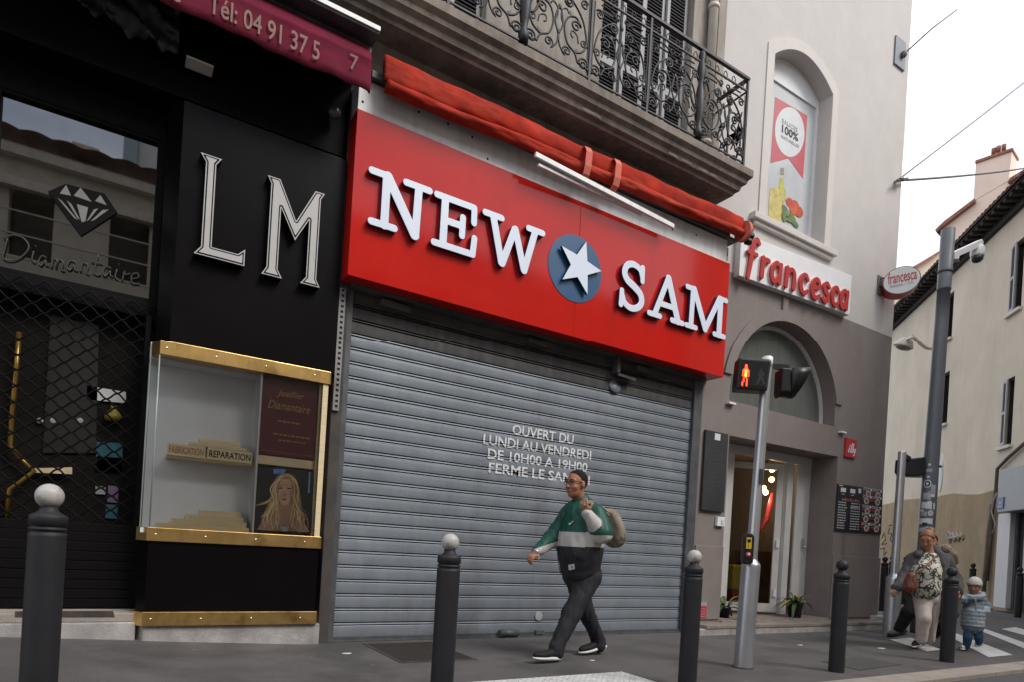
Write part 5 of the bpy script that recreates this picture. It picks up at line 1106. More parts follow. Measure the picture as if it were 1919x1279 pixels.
# ------------------------------------------------------------------ pink house behind, with a gable chimney
D2 = 30.; PK = dat(1830, 400, D2); dK = V(-.15, .989, 0); nK = V(-.989, -.15, 0)
def onk(px, py, off=0.):
    d = ray(px, py); q = PK+nK*off; t = ((q-CAM)@nK)/(d@nK); return CAM+d*t
pk = empty('pink_house', V(PK[0], PK[1], 0), 'pale pink house with a broad gable chimney rising behind the tiled eaves', 'house')
out = [onk(*p) for p in ((1765, 640), (1768, 428), (1824, 374), (1829, 303), (1897, 279), (1890, 338), (1960, 296), (1960, 640))]
mb = MB(); mb.prism(out[:3]+[onk(1890, 338)]+out[6:], -nK*7); mb.build('wall', M['pink'], pk)
mb = MB(); mb.prism([onk(1824, 376, .02), onk(1829, 303, .02), onk(1897, 279, .02), onk(1890, 338, .02)], -nK*.95); chm = mb.build('chimney', M['pink'], pk)
mb = MB(); mb.prism([onk(1827, 305, .1), onk(1828, 300, .1), onk(1898, 276, .1), onk(1898, 281, .1)], -nK*1.1); mb.build('coping', M['tiler'], chm)
b = MB()
for px, py in ((1862, 288), (1871, 284), (1881, 281)): p = onk(px, py, -.4); b.tube([p, p+UZ*.25], .10, 8)
b.build('chimney_pots', M['tiler'], chm)
for pix in ([(1753, 429), (1770, 413), (1826, 371), (1826, 377), (1770, 420), (1754, 434)], [(1888, 341), (1892, 333), (1965, 288), (1965, 296)]):
    mb = MB(); mb.prism([onk(*p, .25) for p in pix], -nK*7.5); mb.build('roof', M['tiler'], pk)
mb = MB(); mb.prism([onk(*p, .1) for p in ((1752, 431), (1767, 425), (1767, 446))], -nK*6); mb.build('eave_end', M['eave'], pk)
# a low cream house further down the street
f2 = 38.; PC = dat(1740, 500, f2); 
mb = MB(); 
def onc(px, py, dd=f2): return dat(px, py, dd)
mb.prism([onc(*p) for p in ((1600, 560), (1725, 492), (1766, 468), (1800, 520), (1800, 680), (1600, 680))], V(2., 4, 0)); ch_ = mb.build('wall', mat('far cream render', (.60, .50, .39), .9, var=.08), None, loc=tuple(PC)); 
far = empty('far_house', PC, 'pale cream house far down the side street behind the oval cafe sign', 'house'); COL.objects.unlink(ch_); bpy.data.objects.remove(ch_)
mb = MB(); mb.prism([onc(*p) for p in ((1600, 560), (1725, 492), (1766, 468), (1800, 520), (1800, 680), (1600, 680))], V(2., 4, 0)); mb.build('wall', bpy.data.materials['far cream render'], far)
mb = MB(); mb.prism([onc(*p, f2-.3) for p in ((1598, 562), (1725, 491), (1768, 465), (1768, 469), (1725, 496), (1598, 567))], V(2.2, 4.4, 0)); mb.build('roof', M['tiler'], far)
# ------------------------------------------------------------------ bollards
bol = empty('bollard', (0, 0, 0), 'x', 'bollard')
def bollard_parts(root, ballmat, name='ball'):
    mb = MB(); mb.lathe([(.072, -.05), (.072, -.03), (.072, .3), (.072, .6), (.072, .850), (.072, .866), (.0655, .868), (.0655, .876), (.0725, .879), (.0725, .888), (.0655, .891), (.0655, .899), (.0735, .902), (.0735, .938), (.071, .943), (.047, .956), (.036, .968), (.034, .988)], WL[root.name], 28); mb.build('post', M['bollard'], root, fix=False)
    mb = MB(); mb.ball(Vector(WL[root.name])+Vector((0, 0, 1.03)), .056, 24, 0, 14); mb.build(name, ballmat, root, fix=False)
def at_bol(px, y): 
    p = at(px, 1040 if px > 1000 else 950, y); return (p[0], y, gz(p[0]))
GB = 'bollards along the kerb'
bol['label'] = 'white ball bollard standing before the jewellery shop door'; bol['group'] = GB; bollard_parts(bol, M['ballw'])
p = at_bol(92, -2.6); bol.location = p; bol.scale = (1.0, 1, 1.0)
for px, y, lab in ((848, -2.52, 'white ball bollard before the roller shutter and drain grate'), (1302, -2.55, 'white ball bollard between the walking man and the aluminium signal pole')):
    c = copy_tree(bol); c['label'] = lab; c.location = at_bol(px, y)
bk = empty('bollard', (0, 0, 0), 'dark ball bollard at the asphalt patch, between signal pole and woman', 'bollard', GB); bollard_parts(bk, M['bollard'])
bk.location = at_bol(1580, -2.51)
c = copy_tree(bk); c['label'] = 'dark ball bollard standing between the woman and the child'; c.location = at_bol(1786, -2.51)
for px, py, dpt, lab in ((1653, 1142, 13.3, 'dark far bollard against the corner of the grey wall'), (1667, 1132, 14.6, 'thin far bollard between the grey wall corner and the second signal pole'), (1692, 1130, 15.2, 'thin far bollard between the second signal pole and the sticker pole'),
                         (1819, 1140, 15.6, 'thin far bollard above the child in the blue jacket'), (1907, 1154, 14.5, 'dark far bollard before the grey shopfront door')):
    p = dat(px, py, dpt); c = copy_tree(bk); c['label'] = lab; c.location = p; c.scale = (1, 1, 1.0)
    if px in (1667, 1692): c.scale = (.85, .85, 1)
# ------------------------------------------------------------------ pedestrian signal by the kerb
YS = -2.09; B0 = gat(1392, 1252); YS = B0[1]
T0 = at(1438, 676, YS); mid = at(1411, 1058, YS)
ps = empty('pedestrian_signal', B0, 'aluminium pole with a red standing man signal and yellow push button box', 'traffic light')
ax = unit(T0-B0); H = np.linalg.norm(T0-B0); hm = np.linalg.norm(mid-B0)
mb = MB(); mb.lathe([(.088, -.02), (.088, .0), (.088, hm*.5), (.088, hm-.05), (.088, hm-.02), (.082, hm+.0), (.056, hm+.035), (.054, hm+.05), (.0535, hm+.08), (.0505, (hm+H)/2), (.0472, H-.03), (.047, H), (.045, H+.03), (.0, H+.035)], B0, 24, axis=ax); mb.build('pole', M['steel'], ps, fix=False)
mb = MB(); mb.lathe([(.10, 0), (.10, .012)], B0, 20); mb.build('collar', M['asphalt'], ps)
cxy = unit((CAM-B0)*V(1, 1, 0))                       # the head looks towards the crossing, i.e. roughly at us
hn = unit(V(-.55, -.83, 0)); hx = unit(np.cross(UZ, hn)); 
def hp(px, py, off): # points of the head plane
    q = T0+hn*off; d = ray(px, py); t = ((q-CAM)@hn)/(d@hn); return CAM+d*t
fr_ = .14
c4 = [hp(1386, 670, fr_), hp(1447, 674, fr_), hp(1439, 734, fr_), hp(1380, 730, fr_)]
mb = MB(); mb.prism(c4[::-1], -hn*.17); hd = mb.build('signal_head', M['plastic'], ps, bevel=.022)
i4 = [hp(1391, 675, fr_+.004), hp(1443, 679, fr_+.004), hp(1435, 727, fr_+.004), hp(1386, 723, fr_+.004)]
mb = MB(); mb.prism(i4[::-1], -hn*.006); mb.build('lens_panel', mat('signal lens', (.012, .011, .012), .25, var=.15), hd, bevel=.003)
ledr = mat('red lamp dots', (.8, .05, .02), .4, emit=(1, .03, .012), es=4.2); ledo = mat('orange lamp dots', (.9, .3, .02), .4, emit=(1, .16, .02), es=5.)
man = """..##..
..##..
..##..
.####.
######
#.##.#
#.##.#
#.##.#
#.##.#
..##..
.#..#.
.#..#.
.#..#.
#...#.
#...#.
#...#.""".split('\n')
mb = MB()
for r_, row in enumerate(man):
    for c_, chh in enumerate(row):
        if chh == '#':
            for dx, dy in ((0, 0), (.5, .5)):
                px = 1391.6+(c_+dx)*2.05-(r_+dy)*.2+1.6; py = 685+(r_+dy)*2.5+(c_+dx)*.15
                mb.lathe([(.0042, 0), (.0042, .004)], hp(px, py, fr_+.006), 6, 1 if (r_ in (4, 5, 6, 7, 8) and c_ in (2, 3)) else 0, axis=hn)
mb.build('red_man', [ledr, ledo], hd, fix=False)
mb = MB(); gm_ = [(1426, 690), (1429, 697), (1434, 703), (1430, 708), (1434, 722), (1430, 722), (1426, 711), (1420, 722), (1416, 722), (1422, 708), (1419, 704), (1423, 697)]
mb.prism([hp(*p, fr_+.0045) for p in gm_][::-1], -hn*.002); mb.build('dark_green_man', mat('unlit green', (.018, .022, .022), .4), hd)
mb = MB(); mb.lathe([(.052, -.07), (.052, .02), (.04, .03)], T0, 16, axis=ax); mb.build('clamp', M['white'], hd)
# second head, its hood turned away to the right
h2 = unit(V(.86, -.50, 0)); c2 = at(1474, 722, YS+.05)
mb = MB(); mb.bar(T0-ax*.06, c2+UZ*.17, .04, .05); hd2 = mb.build('bracket', M['plastic'], ps)
sx = unit(np.cross(UZ, h2))
mb = MB(); bx = [c2-h2*.10+sx*(.085*math.cos(a))+UZ*(.0) for a in (0,)]
body = [(-.09, .14), (.09, .14), (.09, -.09), (.05, -.14), (-.05, -.14), (-.09, -.09)]
mb.prism([c2-h2*.09+sx*u+UZ*v for u, v in body], h2*.10); h2o = mb.build('signal_head', M['plastic'], ps, bevel=.012)
mb = MB(); vs = []; loop_ = [(.085, -.06), (.098, .0), (.10, .08), (.085, .135), (.045, .155), (0, .16), (-.045, .155), (-.085, .135), (-.10, .08), (-.098, .0), (-.085, -.06), (-.05, -.125), (0, -.14), (.05, -.125)]
for u, v in loop_:
    for t in (0, 1): vs.append(c2+h2*(.008+t*(.055+.15*(v+.14)/.30))+sx*u*(1+.06*t)+UZ*(v+.02*t*(v > 0)))
nl_ = len(loop_); mb.add(vs, [(2*i, 2*((i+1) % nl_), 2*((i+1) % nl_)+1, 2*i+1) for i in range(nl_)], 0, True); v_ = mb.build('hood', M['plastic'], h2o, fix=False); v_.modifiers.new('t', 'SOLIDIFY').thickness = .006
mb = MB(); mb.lathe([(.07, 0), (.05, .012)], c2+h2*.012+UZ*.06, 16, axis=h2); mb.build('lens', mat('dark red lens', (.07, .006, .010), .2), h2o)
bc = at(1396, 1030, YS); bn = unit(V(-.62, -.78, 0)); bs = unit(np.cross(UZ, bn))
bxo = MB(); o = bc+bn*.055; prof_ = [(-.05, -.12), (-.03, -.145), (.03, -.145), (.05, -.12), (.05, .11), (.03, .145), (-.03, .145), (-.05, .11)]
bxo.prism([o+bs*u+UZ*v+ax*0 for u, v in prof_], bn*.085); bo = bxo.build('push_button_box', M['plastic'], ps, bevel=.012)
f0 = o+bn*.086
mb = MB(); mb.prism([f0+bs*u+UZ*v for u, v in ((-.024, .0), (.024, .0), (.024, .105), (-.024, .105))], bn*.004); yl = mb.build('yellow_plate', M['yellow'], bo, bevel=.002)
mb = MB(); text_box(mb, 'i', f0+bn*.0055+UZ*.015-bs*.006, bs, UZ, h=.034); mb.prism([f0+bn*.0045+bs*u+UZ*v for u, v in ((-.016, .06), (.016, .06), (.016, .09), (-.016, .09))], bn*.001); mb.build('symbol', M['plastic'], yl)
mb = MB(); mb.lathe([(.024, 0), (.022, .012), (.0, .014)], f0-UZ*.055, 16, axis=bn); rb = mb.build('button', mat('red button', (.45, .04, .07), .35, var=.05), bo)
mb = MB(); mb.lathe([(.010, .0), (.0, .003)], f0-UZ*.055+bn*.0135, 10, axis=bn); mb.build('mark', M['print'], rb)
for zz in (920, 975): 
    p = at(1420, zz, YS); 
mb = MB(); mb.prism([at(*p, YS-.056) for p in ((1424, 880), (1431, 880), (1430, 910), (1423, 908))], (0, .004, 0)); mb.build('sticker', M['chalk'], ps)
# ------------------------------------------------------------------ second signal pole beyond the corner
B1 = gat(1669, 1190); Y1 = B1[1]; T1 = at(1691, 848, Y1); a1 = unit(T1-B1); H1 = np.linalg.norm(T1-B1); m1 = np.linalg.norm(at(1677, 1082, Y1)-B1)
s2 = empty('traffic_signal', B1, 'slim aluminium pole with a black signal seen from behind at the building corner', 'traffic light')
mb = MB(); mb.lathe([(.115, -.02), (.115, .0), (.115, m1*.5), (.115, m1-.05), (.115, m1-.02), (.10, m1), (.062, m1+.03), (.0615, m1+.06), (.060, (m1+H1)/2), (.058, H1-.02), (.058, H1), (.0, H1+.02)], B1, 20, axis=a1); mb.build('pole', M['steel'], s2, fix=False)
mb = MB(); mb.bar(T1-UZ*.05, at(1704, 862, Y1), .05, .07); mb.build('bracket', M['plastic'], s2)
mb = MB(); mb.prism([at(*p, Y1) for p in ((1697, 862), (1735, 858), (1737, 884), (1727, 894), (1700, 893), (1695, 886))], (0, .16, 0)); hh = mb.build('signal_head', M['plastic'], s2, bevel=.02)
mb = MB(); mb.prism([at(*p, Y1+.17) for p in ((1695, 861), (1738, 857), (1740, 885), (1729, 897), (1699, 896), (1692, 887))], (0, .012, 0)); mb.build('white_edge', M['offwhite'], hh)
# ------------------------------------------------------------------ camera pole with stickers
B2 = gat(1722, 1188); Y2 = B2[1]; T2 = at(1777, 430, Y2); a2 = unit(T2-B2); H2 = np.linalg.norm(T2-B2)
cp = empty('camera_pole', B2, 'tall grey steel pole with torn stickers below and a white dome camera on top', 'pole')
rp_ = lambda h: .132+(.088-.132)*h/H2
mb = MB(); hs = np.linspace(0, H2-1.0, 12); mb.lathe([(rp_(h), h) for h in hs]+[(.104, H2-1.0), (.102, H2-.98), (.102, H2), (.09, H2), (.088, H2-.2)], B2, 28, axis=a2); mb.build('pole', M['greypole'], cp, fix=False)
mb = MB(); mb.lathe([(.106, -.02), (.112, -.02), (.112, .02), (.106, .02)], B2+a2*(H2-.70), 24, axis=a2); mb.build('band', M['galvd'], cp)
def sticker(px, py, w_, h_, m, shape=None, r_=0.):
    d = ray(px, py); 
    # nearest point on the pole surface along this ray
    t = 7.
    for t in np.arange(6, 12, .004):
        p = CAM+d*t; h = (p-B2)@a2; ra = np.linalg.norm(p-B2-a2*h)
        if ra < rp_(h)+.002: break
    vs = []; n_ = 9; c_ = B2+a2*h; u0 = unit(p-c_); w0 = np.cross(a2, u0); an = w_/rp_(h)
    rr = np.random.default_rng(int(px*7+py))
    top = h_*(.5+.12*rr.uniform(-1, 1, n_)) if shape is None else np.full(n_, h_/2); bot = -h_*(.5+.12*rr.uniform(-1, 1, n_)) if shape is None else -np.full(n_, h_/2)
    if shape == 'disc': top = h_/2*np.sqrt(np.maximum(0, 1-np.linspace(-1, 1, n_)**2)); bot = -top
    for i in range(n_):
        a = -an/2+an*i/(n_-1)
        for k in (bot[i], top[i]): hh_ = h+k; vs.append(B2+a2*hh_+(rp_(hh_)+.004+r_)*(u0*math.cos(a)+w0*math.sin(a)))
    b = MB(); b.add(vs, [(2*i, 2*i+2, 2*i+3, 2*i+1) for i in range(n_-1)], 0, True); b.build('sticker', m, cp, fix=False)
W_, G_, K_ = M['print'], mat('grey paper', (.34, .35, .37), .7, var=.2, scale=14), M['chalk']
for a in ((1742, 872, .035, .035, W_), (1741, 883, .09, .05, G_), (1740, 895, .04, .03, W_), (1738, 908, .115, .13, W_, 'disc'), (1738, 908, .085, .095, K_, 'disc', .001), (1738, 908, .04, .045, W_, 'disc', .002), (1749, 918, .07, .13, G_),
          (1748, 930, .06, .06, W_), (1737, 931, .11, .12, G_), (1736, 948, .15, .11, W_), (1750, 950, .03, .10, W_), (1728, 958, .06, .035, W_), (1731, 964, .09, .06, G_), (1744, 963, .08, .09, W_, 'disc'), (1744, 963, .05, .06, G_, 'disc', .001),
          (1734, 978, .20, .10, W_), (1733, 984, .07, .05, K_, None, .002), (1727, 994, .10, .07, mat('pale blue paper', (.32, .40, .48), .7, var=.15), None, .002), (1742, 992, .12, .06, G_), (1728, 1010, .09, .10, mat('pale pink paper', (.55, .40, .40), .7)), (1740, 1008, .10, .09, G_)): sticker(*a)
mb = MB(); p = at(1757, 886, Y2-.0); mb.lathe([(.31, 0), (.32, .006), (.31, .012)], p+V(.13, .0, 0), 32, axis=unit(V(-.50, .87, 0))); sgn = mb.build('sign_disc', M['offwhite'], cp); 
mb = MB(); mb.bar(p+V(.16, 0, .1), p+V(-.02, 0, .1), .03); mb.build('sign_clamp', M['galvd'], cp)
Yc = Y2-.0
mb = MB(); q = lambda x, y: at(x, y, Yc)
mb.prism([q(1783, 473)-V(0, .05, 0), q(1835, 449)-V(0, .05, 0), q(1838, 455)-V(0, .05, 0), q(1836, 462)-V(0, .05, 0), q(1793, 481)-V(0, .05, 0), q(1790, 490)-V(0, .05, 0), q(1783, 489)-V(0, .05, 0)], (0, .10, 0)); arm = mb.build('camera_arm', M['white'], cp, bevel=.015)
cc = q(1832, 472); k_ = np.linalg.norm(q(1832, 452)-q(1832, 492))/40
mb = MB(); mb.lathe([(.0, 17), (5, 17), (6, 14), (9, 12), (11.5, 7), (12.3, 0), (12, -6), (11, -9)], cc*0, 20); mb.v = [tuple(np.array(v)*k_+cc) for v in mb.v]; dome = mb.build('camera_housing', M['white'], arm)
mb = MB(); mb.lathe([(11, -9), (10, -15), (6.5, -19), (0, -21)], cc*0, 20); mb.v = [tuple(np.array(v)*k_+cc) for v in mb.v]; mb.build('camera_dome', mat('smoked dome', (.035, .03, .03), .12, var=.2), arm)
mb = MB(); mb.prism([q(1780, 486)-V(0, .05, 0), q(1792, 486)-V(0, .05, 0), q(1792, 492)-V(0, .05, 0), q(1780, 492)-V(0, .05, 0)], (0, .1, 0)); mb.build('camera_clamp', M['galvd'], cp, bevel=.005)
# ------------------------------------------------------------------ oval cafe sign on its bracket
ov = empty('oval_sign', at(1690, 525, -.4), 'oval illuminated style cafe sign with white face and red rim on the cream corner', 'sign')
# a lens-shaped box hung out from the corner, its face turned to the street
oc = V(11.22, -.62, 5.38); yv = V(.50, -.866, 0)
pn = unit(V(-.80, -.60, 0)); pu = unit(np.cross(UZ, pn))
q0 = dat(1692, 525, np.dot(V(11.0, -.45, 0)-CAM*V(1, 1, 0), FW)); 
def oon(px, py, off=0.):
    d = ray(px, py); t = ((q0+pn*off-CAM)@pn)/(d@pn); return CAM+d*t
face = [oon(1690+36*math.cos(a)-4*math.sin(a)*0, 524.5+25.5*math.sin(a)-7*math.cos(a)) for a in np.linspace(0, 2*math.pi, 49)[:-1]]
mb = MB(); mb.prism(face[::-1], -pn*.26); mb.build('rim', M['signred'], ov, bevel=.012)
cen = np.mean(face, 0); mb = MB(); mb.prism([cen+(p-cen)*.955+pn*.0015 for p in face][::-1], pn*.004); mb.build('face', mat('oval face white', (.58, .58, .56), .35, var=.05), ov)
mb = MB(); mb.prism([cen+(p-cen)*1.0+pn*.0005 for p in face][::-1], pn*.003); mb.build('edge_trim', M['galvd'], ov)
un_ = lambda a, b: unit(b-a)
t0, t1 = oon(1665, 533, .008), oon(1719, 522, .008); mb = MB(); text_box(mb, 'francesca', t0, un_(t0, t1), unit(np.cross(pn, un_(t0, t1))), w=np.linalg.norm(t1-t0), h=.19, shear=.15, bold=.012); mb.build('lettering', M['signred'], ov)
t0, t1 = oon(1668, 539, .008), oon(1712, 530, .008); mb = MB(); text_box(mb, 'Rosticceria  -  Caffè', t0, un_(t0, t1), unit(np.cross(pn, un_(t0, t1))), w=np.linalg.norm(t1-t0), h=.05); mb.build('lettering', M['printg'], ov)
mb = MB(); p = at(1647, 535); mb.box(p[0]-.06, p[0]+.08, -.02, 0, p[2]-.16, p[2]+.16); mb.tube([p, p+V(.1, -.2, .02), oon(1660, 536, -.1)], .025, 8); mb.tube([p+UZ*.12, p+V(.05, -.15, .10)], .015, 6); mb.build('bracket', M['wire'], ov)
# overhead cables
def cable(name, a, b, sag, r, lab):
    b_ = MB(); pts = [a+(b-a)*t-UZ*sag*4*t*(1-t) for t in np.linspace(0, 1, 24)]; b_.tube(pts, r, 6); o = b_.build(name, M['wire'], loc=tuple(a)); tag(o, lab, 'cable', 'overhead cables')
ca = at(1681, 338, -.12)
cable('overhead_cable', ca, dat(2100, 8, 20), .05, .013, 'thin overhead cable rising steeply from the wall hook into the sky')
cable('overhead_cable', ca, dat(2100, 268, 26), .25, .02, 'overhead cable running nearly level from the wall hook past the chimney')
# ------------------------------------------------------------------ potted plants by the cafe door
def potplant(px, py, y, lab, seed, pot=True, R0=.12, Hh=.24, leaves=26, L=.42):
    p = at(px, py, y); rr = np.random.default_rng(seed); e = empty('potted_plant', (p[0], y, .135), lab, 'plant', 'potted plants at the cafe door')
    c = V(p[0], y, .135); mb = MB(); mb.lathe([(R0*.72, 0), (R0, Hh), (R0*1.06, Hh), (R0*1.06, Hh+.03), (R0*.95, Hh+.03), (R0*.9, Hh-.02), (0, Hh-.02)], c, 20); mb.build('pot', M['terracotta'], e, fix=False)
    mb = MB()
    for i in range(leaves):
        a = rr.uniform(0, 6.28); l_ = L*rr.uniform(.6, 1.15); w_ = rr.uniform(.018, .034); el = rr.uniform(.5, 1.45); d = V(math.cos(a), math.sin(a), 0); s_ = V(-d[1], d[0], 0); vs = []; n_ = 8
        for k in range(n_+1):
            t = k/n_; q = c+UZ*(Hh-.01)+d*(.03+l_*t*math.cos(el)+l_*.3*t*t)+UZ*(l_*t*math.sin(el)-l_*.75*t*t*(.6+math.cos(el)))
            wv = w_*math.sin(math.pi*(.12+.88*t))**.7*(1 if k < n_ else .1); vs += [q-s_*wv, q+s_*wv+UZ*.002]
        mb.add(vs, [(2*k, 2*k+1, 2*k+3, 2*k+2) for k in range(n_)], 1 if rr.random() < .13 else 0, True)
    mb.build('leaves', [M['leaf'], M['leafy']], e, fix=False)
potplant(1489, 1156, .12, 'potted plant with drooping strap leaves in a full black pot by the white door panel', 3)
potplant(1357, 1150, .20, 'smaller potted trailing plant with a yellowed leaf beside the aluminium pole', 9, R0=.09, Hh=.16, leaves=22, L=.5)
# ------------------------------------------------------------------ building across the street (seen only in the window reflections)
YO = -13.; mir = lambda px, py: (lambda p: (p[0], p[2]))(at(px, py, .57-YO))
oh = empty('opposite_house', (0, YO, 0), 'stone house across the street mirrored in the jewellery window', 'house')
ev = mir(150, 310)[1]
ow_ = []
for k in range(-4, 6):
    x0 = mir(15, 450)[0]+k*(mir(203, 480)[0]-mir(15, 450)[0]); wd = mir(100, 450)[0]-mir(15, 450)[0]; zb0 = mir(60, 490)[1]; zt0 = mir(60, 372)[1]
    ow_.append([(x0, zb0), (x0+wd, zb0), (x0+wd, zt0)]+[(x0+wd/2+wd/2*math.cos(a), zt0+.35*math.sin(a)) for a in np.linspace(.2, math.pi-.2, 9)]+[(x0, zt0)])
mb = MB(); vs, fs = fill([[(-16, 0), (20, 0), (20, ev), (-16, ev)]]+ow_, .4); mb.add([(x, YO+z, y) for x, y, z in vs], fs); mb.box(-16, 20, YO-8, YO-.6, 0, ev)
mb.build('wall', mat('opposite stone', (.55, .50, .43), .9, var=.15, scale=2), oh)
mb = MB()
for z in (ev-1.1, ev-.35): mb.box(-16, 20, YO+.2, YO+.42, z, z+.22)
for z in np.arange(zb0-.6, ev-1.3, .55): mb.box(-16, 20, YO+.2, YO+.215, z, z+.03)
mb.build('string_course', mat('opposite moulding', (.62, .57, .49), .9, var=.15), oh)
mb = MB(); mb.box(-16, 20, YO-.45, YO-.35, 0, ev-1); mb.build('window_dark', M['glassd'], oh)
rf = MB(); vs = []; ss = np.arange(-16, 20, .08)
for s in ss:
    w_ = .07*abs(math.sin(s*math.pi/.62))
    for t in np.linspace(0, 1, 5): vs.append((s, YO+.6-4*t, ev+.15+1.0*t+w_))
rf.add(vs, [(i*5+j, (i+1)*5+j, (i+1)*5+j+1, i*5+j+1) for i in range(len(ss)-1) for j in range(4)], 0, True); rf.build('roof', M['tiler'], oh, fix=False)
p = mir(155, 290); mb = MB(); mb.box(p[0]-.3, p[0]+.3, YO-1.5, YO-.9, ev, p[1]+.7); mb.build('chimney', M['pink'], oh)
a, b = mir(228, 300), mir(306, 300); tw = empty('tall_block', (a[0], YO-20, 0), 'tall pale block beyond the opposite house mirrored in the jewellery window', 'building')
tp_ = lambda px, py: (lambda p: (p[0], p[2]))(at(px, py, .57-(YO-20)))
a, b = tp_(228, 330), tp_(306, 330); zt_ = 34.
mb = MB(); mb.box(a[0], a[0]+(b[0]-a[0])*.35, YO-26, YO-20, 0, zt_); mb.build('wall', mat('blue grey tower', (.28, .36, .40), .7, var=.1), tw)
mb = MB(); mb.box(a[0]+(b[0]-a[0])*.36, b[0], YO-26, YO-20.3, 0, zt_); mb.build('wall', mat('white tower', (.55, .54, .55), .8, var=.1), tw)
# ------------------------------------------------------------------ people
def cloth(name, col, rough=.8, var=.14, sc=14, bump=.25, bs=45): return mat(name, col, rough, var=var, scale=sc, bump=bump, bscale=bs, spec=.25)
SKIN = mat('warm brown skin', (.30, .125, .068), .5, var=.12, scale=25, bump=.08, bscale=90)
SKINW = mat('light brown skin', (.36, .17, .105), .5, var=.12, scale=25)
SKINC = mat('child skin', (.28, .13, .08), .5, var=.1, scale=25)
HAIRB = mat('black hair', (.017, .014, .013), .9, var=.4, scale=40, bump=.5, bscale=120, spec=.1)
HAIRL = mat('brown blond hair', (.20, .085, .035), .55, var=.45, scale=30, bump=.5, bscale=110)
EYE = mat('eye dark', (.02, .012, .01), .2); LIP = mat('lip', (.22, .06, .045), .5)
def frame(fw):
    f = unit(fw); l = unit(np.cross(UZ, f)); return f, l, np.cross(f, l)
def head_sdf(S, c, F, s=1., mi=0, neck=None, female=False):
    f, l, u = F; c = V(*c); W = lambda x, y, z: c+(f*x+l*y+u*z)*s; A = (f, l, u); E = lambda x, y, z, r, k=.02: S.ell(W(x, y, z), np.array(r)*s, k, mi, A)
    E(-.012, 0, .032, (.100, .078, .094)); E(.030, 0, -.028, (.062, .062, .085), .03); E(.032, 0, -.085, (.048, .046, .032), .03); E(.062, 0, -.100, (.022, .024, .018), .02)
    S.cap(W(.086, 0, .012), W(.110, 0, -.026), .009*s, .014*s, .014, mi)
    for q in (-1, 1):
        E(.078, q*.031, .030, (.016, .022, .010), .015); E(.060, q*.042, -.030, (.026, .022, .024), .02); E(-.008, q*.078, -.006, (.022, .011, .033), .008); S.ell(W(.104, q*.012, -.030), V(.010, .010, .008)*s, .008, mi, A)
    E(.088, 0, -.058, (.012, .026, .008), .008); E(.086, 0, -.070, (.012, .022, .009), .008)
    if neck is not None: S.cap(W(-.012, 0, -.07), neck, .056*s, .062*s, .03, mi)
    return W
def features(W, F, s, root, brow=HAIRB):
    f, l, u = F
    for q in (-1, 1):
        b = MB(); vs = W(.080, q*.031, .012); b.ball(vs, .0105*s, 10, n=8); b.build('eye', EYE, root, fix=False)
        b = MB(); b.tube([W(.090, q*.012, .034), W(.091, q*.032, .040), W(.078, q*.052, .033)], .0045*s, 6); b.build('eyebrow', brow, root, fix=False)
    b = MB(); b.tube([W(.088, -.024, -.064), W(.098, 0, -.063), W(.088, .024, -.064)], .0045*s, 6); b.build('mouth', LIP, root, fix=False)
def hand(S, wr, d, n, s=1., curl=(.5, .6, .5), mi=0, spread=.0, th=1):
    d = unit(d); n = unit(np.array(n, float)-d*np.dot(n, d)); l = np.cross(d, n)*th; wr = V(*wr)
    S.ell(wr+d*.048*s, V(.050, .041, .017)*s, .014, mi, (d, l, n))
    for i, (o, L) in enumerate(((-.030, .062), (-.011, .078), (.010, .083), (.030, .073))):
        p = wr+d*.086*s+l*o*s; a = spread*(i-1.5); dd = unit(d+l*a); cu = 0.
        for j, fr_ in enumerate((.45, .32, .23)):
            cu += curl[j]*(1+.12*(1.5-i)); q = p+(dd*math.cos(cu)+n*math.sin(cu))*L*fr_*s; S.cap(p, q, (.0092-.0008*j)*s, (.0086-.001*j)*s, .004, mi); p = q
    p = wr+d*.022*s+l*.034*s; q = p+(d*.6+l*.6+n*.45)*.045*s; S.cap(p, q, .013*s, .0105*s, .01, mi); S.cap(q, q+(d*.8+l*.0+n*.6)*.034*s, .0105*s, .008*s, .004, mi)
def folds(amp, fx=34, seed=0):
    r_ = np.random.default_rng(seed); K = [(r_.normal(size=3)*V(1, 1, .45)*fx*(.5+.5*i), r_.uniform(0, 6.3)) for i in range(5)]
    return lambda G, I: amp*sum((1.7*(.5-np.abs(np.sin((G@k)*.5+p+1.3*np.sin(G@K[(j+1) % 5][0]*.4)))))/(1+.4*j) for j, (k, p) in enumerate(K))
def shoe(name, heel, toe, h, mats, root, w_=.048, up=UZ):
    h0, t0 = V(*heel), V(*toe); d = unit(t0-h0); l = unit(np.cross(up, d)); u = np.cross(d, l); L = np.linalg.norm(t0-h0); S = SDF()
    P = lambda a, b: h0+d*L*a+u*b
    S.ell(P(.72, .035), (L*.30, w_, .036), .03, 0, (d, l, u)); S.ell(P(.32, .045), (L*.34, w_*.86, .045), .03, 0, (d, l, u)); S.cap(P(.2, .06), P(.24, h), .043, .045, .02, 0)
    S2 = SDF(); S2.ell(P(.70, .008), (L*.33, w_*1.12, .021), .02, 0, (d, l, u)); S2.ell(P(.27, .010), (L*.32, w_*1.02, .023), .03, 0, (d, l, u))
    so = skin_obj(name, S, .008, mats[0], root); skin_obj('sole', S2, .007, mats[1], so)
    return so
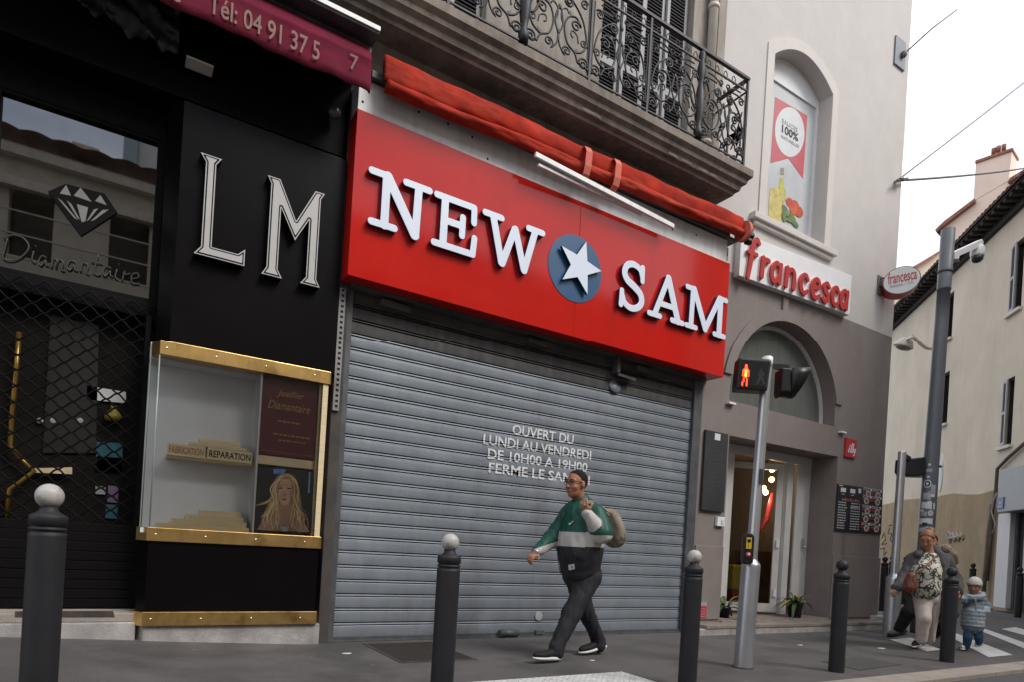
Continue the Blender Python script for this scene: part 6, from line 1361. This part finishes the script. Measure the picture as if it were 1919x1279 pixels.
# ---- the man
A_ = lambda px, py, y: at(px, py, y)
fm = unit(V(-.94, -.34, 0)); FM = frame(fm); f, l, u = FM
mn_ = empty('man_base', (3.75, -1.27, 0)); COL.objects.unlink(mn_); MLOC = (3.75, -1.27, 0.)
hc = A_(1080, 909, -1.28); nb = A_(1090, 946, -1.27); chest = A_(1090, 975, -1.27); belly = A_(1087, 1036, -1.30); pel = A_(1091, 1072, -1.27)
lsh = A_(1115, 966, -1.44); rsh = A_(1066, 968, -1.10); lel = A_(1129, 1001, -1.56); lwr = A_(1099, 962, -1.50); rel = A_(1034, 1012, -1.12); rwr = A_(1006, 1035, -1.20)
lhip = pel+l*.09-UZ*.05; rhip = pel-l*.09-UZ*.05; lkn = A_(1071, 1152, -1.37); lan = A_(1042, 1222, -1.40); rkn = A_(1099, 1148, -1.19); ran = A_(1122, 1209, -1.15)
FH = frame(V(-.985, -.15, -.05)); S = SDF(); W = head_sdf(S, hc, FH, 1.06, 0, nb)
S.flat(chest, belly, .14, .15, l, 1.15, .05); S.cap(belly, pel, .15, .14, .05); S.cap(lsh, rsh, .06, .06, .05)
S.chain([lsh, lel, lwr], [.052, .042, .030], .03); S.chain([rsh, rel, rwr], [.052, .042, .030], .03); S.chain([lhip, lkn, lan], [.085, .055, .04], .03); S.chain([rhip, rkn, ran], [.085, .055, .04], .03)
hand(S, lwr, A_(1094, 944, -1.50)-lwr, V(.8, .55, -.1), 1.0, (.75, .9, .7), th=-1); hand(S, rwr, A_(994, 1046, -1.21)-rwr, V(.5, .3, -.3), 1.0, (.65, .8, .6), th=1)
man = skin_obj('person', S, .0068, SKIN, None, loc=MLOC); tag(man, 'man in green, white and black track jacket striding past the shutter', 'person')
features(W, FH, 1.06, man)
H_ = SDF(); H_.ell(W(-.015, 0, .034), V(.104, .082, .097)*1.06, .01, 0, FH); hn_ = (FH[0]*.62-FH[2]*.78)
hp_ = W(.034, 0, .064); HC = lambda G: np.maximum((G-hp_)@(FH[0]*.76-FH[2]*.65)+.0035*np.sin(G[..., 2]*330+2*np.sin(G[..., 0]*210)), -((G-W(-.05, 0, -.085))@FH[2]))
skin_obj('hair', H_, .006, HAIRB, man, cut=HC)
gl = MB()
for q in (-1, 1):
    gl.tube([W(.100, q*.010, .020), W(.101, q*.030, .024), W(.094, q*.055, .022), W(.050, q*.079, .018), W(-.01, q*.082, .012)], .0040, 6)
    gl.tube([W(.103, q*.012, .018), W(.104, q*.016, -.006), W(.099, q*.044, -.006), W(.094, q*.054, .018)], .0022, 6)
gl.tube([W(.102, -.012, .018), W(.106, 0, .020), W(.102, .012, .018)], .003, 6)
go_ = gl.build('glasses', M['plastic'], man, fix=False)
J = SDF(); J.flat(chest+UZ*.02, A_(1088, 1008, -1.28), .182, .195, l, 1.16, .06, 0); J.ell(belly+f*.005+UZ*.03, (.185, .195, .22), .08, 0, FM); J.flat(belly-UZ*.02, A_(1088, 1066, -1.28), .186, .176, l, 1.08, .05, 0)
J.cap(lsh-UZ*.012, nb-UZ*.045, .085, .075, .05, 0); J.cap(rsh-UZ*.012, nb-UZ*.045, .08, .075, .05, 0); J.chain([lsh, lel], [.098, .092], .035, 1); J.chain([lel, lwr+unit(lel-lwr)*.01], [.075, .046], .025, 2); J.chain([rsh, rel, rwr+unit(rel-rwr)*.015], [.092, .080, .05], .035, 3)
J.cap(nb-UZ*.03, nb+UZ*.035+f*.015, .082, .074, .02, 4); J.cap(nb+UZ*.02+f*.02, nb+UZ*.085+f*.035, .052, .05, .01, 4, True)
G1, G2, G3 = cloth('green nylon', (.007, .060, .042), .5), cloth('white nylon', (.40, .375, .36), .6, .1), cloth('charcoal nylon', (.020, .020, .024), .55)
za, zb_ = A_(1070, 997, -1.3)[2], A_(1070, 1024, -1.3)[2]
def ch(c, m):
    z = c[:, 2]+.035*((c-np.array(belly))@f); out = np.where(z > za, 0, np.where(z > zb_, 1, 2)); out = np.where(m == 1, np.where(z > A_(1120, 1004, -1.5)[2], 0, 1), out)
    e = unit(lwr-lel); side = (c-lel)@np.cross(e, V(.2, -.95, .2)); out = np.where(m == 2, np.where(side > .03, 0, 1), out)
    out = np.where(m == 4, 0, out); q = (c-rel)@V(.3, -.2, -.9); out = np.where(m == 3, np.where((q > .035) & (c[:, 2] < rsh[2]-.14), 1, 0), out); return out
jk = skin_obj('jacket', J, .0075, [G1, G2, G3], man, disp=folds(.0036, 40, 2), choose=ch)
b = MB(); zl = [A_(1045, y, -1.30) for y in (1000, 1030, 1070)]
def surf(px, py, y0, S_, m_=.002):      # the first point of a distance field met along a pixel's ray
    d = ray(px, py); d = d/np.linalg.norm(d); t = np.linalg.norm(A_(px, py, y0)-CAM)-.5
    for _ in range(160):
        p = CAM+d*t; D = min(S_.dist(p[None], pr)[0] for pr in S_.p if not pr[7])
        if D < m_: break
        t += max(D*.6, .002)
    return CAM+d*t
zp_ = [surf(x, y, -1.5, J, .024) for x, y in ((1056, 962), (1050, 985), (1046, 1005), (1044, 1030), (1046, 1055), (1050, 1076))]
b.tube(zp_, .0035, 5); b.build('zip', M['plastic'], jk, fix=False)
p0 = [surf(x, y, -1.5, J, .024) for x, y in ((1066, 982), (1068, 984), (1071, 981), (1074, 978))]; b = MB(); b.tube(smooth_path(p0, 4), [.003]+[.0065]*7+[.005]*4+[.002], 6); b.build('chest_mark', M['print'], jk, fix=False)
p0 = [surf(x, y, -1.5, J, .024) for x, y in ((1065, 1060), (1076, 1058), (1077, 1068), (1066, 1070))]; b = MB(); b.prism(p0, V(.0, -.004, 0)); lb = b.build('label_patch', M['print'], jk)
c_ = np.mean(p0, 0); b = MB(); b.tube([c_+V(-.014, -.006, .008), c_+V(0, -.007, -.004), c_+V(.014, -.006, .008)], .005, 5); b.build('mark', M['chalk'], lb)
p0 = [surf(x, y, -1.5, J, .024) for x, y in ((1074, 1030), (1080, 1044), (1086, 1056))]; b = MB(); b.tube(p0, .003, 5); b.build('pocket_seam', M['plastic'], jk, fix=False)
T = SDF(); T.flat(pel+UZ*.06, pel-UZ*.04, .155, .165, l, 1.1, .04); T.chain([lhip, lkn, lan+UZ*.03], [.106, .082, .062], .03); T.cap(lan+UZ*.03, lan-UZ*.012, .062, .066, .02); T.chain([rhip, rkn, ran+UZ*.03], [.102, .076, .060], .018); T.cap(ran+UZ*.03, ran-UZ*.01, .066, .072, .02)
skin_obj('trousers', T, .0075, cloth('charcoal trousers', (.021, .020, .024), .8), man, disp=folds(.0052, 44, 5))
BL, WH = cloth('black mesh shoe', (.010, .010, .011), .7), mat('white sole', (.60, .59, .57), .5, var=.08)
g0 = gz(3.4); h_ = A_(1049, 1240, -1.40); t_ = A_(1000, 1236, -1.44)
shoe('shoe', V(h_[0], h_[1], g0+.022), V(t_[0]-.0, t_[1], g0+.045), .10, [BL, WH], man, .05)
h_ = A_(1134, 1222, -1.14); t_ = A_(1086, 1232, -1.18); shoe('shoe', V(h_[0], h_[1], g0+.065), V(t_[0], t_[1], g0+.022), .10, [BL, WH], man, .05)
S = SDF(); S.cap(A_(1044, 1219, -1.41), A_(1044, 1229, -1.41), .042, .04, .01); S.cap(A_(1127, 1206, -1.15), A_(1128, 1216, -1.15), .04, .038, .01); skin_obj('socks', S, .008, M['print'], man)
b = MB(); wv = unit(rwr-rel); b.lathe([(.036, -.012), (.040, -.01), (.040, .01), (.036, .012)], rwr+wv*.022, 16, axis=wv); b.build('watch', M['steel'], man)
BG = SDF(); bc_ = A_(1146, 990, -1.24); BG.ell(bc_, (.075, .13, .175), .03, 0, (unit(V(.9, .2, .25)), V(-.2, .95, 0), unit(V(-.25, -.1, .95)))); BG.ell(A_(1152, 1008, -1.24), (.085, .12, .10), .05)
BG.cap(A_(1140, 962, -1.28), bc_, .04, .06, .05)
bag = skin_obj('shoulder_bag', BG, .009, cloth('khaki canvas', (.22, .185, .14), .85, .3, 9), None, disp=folds(.006, 30, 8), loc=tuple(bc_)); tag(bag, 'khaki canvas bag slung behind the shoulder of the man in green', 'bag')
b = MB(); b.tube(smooth_path([A_(1094, 946, -1.51), A_(1102, 941, -1.44), A_(1116, 944, -1.38), A_(1132, 954, -1.32), A_(1146, 968, -1.28)], 6), .009, 6); b.tube(smooth_path([A_(1094, 948, -1.52), A_(1106, 944, -1.47), A_(1124, 952, -1.44), A_(1142, 968, -1.36)], 6), .008, 6); b.build('strap', cloth('khaki strap', (.30, .24, .19), .8), bag, fix=False)
# ---- the woman in the grey coat
D = 8.12; d_ = lambda px, py, o=0.: dat(px, py, D+o)
fw_ = unit(V(-.90, -.43, 0)); FWm = frame(fw_); f, l, u = FWm
hc = d_(1737, 1013, .02); nb = d_(1741, 1038, .05); ch_ = d_(1737, 1060, .03); wa = d_(1734, 1092, .0); pel = d_(1736, 1110, .05)
rsh, lsh = d_(1712, 1051, .10), d_(1768, 1052, .10); rel, rwr = d_(1695, 1082, .06), d_(1680, 1103, -.05); lel, lwr = d_(1790, 1086, .16), d_(1794, 1110, .05)
rhip, lhip = d_(1729, 1120, .05), d_(1747, 1120, .05); rkn, lkn = d_(1731, 1160, -.08), d_(1745, 1162, .10); ran, lan = d_(1727, 1200, -.02), d_(1742, 1199, .15)
FHW = frame(V(-.88, -.26, -.40)); S = SDF(); W = head_sdf(S, hc, FHW, .95, 0, nb)
S.flat(ch_, wa, .12, .12, l, 1.15, .05); S.cap(wa, pel, .12, .12, .05); S.cap(lsh, rsh, .05, .05, .05); S.chain([lsh, lel, lwr], [.045, .036, .026], .03); S.chain([rsh, rel, rwr], [.045, .036, .026], .03); S.chain([lhip, lkn, lan], [.08, .05, .036], .03); S.chain([rhip, rkn, ran], [.08, .05, .036], .03)
hand(S, rwr, d_(1676, 1112, -.08)-rwr, V(.4, .4, -.2), .9, (.5, .6, .5)); hand(S, lwr, d_(1797, 1120, .0)-lwr, V(-.5, .3, 0), .9, (.5, .7, .5), th=-1)
wo = skin_obj('person', S, .0085, SKINW, None, loc=(8.75, -1.9, 0)); tag(wo, 'woman in open grey coat and beige trousers looking down beside the child', 'person')
features(W, FHW, .95, wo)
H_ = SDF(); H_.ell(W(-.016, 0, .038), V(.108, .088, .100)*.95, .02, 0, FHW); H_.ell(W(-.11, -.0, .07), (.05, .05, .05), .02); H_.ell(W(-.10, .03, .10), (.04, .04, .035), .02); p_h = W(.035, 0, .045)
skin_obj('hair', H_, .008, HAIRL, wo, disp=folds(.003, 60, 4), cut=lambda G: np.maximum((G-p_h)@(FHW[0]*.80-FHW[2]*.60), -((G-W(-.05, 0, -.075))@FHW[2])))
b = MB()
for q in (-1, 1): b.tube([W(.100, q*.010, .018), W(.101, q*.030, .022), W(.092, q*.055, .018), W(.04, q*.078, .014)], .003, 6); b.tube([W(.102, q*.012, .016), W(.102, q*.018, -.006), W(.096, q*.044, -.006), W(.092, q*.054, .016)], .0022, 6)
b.build('glasses', HAIRL, wo, fix=False)
pat = mat('cream blouse with black swirls', (.50, .47, .38), .75, var=.06); t_ = pat.node_tree; bs_ = t_.nodes['Principled BSDF']; wv_ = t_.nodes.new('ShaderNodeTexVoronoi'); wv_.feature = 'DISTANCE_TO_EDGE'; wv_.inputs['Scale'].default_value = 9.5; nn_ = t_.nodes.new('ShaderNodeTexNoise'); nn_.inputs['Scale'].default_value = 9; nn_.inputs['Detail'].default_value = 1
c0 = t_.nodes.new('ShaderNodeTexCoord'); vm_ = t_.nodes.new('ShaderNodeMix'); vm_.data_type = 'VECTOR'; vm_.inputs[0].default_value = .30; t_.links.new(c0.outputs['Object'], nn_.inputs['Vector']); t_.links.new(c0.outputs['Object'], vm_.inputs[4]); t_.links.new(nn_.outputs['Color'], vm_.inputs[5]); t_.links.new(vm_.outputs[1], wv_.inputs['Vector'])
cr_ = t_.nodes.new('ShaderNodeValToRGB'); cr_.color_ramp.interpolation = 'CONSTANT'; cr_.color_ramp.elements[0].color = (.025, .026, .024, 1); cr_.color_ramp.elements[1].position = .085; cr_.color_ramp.elements[1].color = (.48, .45, .37, 1); t_.links.new(wv_.outputs['Distance'], cr_.inputs[0]); t_.links.new(cr_.outputs[0], bs_.inputs['Base Color'])
B_ = SDF(); B_.flat(d_(1738, 1052, .05), d_(1734, 1074, .0), .118, .15, l, 1.1, .05); B_.ell(d_(1727, 1068, -.05), (.085, .09, .085), .06); B_.ell(d_(1747, 1068, -.05), (.085, .09, .085), .06); B_.flat(d_(1733, 1080, -.01), d_(1733, 1102, .0), .155, .165, l, 1.08, .05); B_.cap(nb-UZ*.01, nb+UZ*.06+f*.02, .05, .06, .01, 0, True)
skin_obj('blouse', B_, .009, pat, wo, disp=folds(.003, 30, 6))
T = SDF(); T.flat(pel+UZ*.03, pel-UZ*.06, .14, .138, l, 1.1, .04); T.chain([rhip, rkn, ran], [.108, .080, .064], .02); T.chain([lhip, lkn, lan], [.108, .078, .060], .012)
skin_obj('trousers', T, .009, cloth('beige cotton', (.46, .39, .355), .8, .1), wo, disp=folds(.0028, 26, 9))
C = SDF(); C.chain([rsh+UZ*.0, rel, rwr+unit(rel-rwr)*.01], [.08, .07, .058], .03, 0); C.chain([lsh, lel, lwr+UZ*.02], [.085, .075, .06], .03, 0); C.cap(rsh, d_(1741, 1050, .17), .085, .10, .05); C.cap(lsh, d_(1741, 1050, .17), .09, .10, .05)
C.chain([d_(1763, 1052, .02), d_(1768, 1090, -.02), d_(1774, 1140, .0)], [.075, .08, .085], .06); C.chain([d_(1772, 1060, .12), d_(1783, 1100, .12), d_(1784, 1148, .10)], [.08, .09, .09], .06); C.chain([d_(1741, 1060, .20), d_(1745, 1110, .24), d_(1750, 1148, .25)], [.12, .13, .14], .06); C.chain([d_(1712, 1055, .08), d_(1706, 1090, .12), d_(1712, 1138, .16)], [.07, .08, .08], .06)
C.chain([d_(1719, 1040, .0), d_(1730, 1032, .12), d_(1752, 1034, .14), d_(1760, 1044, .02), d_(1764, 1058, -.03)], [.04, .05, .06, .05, .04], .03)
ct = skin_obj('coat', C, .0095, cloth('grey wool coat', (.075, .070, .073), .9, .18), wo, disp=folds(.006, 24, 12))
fu = SDF(); fu.chain([d_(1758, 1030, .22), d_(1772, 1030, .18), d_(1786, 1042, .16), d_(1790, 1054, .18)], [.05, .055, .05, .04], .03)
skin_obj('fur_hood', fu, .008, mat('tan fur trim', (.22, .17, .125), .95, var=.45, scale=35, bump=.6, bscale=70), ct, disp=lambda G, I: .010*np.sin(G[..., 0]*190+3*np.sin(G[..., 2]*90))*np.sin(G[..., 2]*170+2*np.sin(G[..., 1]*120)))
g1 = gz(8.7); K1 = cloth('black canvas shoe', (.014, .013, .015), .7)
h_, t_2 = gat(1737, 1204), gat(1711, 1219); shoe('shoe', V(h_[0], h_[1], g1+.03), V(t_2[0], t_2[1], g1+.030), .085, [K1, WH], wo, .046); h_, t_2 = gat(1747, 1199), gat(1727, 1209); shoe('shoe', V(h_[0], h_[1], g1+.05), V(t_2[0], t_2[1], g1+.022), .085, [K1, WH], wo, .046)
HB = SDF(); HB.flat(d_(1708, 1082, -.20), d_(1706, 1101, -.20), .055, .075, l, 1.05, .04); hbag = skin_obj('handbag', HB, .008, mat('tan leather', (.13, .035, .014), .45, var=.25, scale=12, bump=.2), None, disp=folds(.004, 40, 3), loc=tuple(d_(1707, 1095, -.2))); tag(hbag, 'brown leather handbag hanging at the hip of the woman in grey', 'bag')
b = MB(); b.tube(smooth_path([d_(1758, 1040, .02), d_(1750, 1048, -.10), d_(1738, 1060, -.19), d_(1722, 1074, -.22), d_(1710, 1082, -.2)], 6), .011, 6); b.build('strap', mat('strap leather', (.12, .04, .02), .5), hbag, fix=False)
# ---- the child
DC_ = 8.42; c_ = lambda px, py, o=0.: dat(px, py, DC_+o)
fc = unit(V(-.92, -.38, 0)); FC = frame(fc); f, l, u = FC; hc = c_(1826, 1101); nb = c_(1826, 1117, .02)
FHC = frame(V(-.93, -.25, -.22)); S = SDF(); W = head_sdf(S, hc, FHC, .80, 0, nb)
S.cap(c_(1826, 1130), c_(1824, 1172), .065, .07, .03); S.chain([c_(1812, 1126), c_(1804, 1124, -.03), c_(1799, 1118, -.06)], [.03, .028, .02], .02); S.chain([c_(1840, 1128), c_(1848, 1140, -.02), c_(1845, 1150, -.08)], [.03, .028, .02], .02)
S.chain([c_(1816, 1178), c_(1814, 1196, -.03), c_(1810, 1212)], [.042, .034, .026], .01); S.chain([c_(1831, 1178), c_(1834, 1195, -.03), c_(1835, 1207, .05)], [.042, .034, .026], .01)
hand(S, c_(1798.5, 1119, -.07), c_(1795, 1116, -.08)-c_(1799, 1120, -.07), V(.3, .5, 0), .55, (.4, .5, .4)); hand(S, c_(1845, 1148, -.08), V(-.35, -.2, -.8), V(-.6, .4, 0), .62, (.6, .8, .6), th=-1)
kid = skin_obj('person', S, .0075, SKINC, None, loc=(9.6, -2.1, 0)); tag(kid, 'small child in white knit hat and blue padded jacket walking beside the woman', 'person')
features(W, FHC, .80, kid)
H_ = SDF(); H_.ell(W(-.014, 0, .045), V(.114, .096, .108)*.90, .02, 0, FHC); p_h = W(.07, 0, .045); skin_obj('knit_hat', H_, .007, mat('white knit', (.50, .48, .45), .95, var=.15, scale=40, bump=.7, bscale=70), kid, cut=lambda G: (G-p_h)@(FHC[0]*.30-FHC[2]*.95))
jm, jl = cloth('slate blue padding', (.135, .165, .195), .65, .15), cloth('pale blue padding', (.28, .325, .35), .65, .12)
P = SDF(); P.flat(c_(1826, 1127, .02), c_(1825, 1148), .085, .108, l, 1.12, .05, 0); P.flat(c_(1824, 1150), c_(1823, 1172), .112, .118, l, 1.12, .05, 1); P.chain([c_(1812, 1126), c_(1804, 1126, -.03), c_(1798, 1121, -.06)], [.058, .052, .044], .025, 2); P.chain([c_(1841, 1128), c_(1850, 1139, -.02), c_(1847, 1147, -.08)], [.06, .056, .048], .025, 3)
P.chain([c_(1811, 1117, .02), c_(1818, 1122, -.06), c_(1834, 1122, -.06), c_(1841, 1116, .02)], [.035]*4, .03, 4); P.ell(c_(1828, 1116, .12), (.07, .10, .06), .04, 4)
def cj(c, m):
    r = (c-c_(1825, 1140))@UZ; out = np.where(m == 1, np.where(c[:, 2] > c_(1825, 1174)[2], 1, 0), 0); out = np.where((m == 2) & (np.linalg.norm(c-c_(1798, 1121, -.06), axis=1) < .06), 1, out); out = np.where((m == 3) & (np.linalg.norm(c-c_(1847, 1147, -.08), axis=1) < .065), 1, out); return np.where(m == 4, np.where(c[:, 2] > c_(1825, 1119)[2], 1, 0), out)
pj = skin_obj('padded_jacket', P, .008, [jm, jl], kid, disp=lambda G, I: .0032*np.sin(G[..., 2]*125)+folds(.0028, 34, 3)(G, I), choose=cj)
b = MB(); b.tube([surf(x, y, -2.3, P, .020) for x, y in ((1828, 1124), (1829, 1134), (1829, 1146))], .006, 5); b.tube([surf(x, y, -2.3, P, .020) for x, y in ((1811, 1164), (1820, 1167), (1832, 1164))], .005, 5); b.build('zip', M['printg'], pj, fix=False)
T = SDF(); T.chain([c_(1816, 1176), c_(1814, 1196, -.03), c_(1811, 1212)], [.058, .050, .040], .012); T.chain([c_(1831, 1176), c_(1834, 1195, -.03), c_(1835, 1206, .05)], [.058, .048, .038], .008); skin_obj('jeans', T, .008, cloth('blue denim', (.030, .062, .115), .85, .25), kid, disp=folds(.004, 40, 2))
WS = cloth('white trainer', (.55, .53, .52), .6, .1); g2 = gz(9.6)
h_, t_2 = gat(1814, 1215), gat(1803, 1222); shoe('shoe', V(h_[0], h_[1], g2+.015), V(t_2[0], t_2[1], g2+.018), .05, [WS, WH], kid, .034); h_, t_2 = gat(1837, 1208), gat(1830, 1215); shoe('shoe', V(h_[0], h_[1], g2+.045), V(t_2[0], t_2[1], g2+.018), .05, [WS, WH], kid, .034)
# ---- the person mostly hidden behind the woman
DB = 9.05; b_ = lambda px, py, o=0.: dat(px, py, DB+o); FB = frame(V(-.95, -.3, 0)); f, l, u = FB
S = SDF(); W = head_sdf(S, b_(1745, 1018), FB, .92, 0, b_(1747, 1044)); S.flat(b_(1745, 1060), b_(1738, 1108), .13, .14, l, 1.2, .05); 
rh, rk, ra = b_(1724, 1118), b_(1702, 1150, -.05), b_(1686, 1178); lh, lk, la = b_(1742, 1118), b_(1749, 1155), b_(1754, 1184, .1)
S.chain([rh, rk, ra], [.08, .055, .04], .03); S.chain([lh, lk, la], [.08, .055, .04], .03); S.cap(b_(1722, 1058), b_(1762, 1058), .05, .05, .04)
for sx_, ex_, wx_ in ((1722, 1716, 1718), (1762, 1766, 1762)): S.chain([b_(sx_, 1058), b_(ex_, 1085, .1), b_(wx_, 1108, .05)], [.045, .038, .028], .03); hand(S, b_(wx_, 1108, .05), V(-.1, 0, -1), V(0, 1, 0), .9)
hid = skin_obj('person', S, .010, SKINW, None, loc=(9.5, -1.5, 0)); tag(hid, 'person in black trousers mostly hidden behind the woman in grey', 'person')
H_ = SDF(); H_.ell(W(-.016, 0, .038), V(.106, .086, .098)*.92, .02, 0, FB); p_h = W(.035, 0, .055); skin_obj('hair', H_, .010, HAIRB, hid, cut=lambda G: (G-p_h)@(FB[0]*.80-FB[2]*.60))
C = SDF(); C.flat(b_(1745, 1060), b_(1738, 1100), .155, .165, l, 1.15, .05); C.chain([b_(1733, 1100), b_(1722, 1132)], [.15, .12], .05)
for sx_, ex_, wx_ in ((1722, 1716, 1718), (1762, 1766, 1762)): C.chain([b_(sx_, 1058), b_(ex_, 1085, .1), b_(wx_, 1106, .05)], [.07, .065, .055], .03)
skin_obj('coat', C, .010, cloth('dark brown coat', (.045, .038, .036), .85), hid, disp=folds(.004, 26, 21))
T = SDF(); T.chain([rh, rk, ra], [.115, .088, .066], .03); T.chain([lh, lk, la], [.115, .088, .066], .03); skin_obj('trousers', T, .010, cloth('black cotton', (.010, .0085, .009), .85), hid, disp=folds(.004, 30, 14))
GS = cloth('grey suede shoe', (.085, .078, .076), .85); g3 = gz(9.9)
h_, t_2 = gat(1697, 1189), gat(1664, 1196); shoe('shoe', V(h_[0], h_[1], g3+.03), V(t_2[0], t_2[1], g3+.022), .08, [GS, K1], hid, .046); h_, t_2 = gat(1763, 1190), gat(1748, 1198); shoe('shoe', V(h_[0], h_[1], g3+.04), V(t_2[0], t_2[1], g3+.022), .08, [GS, K1], hid, .046)
